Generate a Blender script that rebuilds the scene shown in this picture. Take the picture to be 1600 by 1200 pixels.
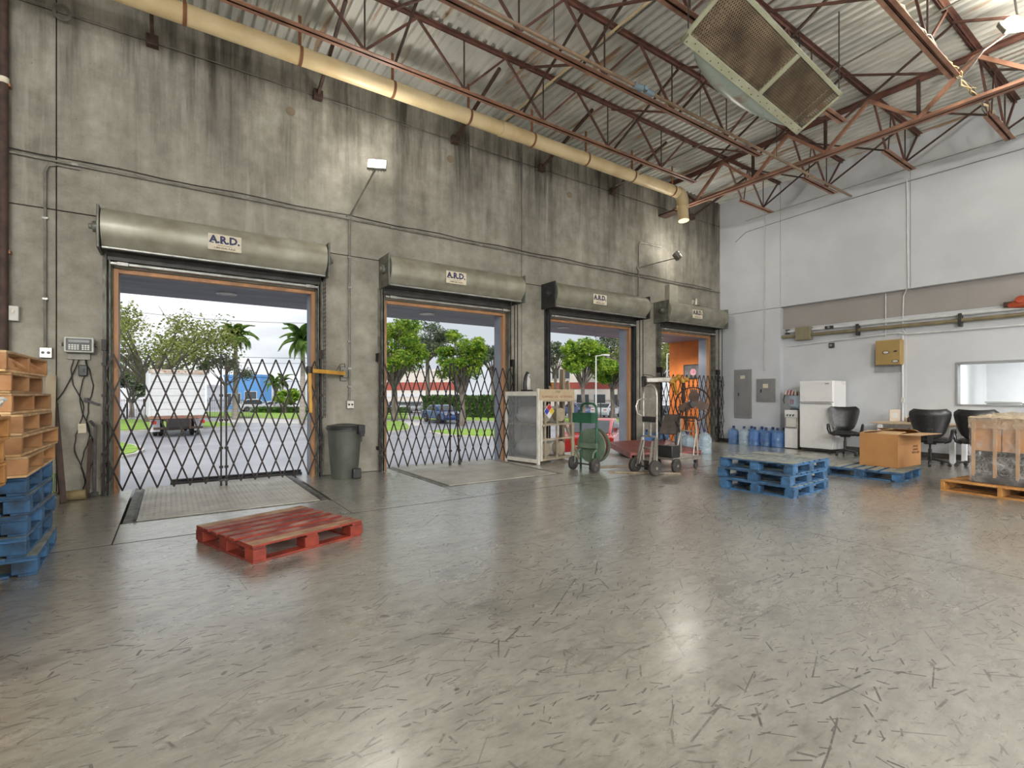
import bpy, bmesh, math, random
from mathutils import Vector, Matrix, noise as mnoise
R = math.radians
PI = math.pi
sc = bpy.context.scene
col = sc.collection
for o in list(bpy.data.objects):
    bpy.data.objects.remove(o)

# ------------------------------------------------------------------ camera
cam_d = bpy.data.cameras.new('camera')
cam = bpy.data.objects.new('camera', cam_d)
col.objects.link(cam)
cam.location = (0, 0, 1.3)
cam.rotation_euler = (R(90), 0, R(-34.43))
cam_d.sensor_width = 36
cam_d.lens = 36 * 779 / 1600
cam_d.shift_y = 18 / 1600
cam_d.clip_end = 600
sc.camera = cam
sc.view_settings.view_transform = 'Standard'
sc.view_settings.look = 'None'
sc.view_settings.gamma = 1
sc.view_settings.use_curve_mapping = False
sc.view_settings.exposure = 0.0

# ------------------------------------------------------------------ sky
SKY_STRENGTH = 1.32
SUN_STRENGTH = 2.6
LAMP_W = 330
wd = bpy.data.worlds.new('overcast_sky')
sc.world = wd
wd.use_nodes = True
nt = wd.node_tree
nt.nodes.clear()
tc = nt.nodes.new('ShaderNodeTexCoord')
mp = nt.nodes.new('ShaderNodeMapping')
mp.inputs['Scale'].default_value = (1.2, 1.2, 4.0)
mp.inputs['Location'].default_value = (0.35, 0.1, 0.62)
nz = nt.nodes.new('ShaderNodeTexNoise')
nz.inputs['Scale'].default_value = 1.5
nz.inputs['Detail'].default_value = 6
nz.inputs['Roughness'].default_value = 0.52
rp = nt.nodes.new('ShaderNodeValToRGB')
e = rp.color_ramp.elements
e[0].position = 0.36; e[0].color = (0.50, 0.54, 0.58, 1)
e[1].position = 0.62; e[1].color = (1.0, 1.0, 1.0, 1)
m_ = e.new(0.5); m_.color = (0.80, 0.83, 0.86, 1)
bgn = nt.nodes.new('ShaderNodeBackground')
bgn.inputs['Strength'].default_value = SKY_STRENGTH
ow = nt.nodes.new('ShaderNodeOutputWorld')
nt.links.new(tc.outputs['Generated'], mp.inputs['Vector'])
nt.links.new(mp.outputs['Vector'], nz.inputs['Vector'])
nt.links.new(nz.outputs['Fac'], rp.inputs['Fac'])
nt.links.new(rp.outputs['Color'], bgn.inputs['Color'])
nt.links.new(bgn.outputs['Background'], ow.inputs['Surface'])
sd = bpy.data.lights.new('sun', 'SUN')
sd.energy = SUN_STRENGTH
sd.angle = R(12)
sd.color = (1, 0.96, 0.9)
so = bpy.data.objects.new('sun', sd)
col.objects.link(so)
so.rotation_euler = (R(42), 0, R(-18))      # shines towards +Y and down, from behind the building

# ------------------------------------------------------------------ helpers
rnd = random.Random(7)
_mats = {}


def M(name, c1, c2=None, rough=0.6, metal=0.0, scale=6, detail=5, bump=0.0, stretch=(1, 1, 1), rvar=0.12,
      lo=0.35, hi=0.7, world=False, emit=None, trans=0.0, spec=0.5, alpha=1.0, coat=0.0, rand=0.12):
    if name in _mats:
        return _mats[name]
    m = bpy.data.materials.new(name)
    m.use_nodes = True
    t = m.node_tree
    b = t.nodes['Principled BSDF']
    L = t.links.new
    if c2 is None:
        c2 = tuple(x * 0.8 for x in c1)
    if world:
        g = t.nodes.new('ShaderNodeNewGeometry'); src = g.outputs['Position']
    else:
        g = t.nodes.new('ShaderNodeTexCoord'); src = g.outputs['Object']
    mpn = t.nodes.new('ShaderNodeMapping'); mpn.inputs['Scale'].default_value = stretch
    L(src, mpn.inputs['Vector'])
    oi = t.nodes.new('ShaderNodeObjectInfo')
    add = t.nodes.new('ShaderNodeVectorMath'); add.operation = 'ADD'
    if not world:
        mul = t.nodes.new('ShaderNodeMath'); mul.operation = 'MULTIPLY'; mul.inputs[1].default_value = 31
        L(oi.outputs['Random'], mul.inputs[0])
        L(mul.outputs[0], add.inputs[1])
    L(mpn.outputs['Vector'], add.inputs[0])
    n = t.nodes.new('ShaderNodeTexNoise')
    n.inputs['Scale'].default_value = scale; n.inputs['Detail'].default_value = detail
    L(add.outputs[0], n.inputs['Vector'])
    r = t.nodes.new('ShaderNodeValToRGB')
    r.color_ramp.elements[0].position = lo; r.color_ramp.elements[0].color = (*c2, 1)
    r.color_ramp.elements[1].position = hi; r.color_ramp.elements[1].color = (*c1, 1)
    L(n.outputs['Fac'], r.inputs['Fac'])
    hs = t.nodes.new('ShaderNodeHueSaturation')
    mr = t.nodes.new('ShaderNodeMapRange')
    mr.inputs['To Min'].default_value = 1 - rand; mr.inputs['To Max'].default_value = 1 + rand
    L(oi.outputs['Random'], mr.inputs['Value'])
    L(mr.outputs[0], hs.inputs['Value'])
    L(r.outputs['Color'], hs.inputs['Color'])
    L(hs.outputs['Color'], b.inputs['Base Color'])
    rr = t.nodes.new('ShaderNodeMapRange')
    rr.inputs['To Min'].default_value = min(1, rough + rvar); rr.inputs['To Max'].default_value = max(0.02, rough - rvar)
    L(n.outputs['Fac'], rr.inputs['Value'])
    L(rr.outputs[0], b.inputs['Roughness'])
    b.inputs['Metallic'].default_value = metal
    b.inputs['Specular IOR Level'].default_value = spec
    b.inputs['Transmission Weight'].default_value = trans
    b.inputs['Alpha'].default_value = alpha
    b.inputs['Coat Weight'].default_value = coat
    if emit:
        b.inputs['Emission Color'].default_value = (*emit[0], 1)
        b.inputs['Emission Strength'].default_value = emit[1]
    if bump:
        bp = t.nodes.new('ShaderNodeBump'); bp.inputs['Strength'].default_value = bump; bp.inputs['Distance'].default_value = 0.01
        L(n.outputs['Fac'], bp.inputs['Height']); L(bp.outputs['Normal'], b.inputs['Normal'])
    _mats[name] = m
    return m


class MB:
    def __init__(s):
        s.v = []; s.f = []; s.mi = []

    def add(s, vs, fs, T=None, mi=0):
        k = len(s.v)
        for p in vs:
            p = Vector(p)
            if T is not None:
                p = T @ p
            s.v.append(tuple(p))
        for f in fs:
            s.f.append([i + k for i in f]); s.mi.append(mi)
        return s

    def bx(s, x0, x1, y0, y1, z0, z1, T=None, mi=0):
        vs = [(x0, y0, z0), (x1, y0, z0), (x1, y1, z0), (x0, y1, z0), (x0, y0, z1), (x1, y0, z1), (x1, y1, z1), (x0, y1, z1)]
        return s.add(vs, [(3, 2, 1, 0), (4, 5, 6, 7), (0, 1, 5, 4), (1, 2, 6, 5), (2, 3, 7, 6), (3, 0, 4, 7)], T, mi)

    def box(s, c, d, T=None, mi=0):
        return s.bx(c[0] - d[0] / 2, c[0] + d[0] / 2, c[1] - d[1] / 2, c[1] + d[1] / 2, c[2] - d[2] / 2, c[2] + d[2] / 2, T, mi)

    def bar(s, p, q, w, h, up=(0, 0, 1), mi=0):
        p = Vector(p); q = Vector(q); d = (q - p); l = d.length; d.normalize()
        up = Vector(up)
        if abs(d.dot(up)) > 0.98:
            up = Vector((1, 0, 0))
        sx = d.cross(up).normalized(); uz = sx.cross(d)
        T = Matrix(((d.x, sx.x, uz.x, p.x), (d.y, sx.y, uz.y, p.y), (d.z, sx.z, uz.z, p.z), (0, 0, 0, 1)))
        return s.bx(0, l, -w / 2, w / 2, -h / 2, h / 2, T, mi)

    def tube(s, pts, r, n=8, closed=False, caps=True, mi=0):
        pts = [Vector(p) for p in pts]
        N = len(pts)
        rs = r if isinstance(r, (list, tuple)) else [r] * N
        k = len(s.v)
        prev = None
        for i in range(N):
            if closed:
                d = pts[(i + 1) % N] - pts[i - 1]
            else:
                d = pts[min(i + 1, N - 1)] - pts[max(i - 1, 0)]
            d.normalize()
            if prev is None:
                a = Vector((0, 0, 1)) if abs(d.z) < 0.9 else Vector((1, 0, 0))
                u = d.cross(a).normalized()
            else:
                u = (prev - d * prev.dot(d)).normalized()
            prev = u
            w = d.cross(u)
            for j in range(n):
                t = 2 * PI * j / n
                s.v.append(tuple(pts[i] + (u * math.cos(t) + w * math.sin(t)) * rs[i]))
        for i in range(N if closed else N - 1):
            for j in range(n):
                a = k + i * n + j; b = k + i * n + (j + 1) % n
                i2 = (i + 1) % N
                c_ = k + i2 * n + (j + 1) % n; d_ = k + i2 * n + j
                s.f.append([a, b, c_, d_]); s.mi.append(mi)
        if caps and not closed:
            s.f.append([k + j for j in range(n)][::-1]); s.mi.append(mi)
            s.f.append([k + (N - 1) * n + j for j in range(n)]); s.mi.append(mi)
        return s

    def lathe(s, prof, n=20, T=None, mi=0):
        k0 = []
        vs = []; fs = []
        for r, z in prof:
            for j in range(n):
                t = 2 * PI * j / n
                vs.append((r * math.cos(t), r * math.sin(t), z))
        for i in range(len(prof) - 1):
            for j in range(n):
                fs.append((i * n + j, i * n + (j + 1) % n, (i + 1) * n + (j + 1) % n, (i + 1) * n + j))
        if prof[0][0] > 1e-4:
            fs.append(tuple(range(n))[::-1])
        if prof[-1][0] > 1e-4:
            fs.append(tuple((len(prof) - 1) * n + j for j in range(n)))
        return s.add(vs, fs, T, mi)

    def prism(s, poly, h0, h1, T=None, mi=0):
        """poly in local XY, extruded along Z from h0 to h1"""
        n = len(poly)
        vs = [(x, y, h0) for x, y in poly] + [(x, y, h1) for x, y in poly]
        fs = [tuple(range(n))[::-1], tuple(range(n, 2 * n))]
        for i in range(n):
            j = (i + 1) % n
            fs.append((i, j, n + j, n + i))
        return s.add(vs, fs, T, mi)

    def build(s, name, mat, parent=None, bevel=0.0, smooth=True, loc=None, rot=None):
        me = bpy.data.meshes.new(name)
        me.from_pydata(s.v, [], s.f)
        ms = mat if isinstance(mat, (list, tuple)) else [mat]
        for m in ms:
            me.materials.append(m)
        if len(ms) > 1:
            me.polygons.foreach_set('material_index', s.mi)
        if smooth:
            me.polygons.foreach_set('use_smooth', [True] * len(me.polygons))
            me.set_sharp_from_angle(angle=R(38))
        me.update()
        o = bpy.data.objects.new(name, me)
        col.objects.link(o)
        if parent is not None:
            o.parent = parent
        if loc is not None:
            o.location = loc
        if rot is not None:
            o.rotation_euler = rot
        if bevel:
            b = o.modifiers.new('bevel', 'BEVEL'); b.width = bevel; b.segments = 2; b.limit_method = 'ANGLE'
        return o


def inst(o, parent, loc=(0, 0, 0), rot=(0, 0, 0), scale=None):
    c = o.copy(); col.objects.link(c); c.parent = parent
    c.location = loc; c.rotation_euler = rot
    if scale:
        c.scale = scale
    return c


def T(name, label, cat, loc=(0, 0, 0), rz=0.0, group=None):
    o = bpy.data.objects.new(name, None)
    o.empty_display_size = 0.1
    col.objects.link(o)
    o.location = loc; o.rotation_euler = (0, 0, rz)
    o['label'] = label; o['category'] = cat
    if group:
        o['group'] = group
    return o


def tag(o, label, cat, group=None):
    o['label'] = label; o['category'] = cat
    if group:
        o['group'] = group
    return o


def struct(o, label=None, cat=None):
    o['kind'] = 'structure'
    if label:
        o['label'] = label
    if cat:
        o['category'] = cat
    return o


def stuff(o):
    o['kind'] = 'stuff'
    return o


def kids(o):
    return [c for c in bpy.data.objects if c.parent == o]


_children = {}


def copy_tree(o, label=None, loc=None, rz=None, group=None, parent=None):
    c = o.copy(); col.objects.link(c); c.parent = parent
    if label:
        c['label'] = label
    if group:
        c['group'] = group
    if loc is not None:
        c.location = loc
    if rz is not None:
        c.rotation_euler = (0, 0, rz)
    for k in o.children:
        copy_tree(k, parent=c)
    return c


def Tz(x, y, z, rz=0.0, rx=0.0, ry=0.0):
    return Matrix.Translation((x, y, z)) @ Matrix.Rotation(rz, 4, 'Z') @ Matrix.Rotation(ry, 4, 'Y') @ Matrix.Rotation(rx, 4, 'X')


def text(s, size, mat, parent, loc, rot, name='lettering', align='CENTER', offset=0.0, extrude=0.0008):
    cu = bpy.data.curves.new(name, 'FONT')
    cu.body = s; cu.size = size; cu.align_x = align; cu.align_y = 'CENTER'; cu.extrude = extrude; cu.offset = offset
    cu.resolution_u = 2
    tmp = bpy.data.objects.new('tmp', cu)
    col.objects.link(tmp)
    dg = bpy.context.evaluated_depsgraph_get()
    me = bpy.data.meshes.new_from_object(tmp.evaluated_get(dg))
    bpy.data.objects.remove(tmp)
    me.materials.clear(); me.materials.append(mat)
    o = bpy.data.objects.new(name, me)
    col.objects.link(o)
    o.parent = parent; o.location = loc; o.rotation_euler = rot
    return o


CA, SA = 0.56553, 0.82473        # view heading


def at(px, t):
    """ground position seen at picture column px at depth t (metres)"""
    u = (px - 800) / 779
    return (t * (CA + u * SA), t * (SA - u * CA))


# ------------------------------------------------------------------ materials
def nodes_mat(name):
    m = bpy.data.materials.new(name); m.use_nodes = True
    return m, m.node_tree, m.node_tree.nodes['Principled BSDF']


def noise_fac(t, src, scale, stretch=(1, 1, 1), detail=5, rough=0.55, lo=0.4, hi=0.6, rot=(0, 0, 0), loc=(0, 0, 0)):
    mpn = t.nodes.new('ShaderNodeMapping')
    mpn.vector_type = 'POINT'
    mpn.inputs['Scale'].default_value = stretch; mpn.inputs['Location'].default_value = loc
    rot_n = t.nodes.new('ShaderNodeMapping'); rot_n.inputs['Rotation'].default_value = rot
    t.links.new(src, rot_n.inputs['Vector']); t.links.new(rot_n.outputs[0], mpn.inputs['Vector'])
    n = t.nodes.new('ShaderNodeTexNoise')
    n.inputs['Scale'].default_value = scale; n.inputs['Detail'].default_value = detail; n.inputs['Roughness'].default_value = rough
    t.links.new(mpn.outputs[0], n.inputs['Vector'])
    mr = t.nodes.new('ShaderNodeMapRange'); mr.clamp = True
    mr.inputs['From Min'].default_value = lo; mr.inputs['From Max'].default_value = hi
    t.links.new(n.outputs['Fac'], mr.inputs['Value'])
    return mr.outputs[0]


def mixc(t, fac, a, b, mode='MIX'):
    n = t.nodes.new('ShaderNodeMix'); n.data_type = 'RGBA'; n.blend_type = mode
    for val, sock in ((a, n.inputs[6]), (b, n.inputs[7])):
        if isinstance(val, tuple):
            sock.default_value = (*val, 1)
        else:
            t.links.new(val, sock)
    if isinstance(fac, (int, float)):
        n.inputs[0].default_value = fac
    else:
        t.links.new(fac, n.inputs[0])
    return n.outputs[2]


def mathn(t, op, a, b):
    n = t.nodes.new('ShaderNodeMath'); n.operation = op
    for i, x in enumerate((a, b)):
        if isinstance(x, (int, float)):
            n.inputs[i].default_value = x
        else:
            t.links.new(x, n.inputs[i])
    return n.outputs[0]


def concrete_wall():
    m, t, b = nodes_mat('stained_concrete')
    g = t.nodes.new('ShaderNodeNewGeometry'); p = g.outputs['Position']
    sx = t.nodes.new('ShaderNodeSeparateXYZ'); t.links.new(p, sx.inputs[0])
    c = mixc(t, noise_fac(t, p, 0.8, detail=8, rough=0.62, lo=0.34, hi=0.66), (0.205, 0.188, 0.152), (0.40, 0.378, 0.315))
    swirl = noise_fac(t, p, 3.5, detail=8, rough=0.7, lo=0.36, hi=0.66, loc=(2, 5, 7))
    c = mixc(t, 0.35, c, mixc(t, swirl, (0.15, 0.138, 0.112), (0.47, 0.45, 0.385)))
    # dark run-down streaks, stronger towards the top of the wall
    high = t.nodes.new('ShaderNodeMapRange'); high.clamp = True
    high.inputs['From Min'].default_value = 3.5; high.inputs['From Max'].default_value = 6.3
    high.inputs['To Min'].default_value = 0.05; high.inputs['To Max'].default_value = 1.0
    t.links.new(sx.outputs[2], high.inputs['Value'])
    broad = noise_fac(t, p, 1.5, stretch=(1.0, 1.0, 0.22), detail=6, rough=0.6, lo=0.40, hi=0.60, loc=(1, 3, 0))
    fine = noise_fac(t, p, 8.0, stretch=(1.0, 1.0, 0.05), detail=6, rough=0.7, lo=0.40, hi=0.64)
    st = mathn(t, 'ADD', mathn(t, 'MULTIPLY', broad, 0.62), mathn(t, 'MULTIPLY', mathn(t, 'MULTIPLY', fine, broad), 0.45))
    st = mathn(t, 'ADD', st, mathn(t, 'MULTIPLY', fine, 0.15))
    c = mixc(t, mathn(t, 'MULTIPLY', st, high.outputs[0]), c, (0.062, 0.057, 0.045))
    drip = noise_fac(t, p, 5.0, stretch=(1.0, 1.0, 0.035), detail=3, rough=0.5, lo=0.68, hi=0.74, loc=(11, 0, 2))
    c = mixc(t, mathn(t, 'MULTIPLY', drip, mathn(t, 'MULTIPLY', high.outputs[0], 0.8)), c, (0.045, 0.04, 0.032))
    pale = noise_fac(t, p, 6.0, stretch=(1, 1, 0.07), detail=4, lo=0.62, hi=0.73, loc=(5, 0, 0))
    c = mixc(t, mathn(t, 'MULTIPLY', pale, 0.4), c, (0.45, 0.43, 0.37))
    crack = noise_fac(t, p, 10, detail=9, rough=0.8, lo=0.60, hi=0.70, loc=(4, 4, 1))
    c = mixc(t, mathn(t, 'MULTIPLY', crack, 0.55), c, (0.11, 0.10, 0.08))
    pits = noise_fac(t, p, 38, detail=2, lo=0.70, hi=0.75)
    c = mixc(t, mathn(t, 'MULTIPLY', pits, 0.6), c, (0.08, 0.075, 0.06))
    t.links.new(c, b.inputs['Base Color'])
    b.inputs['Roughness'].default_value = 0.75
    b.inputs['Specular IOR Level'].default_value = 0.3
    bp = t.nodes.new('ShaderNodeBump'); bp.inputs['Strength'].default_value = 0.3; bp.inputs['Distance'].default_value = 0.012
    t.links.new(noise_fac(t, p, 8, detail=8, rough=0.65, lo=0.2, hi=0.8), bp.inputs['Height'])
    t.links.new(bp.outputs[0], b.inputs['Normal'])
    return m


def floor_mat():
    m, t, b = nodes_mat('worn_concrete_floor')
    g = t.nodes.new('ShaderNodeNewGeometry'); p = g.outputs['Position']
    c = mixc(t, noise_fac(t, p, 0.6, detail=8, rough=0.62, lo=0.32, hi=0.68), (0.225, 0.213, 0.178), (0.335, 0.322, 0.28))
    grain = noise_fac(t, p, 9, stretch=(0.7, 1.3, 1), rot=(0, 0, R(-8)), detail=10, rough=0.78, lo=0.34, hi=0.66)
    c = mixc(t, 0.5, c, mixc(t, grain, (0.135, 0.127, 0.104), (0.46, 0.445, 0.39)))
    c = mixc(t, mathn(t, 'MULTIPLY', noise_fac(t, p, 1.8, stretch=(0.7, 1.3, 1), detail=8, rough=0.7, lo=0.53, hi=0.66, loc=(2, 7, 0)), 0.62), c, (0.115, 0.108, 0.088))
    c = mixc(t, mathn(t, 'MULTIPLY', noise_fac(t, p, 16, stretch=(0.35, 1.6, 1), detail=6, rough=0.7, lo=0.56, hi=0.66, loc=(7, 1, 0)), 0.6), c, (0.085, 0.08, 0.065))
    # scratches: one short straight stroke per Voronoi cell, in several sizes
    wob = t.nodes.new('ShaderNodeTexNoise'); wob.inputs['Scale'].default_value = 2.2; wob.inputs['Detail'].default_value = 2
    t.links.new(p, wob.inputs['Vector'])
    wv = t.nodes.new('ShaderNodeVectorMath'); wv.operation = 'MULTIPLY_ADD'
    t.links.new(wob.outputs['Color'], wv.inputs[0]); wv.inputs[1].default_value = (0.02, 0.02, 0); t.links.new(p, wv.inputs[2])

    def strokes(k, spread, base_ang, wid, length, present, loc):
        mp_ = t.nodes.new('ShaderNodeMapping'); mp_.inputs['Scale'].default_value = (k, k, 0); mp_.inputs['Location'].default_value = loc
        t.links.new(wv.outputs[0], mp_.inputs['Vector'])
        v = t.nodes.new('ShaderNodeTexVoronoi'); v.voronoi_dimensions = '2D'; v.inputs['Scale'].default_value = 1.0
        t.links.new(mp_.outputs[0], v.inputs['Vector'])
        d = t.nodes.new('ShaderNodeVectorMath'); d.operation = 'SUBTRACT'
        t.links.new(mp_.outputs[0], d.inputs[0]); t.links.new(v.outputs['Position'], d.inputs[1])
        xy = t.nodes.new('ShaderNodeSeparateXYZ'); t.links.new(d.outputs[0], xy.inputs[0])
        rgb = t.nodes.new('ShaderNodeSeparateColor'); t.links.new(v.outputs['Color'], rgb.inputs[0])
        ang = mathn(t, 'ADD', mathn(t, 'MULTIPLY', mathn(t, 'SUBTRACT', rgb.outputs[0], 0.5), spread), base_ang)
        cs_, sn_ = mathn(t, 'COSINE', ang, 0), mathn(t, 'SINE', ang, 0)
        lx = mathn(t, 'ADD', mathn(t, 'MULTIPLY', xy.outputs[0], cs_), mathn(t, 'MULTIPLY', xy.outputs[1], sn_))
        ly = mathn(t, 'SUBTRACT', mathn(t, 'MULTIPLY', xy.outputs[1], cs_), mathn(t, 'MULTIPLY', xy.outputs[0], sn_))
        w_ = mathn(t, 'MULTIPLY', mathn(t, 'ADD', rgb.outputs[2], 0.25), wid * k)
        across = mathn(t, 'LESS_THAN', mathn(t, 'ABSOLUTE', ly, 0), w_)
        along = mathn(t, 'LESS_THAN', mathn(t, 'ABSOLUTE', lx, 0), mathn(t, 'MULTIPLY', mathn(t, 'ADD', rgb.outputs[2], 0.3), length * k))
        return mathn(t, 'MULTIPLY', mathn(t, 'MULTIPLY', across, along), mathn(t, 'LESS_THAN', rgb.outputs[1], present))

    scr = None
    for args in ((1.3, 1.6, 0.15, 0.004, 0.26, 0.5, (0, 0, 0)), (2.6, 1.4, 0.1, 0.004, 0.13, 0.6, (3, 1, 0)), (5.0, 1.6, 0.1, 0.0045, 0.055, 0.6, (1, 7, 0)), (7.0, 1.5, 0.1, 0.004, 0.038, 0.7, (8, 3, 0)),
                 (11.0, 1.6, -0.05, 0.0038, 0.024, 0.7, (2, 8, 0)), (1.8, 6.3, 0.0, 0.0032, 0.19, 0.5, (9, 4, 0)), (3.3, 6.3, 0.0, 0.0038, 0.09, 0.5, (5, 9, 0)), (9.0, 3.0, 0.0, 0.005, 0.024, 0.5, (2, 3, 0))):
        f = strokes(*args)
        scr = f if scr is None else mathn(t, 'MAXIMUM', scr, f)
    rough_edge = noise_fac(t, p, 22, detail=3, lo=0.30, hi=0.48)
    scr = mathn(t, 'MULTIPLY', scr, rough_edge)
    gate = noise_fac(t, p, 1.3, detail=6, rough=0.65, lo=0.42, hi=0.60, loc=(4, 4, 4))
    scr = mathn(t, 'MULTIPLY', scr, mathn(t, 'ADD', mathn(t, 'MULTIPLY', gate, 0.55), 0.45))
    c = mixc(t, scr, c, (0.04, 0.037, 0.03))
    spots = noise_fac(t, p, 11, detail=1, lo=0.745, hi=0.77, loc=(1, 2, 3))
    c = mixc(t, mathn(t, 'MULTIPLY', spots, 0.8), c, (0.04, 0.037, 0.03))
    t.links.new(c, b.inputs['Base Color'])
    rgh = noise_fac(t, p, 1.5, stretch=(0.7, 1.3, 1), detail=8, rough=0.65, lo=0.3, hi=0.7, loc=(8, 2, 0))
    mr = t.nodes.new('ShaderNodeMapRange'); mr.inputs['To Min'].default_value = 0.22; mr.inputs['To Max'].default_value = 0.40
    t.links.new(rgh, mr.inputs['Value'])
    t.links.new(mathn(t, 'ADD', mr.outputs[0], mathn(t, 'MULTIPLY', scr, 0.3)), b.inputs['Roughness'])
    b.inputs['IOR'].default_value = 2.4
    b.inputs['Coat Weight'].default_value = 1.0
    b.inputs['Coat IOR'].default_value = 1.8
    b.inputs['Coat Roughness'].default_value = 0.24
    bp = t.nodes.new('ShaderNodeBump'); bp.inputs['Strength'].default_value = 0.07; bp.inputs['Distance'].default_value = 0.01
    t.links.new(noise_fac(t, p, 5, detail=8, rough=0.65, lo=0.2, hi=0.8), bp.inputs['Height'])
    t.links.new(bp.outputs[0], b.inputs['Normal'])
    return m


def deck_mat():
    m, t, b = nodes_mat('galvanised_roof_deck')
    g = t.nodes.new('ShaderNodeNewGeometry'); p = g.outputs['Position']
    c = mixc(t, noise_fac(t, p, 1.6, stretch=(1, 0.5, 1), detail=5, lo=0.3, hi=0.7), (0.47, 0.48, 0.45), (0.72, 0.71, 0.65))
    rust = noise_fac(t, p, 3.0, stretch=(1.6, 0.16, 1), detail=6, rough=0.65, lo=0.57, hi=0.64, loc=(3, 1, 0))
    c = mixc(t, mathn(t, 'MULTIPLY', rust, 0.8), c, (0.36, 0.20, 0.09))
    t.links.new(c, b.inputs['Base Color'])
    b.inputs['Metallic'].default_value = 0.05
    b.inputs['Roughness'].default_value = 0.5
    return m


MC = concrete_wall()
MFLOOR = floor_mat()
MDECK = deck_mat()
M_joint = M('joint_sealant', (0.035, 0.033, 0.03), rough=0.9)
M_white = M('white_wall_paint', (0.60, 0.62, 0.65), (0.53, 0.55, 0.58), rough=0.55, scale=1.2, world=True, rand=0.0, bump=0.05)
M_band = M('taupe_wall_paint', (0.34, 0.315, 0.30), (0.30, 0.28, 0.265), rough=0.6, scale=1.5, world=True, rand=0.0)
M_blackbase = M('dark_rubber_base', (0.09, 0.08, 0.07), (0.05, 0.045, 0.04), rough=0.7)
M_redox = M('red_oxide_steel', (0.175, 0.075, 0.052), (0.08, 0.038, 0.03), rough=0.6, scale=5, lo=0.3, hi=0.75, rand=0.2)
M_redox2 = M('faded_red_oxide_steel', (0.42, 0.215, 0.14), (0.23, 0.115, 0.075), rough=0.6, scale=4, rand=0.1)
M_darkrust = M('dark_brown_rusty_steel', (0.085, 0.045, 0.032), (0.045, 0.027, 0.022), rough=0.7, scale=8)
M_cream = M('yellowed_pvc', (0.74, 0.60, 0.36), (0.62, 0.46, 0.24), rough=0.42, scale=2.5, lo=0.3, hi=0.6)
M_hood = M('galvanised_hood', (0.40, 0.39, 0.32), (0.25, 0.235, 0.175), rough=0.45, metal=0.35, scale=4, detail=9, lo=0.3, hi=0.7)
M_galv = M('galvanised_steel', (0.42, 0.42, 0.40), (0.28, 0.28, 0.26), rough=0.42, metal=0.7, scale=8)
M_dsteel = M('dark_steel', (0.085, 0.08, 0.075), (0.05, 0.048, 0.045), rough=0.5, metal=0.6, scale=9)
M_guide = M('grimy_guide_steel', (0.24, 0.24, 0.205), (0.11, 0.11, 0.09), rough=0.55, metal=0.4, scale=7)
M_black = M('black_gate_steel', (0.014, 0.013, 0.013), (0.03, 0.02, 0.016), rough=0.5, metal=0.3, scale=10)
M_oranged = M('orange_wood_trim', (0.52, 0.25, 0.10), (0.33, 0.17, 0.085), rough=0.55, scale=3, stretch=(3, 3, 0.4))
M_jambin = M('blue_grey_jamb', (0.30, 0.33, 0.40), (0.24, 0.26, 0.31), rough=0.6, scale=3)
M_conduit = M('grey_conduit', (0.25, 0.24, 0.21), (0.16, 0.155, 0.13), rough=0.5, metal=0.3, scale=9)
M_wconduit = M('painted_conduit', (0.66, 0.67, 0.68), rough=0.5)
M_wood = M('pale_pallet_wood', (0.62, 0.42, 0.23), (0.42, 0.25, 0.11), rough=0.75, scale=7, detail=7, bump=0.2, rand=0.25)
M_woodo = M('orange_pallet_wood', (0.56, 0.28, 0.08), (0.36, 0.16, 0.045), rough=0.7, scale=7, detail=7, bump=0.2, rand=0.2)
M_woodw = M('weathered_plank_wood', (0.43, 0.36, 0.26), (0.27, 0.21, 0.14), rough=0.75, scale=6, detail=7, stretch=(1, 1, 0.3), bump=0.2, rand=0.15)
M_blue = M('blue_painted_pallet_wood', (0.045, 0.14, 0.29), (0.025, 0.045, 0.075), rough=0.65, scale=9, detail=7, bump=0.2, lo=0.3, hi=0.62, rand=0.25)
M_bluetop = M('scuffed_blue_grey_boards', (0.33, 0.33, 0.27), (0.12, 0.16, 0.19), rough=0.65, scale=9, detail=9, bump=0.2, lo=0.3, hi=0.56, rand=0.2)
M_red = M('red_painted_pallet_wood', (0.25, 0.032, 0.014), (0.10, 0.013, 0.009), rough=0.6, scale=8, detail=7, bump=0.2, lo=0.3, hi=0.65, rand=0.15)
M_redtop = M('scuffed_red_boards', (0.36, 0.22, 0.17), (0.17, 0.035, 0.03), rough=0.6, scale=6, detail=8, bump=0.2, lo=0.40, hi=0.72, rand=0.15)
M_redtopw = M('worn_bare_red_boards', (0.40, 0.28, 0.17), (0.25, 0.10, 0.06), rough=0.65, scale=6, detail=8, bump=0.2, lo=0.35, hi=0.62, rand=0.1)
M_card = M('brown_cardboard', (0.50, 0.25, 0.095), (0.45, 0.215, 0.075), rough=0.75, scale=4, rand=0.05)
M_cardin = M('cardboard_inside', (0.55, 0.36, 0.19), (0.48, 0.30, 0.15), rough=0.8, rand=0.05)
M_plastic = M('grey_green_plastic', (0.085, 0.092, 0.075), (0.06, 0.066, 0.055), rough=0.45, scale=5)
M_blackp = M('black_plastic', (0.02, 0.02, 0.022), (0.03, 0.03, 0.03), rough=0.4)
M_leather = M('black_leather', (0.022, 0.022, 0.024), (0.012, 0.012, 0.013), rough=0.36, scale=22, bump=0.25)
M_tyre = M('tyre_rubber', (0.03, 0.028, 0.026), (0.06, 0.055, 0.05), rough=0.8, scale=12)
M_chrome = M('chrome_steel', (0.75, 0.75, 0.75), (0.62, 0.62, 0.62), rough=0.2, metal=1, scale=12)
M_alu = M('dull_aluminium', (0.58, 0.55, 0.50), (0.42, 0.39, 0.34), rough=0.38, metal=0.8, scale=10)
M_green = M('dark_green_enamel', (0.02, 0.11, 0.055), (0.015, 0.075, 0.04), rough=0.38, scale=6)
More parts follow.
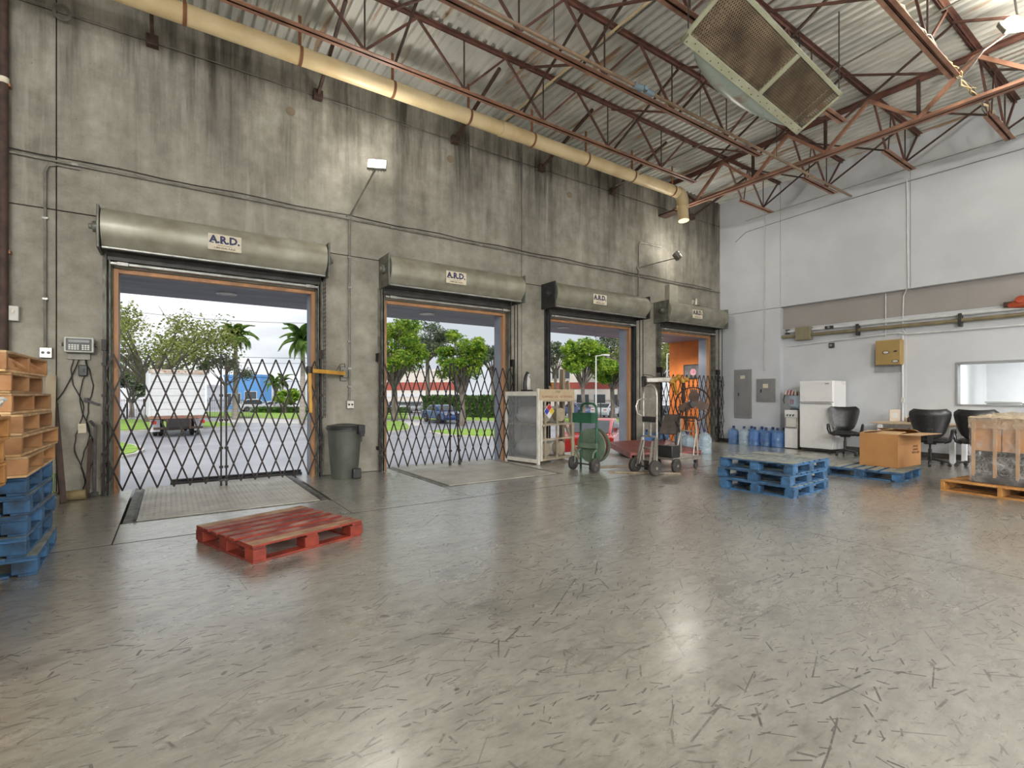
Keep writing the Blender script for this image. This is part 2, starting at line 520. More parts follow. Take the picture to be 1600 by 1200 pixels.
M_greenf = M('faded_green_enamel', (0.17, 0.22, 0.155), (0.10, 0.145, 0.10), rough=0.5, scale=6)
M_yellow = M('safety_yellow_paint', (0.60, 0.33, 0.04), (0.42, 0.21, 0.03), rough=0.5, scale=6)
M_fridge = M('white_enamel', (0.80, 0.80, 0.80), (0.76, 0.76, 0.77), rough=0.3, scale=2, rand=0.0)
M_offwhite = M('off_white_plastic', (0.66, 0.66, 0.62), (0.58, 0.57, 0.53), rough=0.45)
M_panelg = M('grey_panel_enamel', (0.235, 0.235, 0.235), (0.21, 0.21, 0.21), rough=0.45, rand=0.05)
M_paper = M('printed_paper_label', (0.72, 0.66, 0.52), (0.62, 0.55, 0.42), rough=0.6, scale=20)
M_ink = M('navy_ink', (0.02, 0.022, 0.09), rough=0.5)
M_inkbrown = M('brown_ink', (0.12, 0.055, 0.03), rough=0.6)
M_jug = M('blue_polycarbonate', (0.30, 0.55, 0.93), (0.24, 0.48, 0.90), rough=0.12, trans=0.75, spec=0.5, rand=0.2)
M_jugc = M('pale_blue_polycarbonate', (0.74, 0.87, 0.96), (0.66, 0.82, 0.94), rough=0.12, trans=0.75, rand=0.1)
M_cap = M('dark_blue_cap', (0.03, 0.05, 0.16), rough=0.4)
M_dockred = M('oxide_red_plate', (0.27, 0.085, 0.07), (0.19, 0.055, 0.045), rough=0.5, scale=7)
M_asphalt = M('wet_asphalt', (0.34, 0.345, 0.385), (0.23, 0.235, 0.27), rough=0.35, scale=0.35, detail=8, world=True, rand=0.0)
M_grass = M('lawn_grass', (0.27, 0.41, 0.06), (0.14, 0.26, 0.03), rough=0.9, scale=1.6, detail=8, world=True, rand=0.0)
M_curb = M('concrete_curb', (0.55, 0.53, 0.48), (0.42, 0.40, 0.36), rough=0.8, scale=2)
M_bark = M('grey_bark', (0.25, 0.215, 0.18), (0.09, 0.075, 0.06), rough=0.9, scale=5, stretch=(1, 1, 0.3), bump=0.3)
M_palmbark = M('pale_palm_trunk', (0.42, 0.38, 0.33), (0.27, 0.24, 0.2), rough=0.85, scale=4, stretch=(0.3, 0.3, 4))


def leaf_mat(name, c1, c2):
    m = M(name, c1, c2, rough=0.6, scale=2.6, detail=6, world=True, rand=0.06, lo=0.38, hi=0.66)
    t = m.node_tree; b = t.nodes['Principled BSDF']
    b.inputs['Specular IOR Level'].default_value = 0.25
    out = t.nodes['Material Output']
    tr = t.nodes.new('ShaderNodeBsdfTranslucent'); mx = t.nodes.new('ShaderNodeMixShader'); mx.inputs[0].default_value = 0.4
    src = b.inputs['Base Color'].links[0].from_socket
    t.links.new(src, tr.inputs['Color'])
    t.links.new(b.outputs[0], mx.inputs[1]); t.links.new(tr.outputs[0], mx.inputs[2])
    t.links.new(mx.outputs[0], out.inputs['Surface'])
    return m


M_leafb = leaf_mat('bright_green_leaves', (0.46, 0.58, 0.07), (0.07, 0.20, 0.025))  # yellow-green patches put sunlit highlights into the leaf colour
M_leafo = leaf_mat('olive_green_leaves', (0.40, 0.42, 0.12), (0.13, 0.16, 0.05))
M_leafd = leaf_mat('grey_green_leaves', (0.24, 0.28, 0.17), (0.09, 0.12, 0.08))
M_leafp = leaf_mat('palm_green_leaves', (0.22, 0.34, 0.08), (0.07, 0.14, 0.03))
M_hedge = leaf_mat('hedge_green_leaves', (0.15, 0.26, 0.06), (0.06, 0.12, 0.03))

# ================================================================== building shell
YD = 8.4          # inner face of the dock wall
WT = 0.33         # its thickness
XP, XR = 12.95, 13.1   # right wall: projecting face / recessed face
CZ = 6.75         # underside of the roof deck at the joists
DOORS = [(-0.62, 1.92, 2.98), (3.06, 5.60, 2.96), (6.70, 9.28, 2.96), (10.30, 12.52, 2.96)]

# ---- floor: base, slabs, leveller pits
fb = MB().bx(-9, 16.8, -11, YD + WT, -0.22, -0.12)
FLOOR = struct(fb.build('floor', M_joint), 'worn grey concrete warehouse floor with joints', 'floor')
for x0, x1, y0, y1 in ((-9, 5, -11, 5.55), (5, 16.8, -11, 5.55), (-9, -0.42, 5.55, 8.73), (-0.42, 1.66, 5.55, 6.38), (1.66, 3.2, 5.55, 8.73),
                       (3.2, 5.4, 5.55, 6.36), (5.4, 13.1, 5.55, 8.73)):
    g = 0.006
    g0, g1 = (0.013 if y0 == 5.55 else g), (0.013 if y1 == 5.55 else g)
    MB().bx(x0 + g, x1 - g, y0 + g0, y1 - g1, -0.12, 0).build('floor_slab', MFLOOR, FLOOR, smooth=False)
MB().bx(-0.42, 1.66, 6.38, 8.73, -0.13, -0.12).build('pit_floor', M_joint, FLOOR, smooth=False)
for x0, x1, y0, y1 in ((-9, 13.1, 5.536, 5.564), (4.994, 5.006, -11, 5.543), (1.655, 1.665, 5.557, 6.38), (-0.425, -0.415, 5.557, 6.38)):
    MB().bx(x0, x1, y0, y1, -0.10, -0.0015).build('joint_filler', M_joint, FLOOR, smooth=False)

# ---- dock wall of tilt-up concrete panels
wb = MB()
edges = [-9] + [v for d in DOORS for v in d[:2]] + [XR]
for i in range(0, len(edges), 2):
    wb.bx(edges[i], edges[i + 1], YD + 0.035, YD + WT, -0.9, 3.0)
wb.bx(-9, XR, YD + 0.035, YD + WT, 2.985, 7.0)
WALLF = struct(wb.build('wall_front', M_joint, smooth=False), 'tall stained concrete dock wall pierced by four doors', 'wall')


def wall_panel(x0, x1, z0, z1):
    g = 0.006
    return MB().bx(x0 + g, x1 - g, YD, YD + 0.04, z0 + g, z1 - g).build('wall_panel', MC, WALLF, bevel=0.005, smooth=False)


for x0, x1 in ((-9, -1.18), (-1.18, 6.0), (6.0, XR)):
    wall_panel(x0, x1, 3.63, 6.12); wall_panel(x0, x1, 6.12, 7.0)
for x0, x1 in ((-9, -1.18), (-1.18, -0.62), (1.92, 3.06), (5.60, 6.0), (6.0, 6.70), (9.28, 10.30), (12.52, XR)):
    wall_panel(x0, x1, 0, 3.63)
for x0, x1, zt in DOORS:
    wall_panel(x0, x1, zt, 3.63)
# rust-brown patched anchor holes
for x, z in ((1.55, 5.75), (4.35, 5.75), (7.3, 5.75)):
    MB().lathe([(0.07, 0), (0.07, 0.006), (0.0, 0.006)], 14, Tz(x, YD - 0.001, z, rx=R(90))).build('patch', M('mortar_patch', (0.22, 0.17, 0.11), rough=0.8), WALLF)

# ---- right wall: projecting pilaster and upper wall, recessed lower wall with window, taupe band
WALLR = struct(MB().bx(XR + 0.02, XR + 0.2, -11, -1.0, 0, 3.6).bx(XR + 0.02, XR + 0.2, 3.24, YD, 0, 3.6).bx(XR + 0.02, XR + 0.2, -1.0, 3.24, 1.96, 3.6)
               .bx(XR + 0.02, XR + 0.2, -1.0, 3.24, 0, 1.09).build('wall_right', M_white, smooth=False), 'white painted side wall with taupe band', 'wall')
for y0, y1 in ((-11, 3.95), (3.95, 6.68), (6.68, YD)):
    MB().bx(XP, XR + 0.2, y0 + 0.004, y1 - 0.004, 3.575, 7.0).build('wall_panel', M_white, WALLR, bevel=0.004, smooth=False)
MB().bx(XP, XR + 0.02, 6.68, YD, 0, 3.565).build('pilaster', M_white, WALLR, bevel=0.004, smooth=False)
MB().bx(XR, XR + 0.02, -11, 4.08, 1.97, 3.02).bx(XR, XR + 0.02, 4.08, 6.68, 0, 3.02).bx(XR, XR + 0.02, 3.24, 4.075, 0, 1.97).bx(XR, XR + 0.02, -11, 3.24, 0, 1.09).build('wall_panel', M_white, WALLR, smooth=False)
MB().bx(XR - 0.012, XR + 0.02, -11, 6.68, 3.02, 3.572).build('taupe_band', M_band, WALLR, smooth=False)['label'] = 'taupe painted band'
struct(MB().bx(XR - 0.015, XR, -11, 6.68, 0, 0.11).build('baseboard_right', M_blackbase), 'dark rubber baseboard along the white wall', 'baseboard')
struct(MB().bx(XP - 0.015, XP, 6.68, YD, 0, 0.09).build('baseboard_pilaster', M_blackbase), 'dark rubber baseboard below the electrical panels', 'baseboard')
MB().bx(XR - 0.012, XR, 4.06, 4.20, 0.1, 3.02).build('wall_strip', M_white, WALLR, smooth=False)

# left and back walls behind the camera
struct(MB().bx(-9.2, -9, -11, YD + WT, 0, 7).build('wall_left', MC, smooth=False), 'concrete end wall of the warehouse', 'wall')
struct(MB().bx(-9.2, XR + 0.2, -11.2, -11, 0, 7).build('wall_back', M_white, smooth=False), 'white painted wall at the back of the warehouse', 'wall')

# ---- corrugated roof deck, flutes running away from the dock wall
P = 0.152
prof = []
x = -9.0
while x < XR:
    prof += [(x, 0), (x + 0.058, 0), (x + 0.076, 0.042), (x + 0.134, 0.042)]
    x += P
vs = [(a, -11, CZ + 0.02 + b) for a, b in prof] + [(a, YD + 0.03, CZ + 0.02 + b) for a, b in prof]
n = len(prof)
dk = MB().add(vs, [(i, n + i, n + i + 1, i + 1) for i in range(n - 1)])
CEIL = struct(dk.build('ceiling', MDECK, smooth=False), 'ribbed galvanised roof deck with rust streaks', 'ceiling')
MB().bx(-9.2, XR + 0.3, -11.2, YD + 0.4, CZ + 0.10, CZ + 0.3).build('roof_board', M('roof_board_felt', (0.3, 0.3, 0.3), rough=0.9), CEIL, smooth=False)

# ---- outside: soffit and orange return wall
M_soffit = M('grey_soffit_paint', (0.27, 0.275, 0.30), (0.215, 0.22, 0.24), rough=0.7, scale=2, stretch=(0.4, 2, 1), world=True)
soff = struct(MB().bx(-9, 13.86, YD + WT, 10.85, 3.06, 3.30).build('trim_1', M_soffit, smooth=False), 'grey dock canopy soffit outside the doors', 'canopy')
M_lens = M('frosted_lens', (0.75, 0.76, 0.78), rough=0.4)
for i, cx in enumerate((0.8, 4.54, 8.35, 12.1)):
    t = T('soffit_light', ('round recessed light in the soffit outside the first dock door', 'round recessed light in the soffit outside the second dock door',
                           'round recessed light in the soffit outside the third dock door',
                           'added unseen round light in the soffit outside the fourth dock door')[i], 'light', (cx, 9.85, 3.06), group='soffit lights')
    MB().lathe([(0.15, -0.001), (0.16, -0.02), (0.125, -0.026), (0.115, -0.004)], 24).build('trim_ring', M_offwhite, t)
    MB().lathe([(0.0, -0.012), (0.115, -0.008)], 24).build('lens', M_lens, t)
    if i != 3:
        continue
    l = bpy.data.lights.new('added_soffit_lamp', 'SPOT'); l.energy = 260; l.spot_size = R(155); l.spot_blend = 0.4; l.shadow_soft_size = 0.1; l.color = (1, 0.95, 0.86)  # unseen lamp added to brighten the orange wall
    lo = bpy.data.objects.new('added_soffit_lamp', l); col.objects.link(lo); lo.parent = t; lo.location = (0, 0, -0.05)
M_orangew = M('orange_stucco', (0.82, 0.25, 0.055), (0.70, 0.20, 0.04), rough=0.8, scale=3, world=True, bump=0.2)
struct(MB().bx(13.86, 14.2, YD + WT, 10.85, -0.9, 3.30).build('wall_outside', M_orangew, smooth=False), 'orange stucco wall outside the fourth door', 'wall')
t = T('framed_sign', 'small dark framed sign on the orange wall outside', 'sign', (13.86, 9.95, 2.05))
MB().bx(-0.03, 0, -0.32, 0.32, -0.22, 0.25).build('frame', M_dsteel, t, bevel=0.01)
MB().bx(-0.036, -0.03, -0.27, 0.27, -0.18, 0.21).build('sign_face', M('sign_face_grey', (0.17, 0.16, 0.16), (0.1, 0.09, 0.09), rough=0.4), t)
MB().lathe([(0.11, 0), (0.11, 0.005), (0, 0.005)], 20, Tz(-0.036, -0.05, 0.0, ry=R(-90))).build('emblem', M('sign_emblem', (0.6, 0.5, 0.55), (0.5, 0.15, 0.2), rough=0.4, scale=12), t)

# ---- office behind the window
M_office = M('office_white_paint', (0.82, 0.83, 0.84), (0.78, 0.79, 0.80), rough=0.6, world=True)
struct(MB().bx(XR + 0.2, 16.6, -1.2, 3.6, 2.55, 2.65).build('ceiling_office', M_office, smooth=False), 'white office ceiling seen through the window', 'ceiling')
struct(MB().bx(16.5, 16.6, -1.2, 3.6, 0, 2.6).bx(XR + 0.2, 16.6, 3.5, 3.6, 0, 2.6).bx(XR + 0.2, 16.6, -1.3, -1.2, 0, 2.6).build('wall_office', M_office, smooth=False), 'plain white office walls behind the window', 'wall')
struct(MB().bx(14.9, 15.15, 2.05, 2.55, 0, 2.55).build('trim_2', M_office, smooth=False), 'white square column inside the office', 'column')
struct(MB().bx(16.4, 16.5, 0.9, 1.9, 0, 2.1).build('door_office', M('grey_office_door', (0.35, 0.36, 0.38), rough=0.5), bevel=0.01), 'grey door at the back of the office', 'door')
w1 = struct(T('window_1', 'wide office window in the white wall', 'window', (XR, 1.12, 1.525)))
fr = MB()
for a in ((-0.02, 0.16, -2.12, 2.12, 0.40, 0.435), (-0.02, 0.16, -2.12, 2.12, -0.435, -0.40), (-0.02, 0.16, 2.085, 2.12, -0.40, 0.40), (-0.02, 0.16, -2.12, -2.085, -0.40, 0.40)):
    fr.bx(*a)
fr.build('window_frame', M('grey_window_frame', (0.36, 0.37, 0.38), rough=0.5), w1, bevel=0.004)
MB().bx(0.06, 0.066, -2.085, 2.085, -0.40, 0.40).build('pane', M('window_glass', (0.95, 0.97, 0.97), (0.95, 0.97, 0.97), rough=0.03, rvar=0.0, trans=1.0, rand=0), w1)
ld = bpy.data.lights.new('office_ceiling_light', 'AREA'); ld.energy = 190; ld.shape = 'RECTANGLE'; ld.size = 1.2; ld.size_y = 0.6
lt = T('office_ceiling_lamp', 'flat office ceiling lamp above the window view', 'light', (14.8, 1.3, 2.54))
MB().bx(-0.62, 0.62, -0.32, 0.32, -0.02, 0.01).build('lamp_tray', M_offwhite, lt)
lo_ = bpy.data.objects.new('office_ceiling_light', ld); col.objects.link(lo_); lo_.parent = lt; lo_.location = (0, 0, -0.03)
lt.rotation_euler = (0, 0, R(90))
pr = T('printer', 'white office printer behind the window with a dark tray', 'printer', (14.2, 2.72, 0.9), R(90))
MB().bx(-0.26, 0.26, -0.2, 0.2, 0.0, 0.24).build('body', M_offwhite, pr, bevel=0.02)
MB().bx(-0.28, 0.28, -0.22, 0.22, 0.24, 0.28).build('lid', M_offwhite, pr, bevel=0.01)
MB().bx(-0.30, -0.262, -0.1, 0.1, 0.04, 0.24).build('paper_tray', M_panelg, pr, bevel=0.005)
dk_ = T('office_desk', 'pale office desk below the window carrying a printer', 'desk', (14.2, 2.4, 0))
MB().bx(-0.45, 0.45, -0.9, 0.7, 0.86, 0.9).build('desk_top', M_offwhite, dk_, bevel=0.005)
for sx in (-0.4, 0.4):
    for sy in (-0.85, 0.65):
        MB().bx(sx - 0.025, sx + 0.025, sy - 0.025, sy + 0.025, 0, 0.86).build('leg', M_panelg, dk_)

# ================================================================== roof steel
def chord(mb, x0, x1, z, up, w=0.055, gap=0.016, h=0.05, th=0.008):
    """double angle chord along local X; up=+1 legs rise, -1 legs hang"""
    for s in (-1, 1):
        a, b_ = (gap / 2, gap / 2 + w) if s > 0 else (-gap / 2 - w, -gap / 2)
        mb.bx(x0, x1, a, b_, min(z, z + up * th), max(z, z + up * th))
        c0, c1 = (gap / 2, gap / 2 + th) if s > 0 else (-gap / 2 - th, -gap / 2)
        mb.bx(x0, x1, c0, c1, min(z, z + up * h), max(z, z + up * h))


ZB = CZ - 0.825     # underside of the bottom chords
ZT = CZ - 0.07
JY = [6.69, 5.24, 3.79, 2.34, 0.89, -0.56]
jl = ['joist nearest the dock wall, beside the cream pipe', 'second joist from the dock wall', 'third joist from the dock wall, behind the vent hood',
      'fourth joist from the dock wall with loose cables', 'fifth joist from the dock wall, mostly out of view', 'sixth joist from the dock wall, almost overhead']
WEB = {}


def web(parent, p, q, mat, r=0.011, square=False):
    key = (tuple(round(v, 3) for v in (Vector(q) - Vector(p))), mat.name, square)
    if key in WEB:
        o = inst(WEB[key], parent, p)
    else:
        d = Vector(q) - Vector(p)
        mb = MB()
        if square:
            mb.bar((0, 0, 0), d, r * 2.2, r * 2.2)
        else:
            mb.tube([(0, 0, 0), d], r, 6)
        o = mb.build('web_bar', mat, parent, loc=p)
        WEB[key] = o
    return o


def joist(label, y, x0, x1, xb0, xb1, nodes, pitch=1.53, cat='roof joist'):
    root = T('steel_joist', label, cat, (0, y, 0), group='open web roof joists')
    mb = MB(); chord(mb, x0, x1, CZ + 0.018, -1); mb.build('top_chord', M_redox, root, smooth=False)
    mb = MB(); chord(mb, xb0, xb1, ZB, 1, w=0.06); mb.build('bottom_chord', M_redox2, root, smooth=False)
    for xn in nodes:
        b_ = (xn, 0, ZB + 0.045)
        web(root, b_, (xn, 0, ZT + 0.06), M_darkrust, 0.012)
        for s in (-1, 1):
            if x0 <= xn + s * pitch / 2 <= x1:
                web(root, b_, (xn + s * pitch / 2, 0, ZT + 0.06), M_redox, 0.014, True)
    return root


nodes = [3.70 + 1.53 * k for k in range(-4, 4)]
for i, y in enumerate(JY):
    joist('red-brown open-web ' + jl[i], y, -3.2, 10.42, -3.0, 9.4, nodes)
for i, y in enumerate(JY[:5]):
    lb = ('short joist reaching the white wall, nearest the dock wall corner', 'short joist to the white wall, second from the corner', 'short joist to the white wall, third from the corner',
          'short joist to the white wall, fourth from the corner, bundled with cables', 'short joist to the white wall, above the floodlight')[i]
    j = joist('rusty ' + lb, y, 10.44, XP - 0.02, 11.15, 12.55, [12.15], 1.4)
    web(j, (11.2, 0, ZB + 0.04), (10.6, 0, ZT + 0.05), M_redox, 0.014, True)
    web(j, (11.3, 0, ZB + 0.04), (11.45, 0, ZT + 0.05), M_darkrust, 0.012)
# girder along Y
gd = T('steel_girder', 'deep rusty steel girder crossing under the joists before the white wall', 'girder', (10.43, 0, 0), R(90))
mb = MB(); chord(mb, -4, YD - 0.02, CZ - 0.09, -1, w=0.075, h=0.07, gap=0.03); mb.build('top_chord', M_redox, gd, smooth=False)
mb = MB(); chord(mb, -4, YD - 0.35, ZB - 0.005, 1, w=0.085, h=0.08, gap=0.03, th=0.01); mb.build('bottom_chord', M_redox2, gd, smooth=False)['label'] = 'orange-brown bottom chord'
for y in JY:
    yn = y - 0.725
    web(gd, (yn, 0, ZB + 0.06), (yn, 0, CZ - 0.12), M_darkrust, 0.022, True)
    web(gd, (yn, 0, ZB + 0.06), (y, 0, CZ - 0.12), M_redox2, 0.026, True)
    web(gd, (yn, 0, ZB + 0.06), (y - 1.45, 0, CZ - 0.12), M_redox2, 0.026, True)
web(gd, (7.4, 0, ZB + 0.06), (6.69, 0, CZ - 0.12), M_redox2, 0.026, True)
web(gd, (7.4, 0, ZB + 0.06), (8.1, 0, CZ - 0.12), M_redox, 0.026, True)
MB().bx(-0.35, 0.12, -0.14, 0.14, ZB - 0.05, ZB - 0.01).build('bearing_plate', M_darkrust, gd, loc=(YD - 0.12, 0, 0))

# cross bridging between the joists: each pair is one thing of two crossed bars
first = True
BX = [0.35, 2.55, 4.75, 6.87, 9.32]
ordn = ['nearest', 'second', 'third', 'fourth', 'fifth']
for bi, bx_ in enumerate(BX):
    for i in range(4):
        t = T('bridging_brace', 'crossed angle braces between joists %s and %s, %s bay along' % (ordn[i], ordn[i + 1], ('leftmost', 'second', 'middle', 'fourth', 'last')[bi]), 'brace',
              (bx_, JY[i], 0), group='crossed bridging braces')
        MB().bar((0, 0, CZ - 0.06), (0, -1.45, ZB + 0.03), 0.03, 0.03).build('brace_bar', M_redox, t)
        MB().bar((0.05, -1.45, CZ - 0.06), (0.05, 0, ZB + 0.03), 0.03, 0.03).build('brace_bar', M_darkrust, t)
for i in range(4):
    t = T('bridging_brace', 'horizontal angle brace between short joists by the white wall, %s from the corner' % ('first', 'second', 'third', 'fourth')[i], 'brace', (11.2, JY[i], 0), group='bridging braces by the white wall')
    MB().bar((0, 0, CZ - 0.05), (0, -1.45, ZB + 0.02), 0.028, 0.028).build('brace_bar', M_darkrust, t)
    MB().bar((0.9, 0, ZB + 0.02), (0.9, -1.45, CZ - 0.05), 0.028, 0.028).build('brace_bar', M_darkrust, t)
# wall anchors of the bridging, with kicker bars up to the first joist
wl = ['above the first dock door', 'left of the wall floodlight', 'right of the wall floodlight', 'above the second dock door', 'above the third dock door', 'beyond the girder near the white corner']
for k, bx_ in enumerate((-0.2, 1.95, 4.42, 6.48, 8.6, 11.6)):
    t = T('wall_brace', 'dark steel kicker brace on a wall bracket ' + wl[k], 'brace', (bx_, YD, 6.12), group='wall kicker braces')
    MB().bx(-0.07, 0.07, -0.11, 0.0, -0.08, 0.06).build('bracket', M_darkrust, t, bevel=0.008)
    MB().bar((0.0, -0.09, 0.0), (0.0, -1.60, 0.50), 0.045, 0.045).build('brace_bar', M_darkrust, t)

# ---- cream storm drain pipe under the deck along the dock wall
pp = T('drain_pipe', 'long yellowed cream drain pipe hung along the top of the concrete wall', 'pipe', (0, 7.6, 6.16))
MB().tube([(-4, 0, 0), (10.02, 0, 0)], 0.125, 24).build('pipe_run', M_cream, pp)
ang = [(10.02 + 0.18 * math.sin(a), 0, -0.18 + 0.18 * math.cos(a)) for a in [R(90) * i / 6 for i in range(7)]]
MB().tube(ang + [(10.2, 0, -0.30)], [0.138] * 8, 24).build('elbow', M_cream, pp)
MB().tube([(10.2, 0, -0.30), (10.18, -0.05, -0.66)], 0.125, 24).build('down_stub', M_cream, pp)
for x in (4.95, -1.5):
    MB().tube([(x, 0, 0), (x + 0.26, 0, 0)], 0.137, 24).build('coupling', M_cream, pp)
M_strap = M('rusty_strap', (0.30, 0.12, 0.05), (0.2, 0.08, 0.035), rough=0.6)
for k in range(9):
    x = -1.25 + 1.38 * k
    s = MB().tube([(x, 0, 0), (x + 0.045, 0, 0)], 0.131, 24, caps=False)
    s.bx(x, x + 0.04, -0.01, 0.01, 0.13, 0.57)
    s.build('hanger_strap', M_strap, pp)

# ---- sprinkler pipe beside the second joist, coupling
sp = T('sprinkler_pipe', 'thin brown sprinkler pipe hung beside the second roof joist', 'pipe', (0, 5.02, 5.86))
MB().tube([(-3, 0, 0), (XP - 0.1, 0, 0)], 0.024, 8).build('pipe_run', M('brown_pipe_paint', (0.28, 0.19, 0.12), (0.17, 0.11, 0.07), rough=0.6), sp)
cpl = MB().tube([(5.62, 0, 0), (5.78, 0, 0)], 0.045, 12)
cpl.tube([(5.86, 0, 0), (6.02, 0, 0)], 0.045, 12); cpl.tube([(5.82, -0.06, 0.0), (5.82, 0.1, 0.05)], 0.035, 10)
cpl.build('coupling', M('blue_grey_coupling', (0.20, 0.27, 0.32), rough=0.5), sp)
for x in (1.0, 4.1, 7.2, 9.6):
    MB().tube([(x, 0, 0.02), (x, 0, 0.85)], 0.006, 6).build('hanger_rod', M_dsteel, sp)
cl = T('ceiling_conduit', 'pale conduit running across the joists under the roof deck', 'conduit', (5.36, 0, 0))
MB().tube([(0, 8.1, CZ - 0.1), (0, 1.2, CZ - 0.1)], 0.018, 8).build('conduit_run', M_cream, cl)
MB().tube([(0.06, 8.1, CZ - 0.1), (0.06, 1.2, CZ - 0.1)], 0.012, 8).build('conduit_run', M_conduit, cl)
cl2 = T('ceiling_conduit', 'pale conduit crossing the joists close to the girder', 'conduit', (8.45, 0, 0))
MB().tube([(0, 8.1, ZB + 0.2), (0.25, 6.2, ZB + 0.35), (0.25, 1.2, CZ - 0.1)], 0.014, 8).build('conduit_run', M_conduit, cl2)

# ---- cable bundle looped along the fourth joist and the girder
cb = T('cable_bundle', 'tangle of pale cables tied along the fourth joist and over the girder', 'cable', (0, 0, 0))
for k in range(6):
    r2 = random.Random(40 + k)
    pts = []
    for q in range(26):
        f = q / 25
        x = 7.2 + f * 5.6
        pts.append((x, 2.34 + 0.02 + r2.uniform(-0.045, 0.045), ZB + 0.07 + 0.10 * abs(math.sin(f * 9 + k)) * (0.4 + 0.6 * r2.random())))
    MB().tube(pts, 0.009, 5).build('cable', M_cream if k % 2 else M_conduit, cb)

# ---- tilted ventilation hood with mesh face hung from the joists
def hood():
    A = Vector((4.83, 3.63, 5.38)); B = Vector((7.84, 3.80, 5.26)); D = Vector((5.05, 2.95, 5.74)); C = Vector((7.97, 3.22, 5.62))
    ux = (B - A).normalized(); L_ = (B - A).length
    vy = ((D - A) - ux * (D - A).dot(ux)); W = 0.70; vy.normalize()
    nz_ = ux.cross(vy).normalized()          # away from the camera / up
    if nz_.z < 0:
        nz_ = -nz_
    Mx = Matrix(((ux.x, vy.x, nz_.x, A.x), (ux.y, vy.y, nz_.y, A.y), (ux.z, vy.z, nz_.z, A.z), (0, 0, 0, 1)))
    root = T('ventilation_hood', 'large tilted vent hood with two rusty mesh panels hung under the joists', 'vent hood')
    root.matrix_world = Mx
    M_hg = M('pale_green_enamel', (0.37, 0.38, 0.27), (0.29, 0.29, 0.19), rough=0.4, scale=3, rand=0)
    M_hgb = M('pale_green_enamel_rusting', (0.42, 0.50, 0.45), (0.30, 0.16, 0.08), rough=0.3, scale=2.2, detail=8, lo=0.30, hi=0.42, rand=0)
    f = MB()
    f.bx(0, L_, 0, 0.10, -0.012, 0.02); f.bx(0, L_, W - 0.05, W, -0.012, 0.02)
    f.bx(0, 0.05, 0, W, -0.012, 0.02); f.bx(L_ - 0.05, L_, 0, W, -0.012, 0.02)
    f.build('face_frame', M_hg, root, bevel=0.004)
    MB().bx(L_ * 0.56 - 0.04, L_ * 0.56 + 0.04, 0.1, W - 0.05, -0.014, 0.018).build('face_divider', M_hg, root)
    r_ = MB()
    for k in range(24):
        r_.lathe([(0.008, 0), (0.006, -0.006), (0, -0.007)], 8, Tz(0.08 + k * (L_ - 0.16) / 23, 0.03 + 0.035 * (k % 2), -0.012))
    stuff(r_.build('rivets', M_dsteel, root))
    # expanded metal mesh: a real lattice
    M_mesh = M('rusty_expanded_mesh', (0.27, 0.20, 0.125), (0.10, 0.07, 0.045), rough=0.6, scale=3, metal=0.2)
    for x0, x1 in ((0.05, L_ * 0.56 - 0.04), (L_ * 0.56 + 0.04, L_ - 0.05)):
        m_ = MB(); y0, y1 = 0.1, W - 0.05; st = 0.036; hgt = y1 - y0
        k = -int(hgt / st) - 1
        while x0 + k * st < x1:
            for sg in (1, -1):
                # line from (xa,y0) to (xa+hgt*0.6, y1), or mirrored
                xa = x0 + k * st
                pa, pb = ((xa, y0), (xa + hgt * 0.6, y1)) if sg > 0 else ((xa, y1), (xa + hgt * 0.6, y0))
                ta = max(0, (x0 - pa[0]) / (pb[0] - pa[0])); tb = min(1, (x1 - pa[0]) / (pb[0] - pa[0]))
                if tb > ta:
                    g = lambda t_: (pa[0] + (pb[0] - pa[0]) * t_, pa[1] + (pb[1] - pa[1]) * t_, 0.002 * sg)
                    m_.bar(g(ta), g(tb), 0.012, 0.003)
            k += 1
        stuff(m_.build('mesh_panel', M_mesh, root, smooth=False))
    # dark fan coil behind the mesh
    MB().bx(0.1, L_ - 0.1, 0.12, W - 0.06, 0.06, 0.09).build('coil_plate', M('brown_dusty_coil', (0.075, 0.058, 0.04), (0.035, 0.028, 0.02), rough=0.8, scale=5), root)
    # bowed casing: a circular segment over the long side, extruded across
    segs = 22; poly = []
    for k in range(segs + 1):
        s_ = -1 + 2 * k / segs
        poly.append((L_ * (0.08 + 0.84 * k / segs), 0.03 + 0.50 * (1 - s_ * s_)))
    vs_ = [(px_, 0.02, -pz * 0.0 + 0.02 + pz) for px_, pz in poly] + [(px_, W - 0.02, 0.02 + pz) for px_, pz in poly]
    n_ = len(poly)
    cs = MB().add(vs_, [(i, i + 1, n_ + i + 1, n_ + i) for i in range(n_ - 1)] + [tuple(range(n_))[::-1], tuple(range(n_, 2 * n_))])
    cs.build('bowed_casing', M_hgb, root)
    # rounded lower bulge below the flange
    b_ = MB(); rows = 7
    vv = []
    for k in range(segs + 1):
        s_ = -1 + 2 * k / segs
        d = 0.52 * (1 - s_ * s_)
        for q in range(rows):
            a = PI * q / (rows - 1)
            vv.append((L_ * (0.06 + 0.88 * k / segs), 0.03 - d * 0.5 * math.sin(a), 0.01 + d * (1 - math.cos(a)) / 2))
    b_.add(vv, [(k * rows + q, k * rows + q + 1, (k + 1) * rows + q + 1, (k + 1) * rows + q) for k in range(segs) for q in range(rows - 1)])
    b_.build('belly', M_hgb, root)
    inv = Mx.inverted()
    for px_, py_ in ((0.06, 0.08), (L_ - 0.06, 0.08), (0.06, W - 0.03), (L_ - 0.06, W - 0.03)):
        w0 = Mx @ Vector((px_, py_, 0.01)); w1_ = Vector((w0.x, w0.y, CZ))
        MB().tube([inv @ w0, inv @ w1_], 0.008, 6).build('hanger_rod', M_dsteel, root)
    return root


hood()

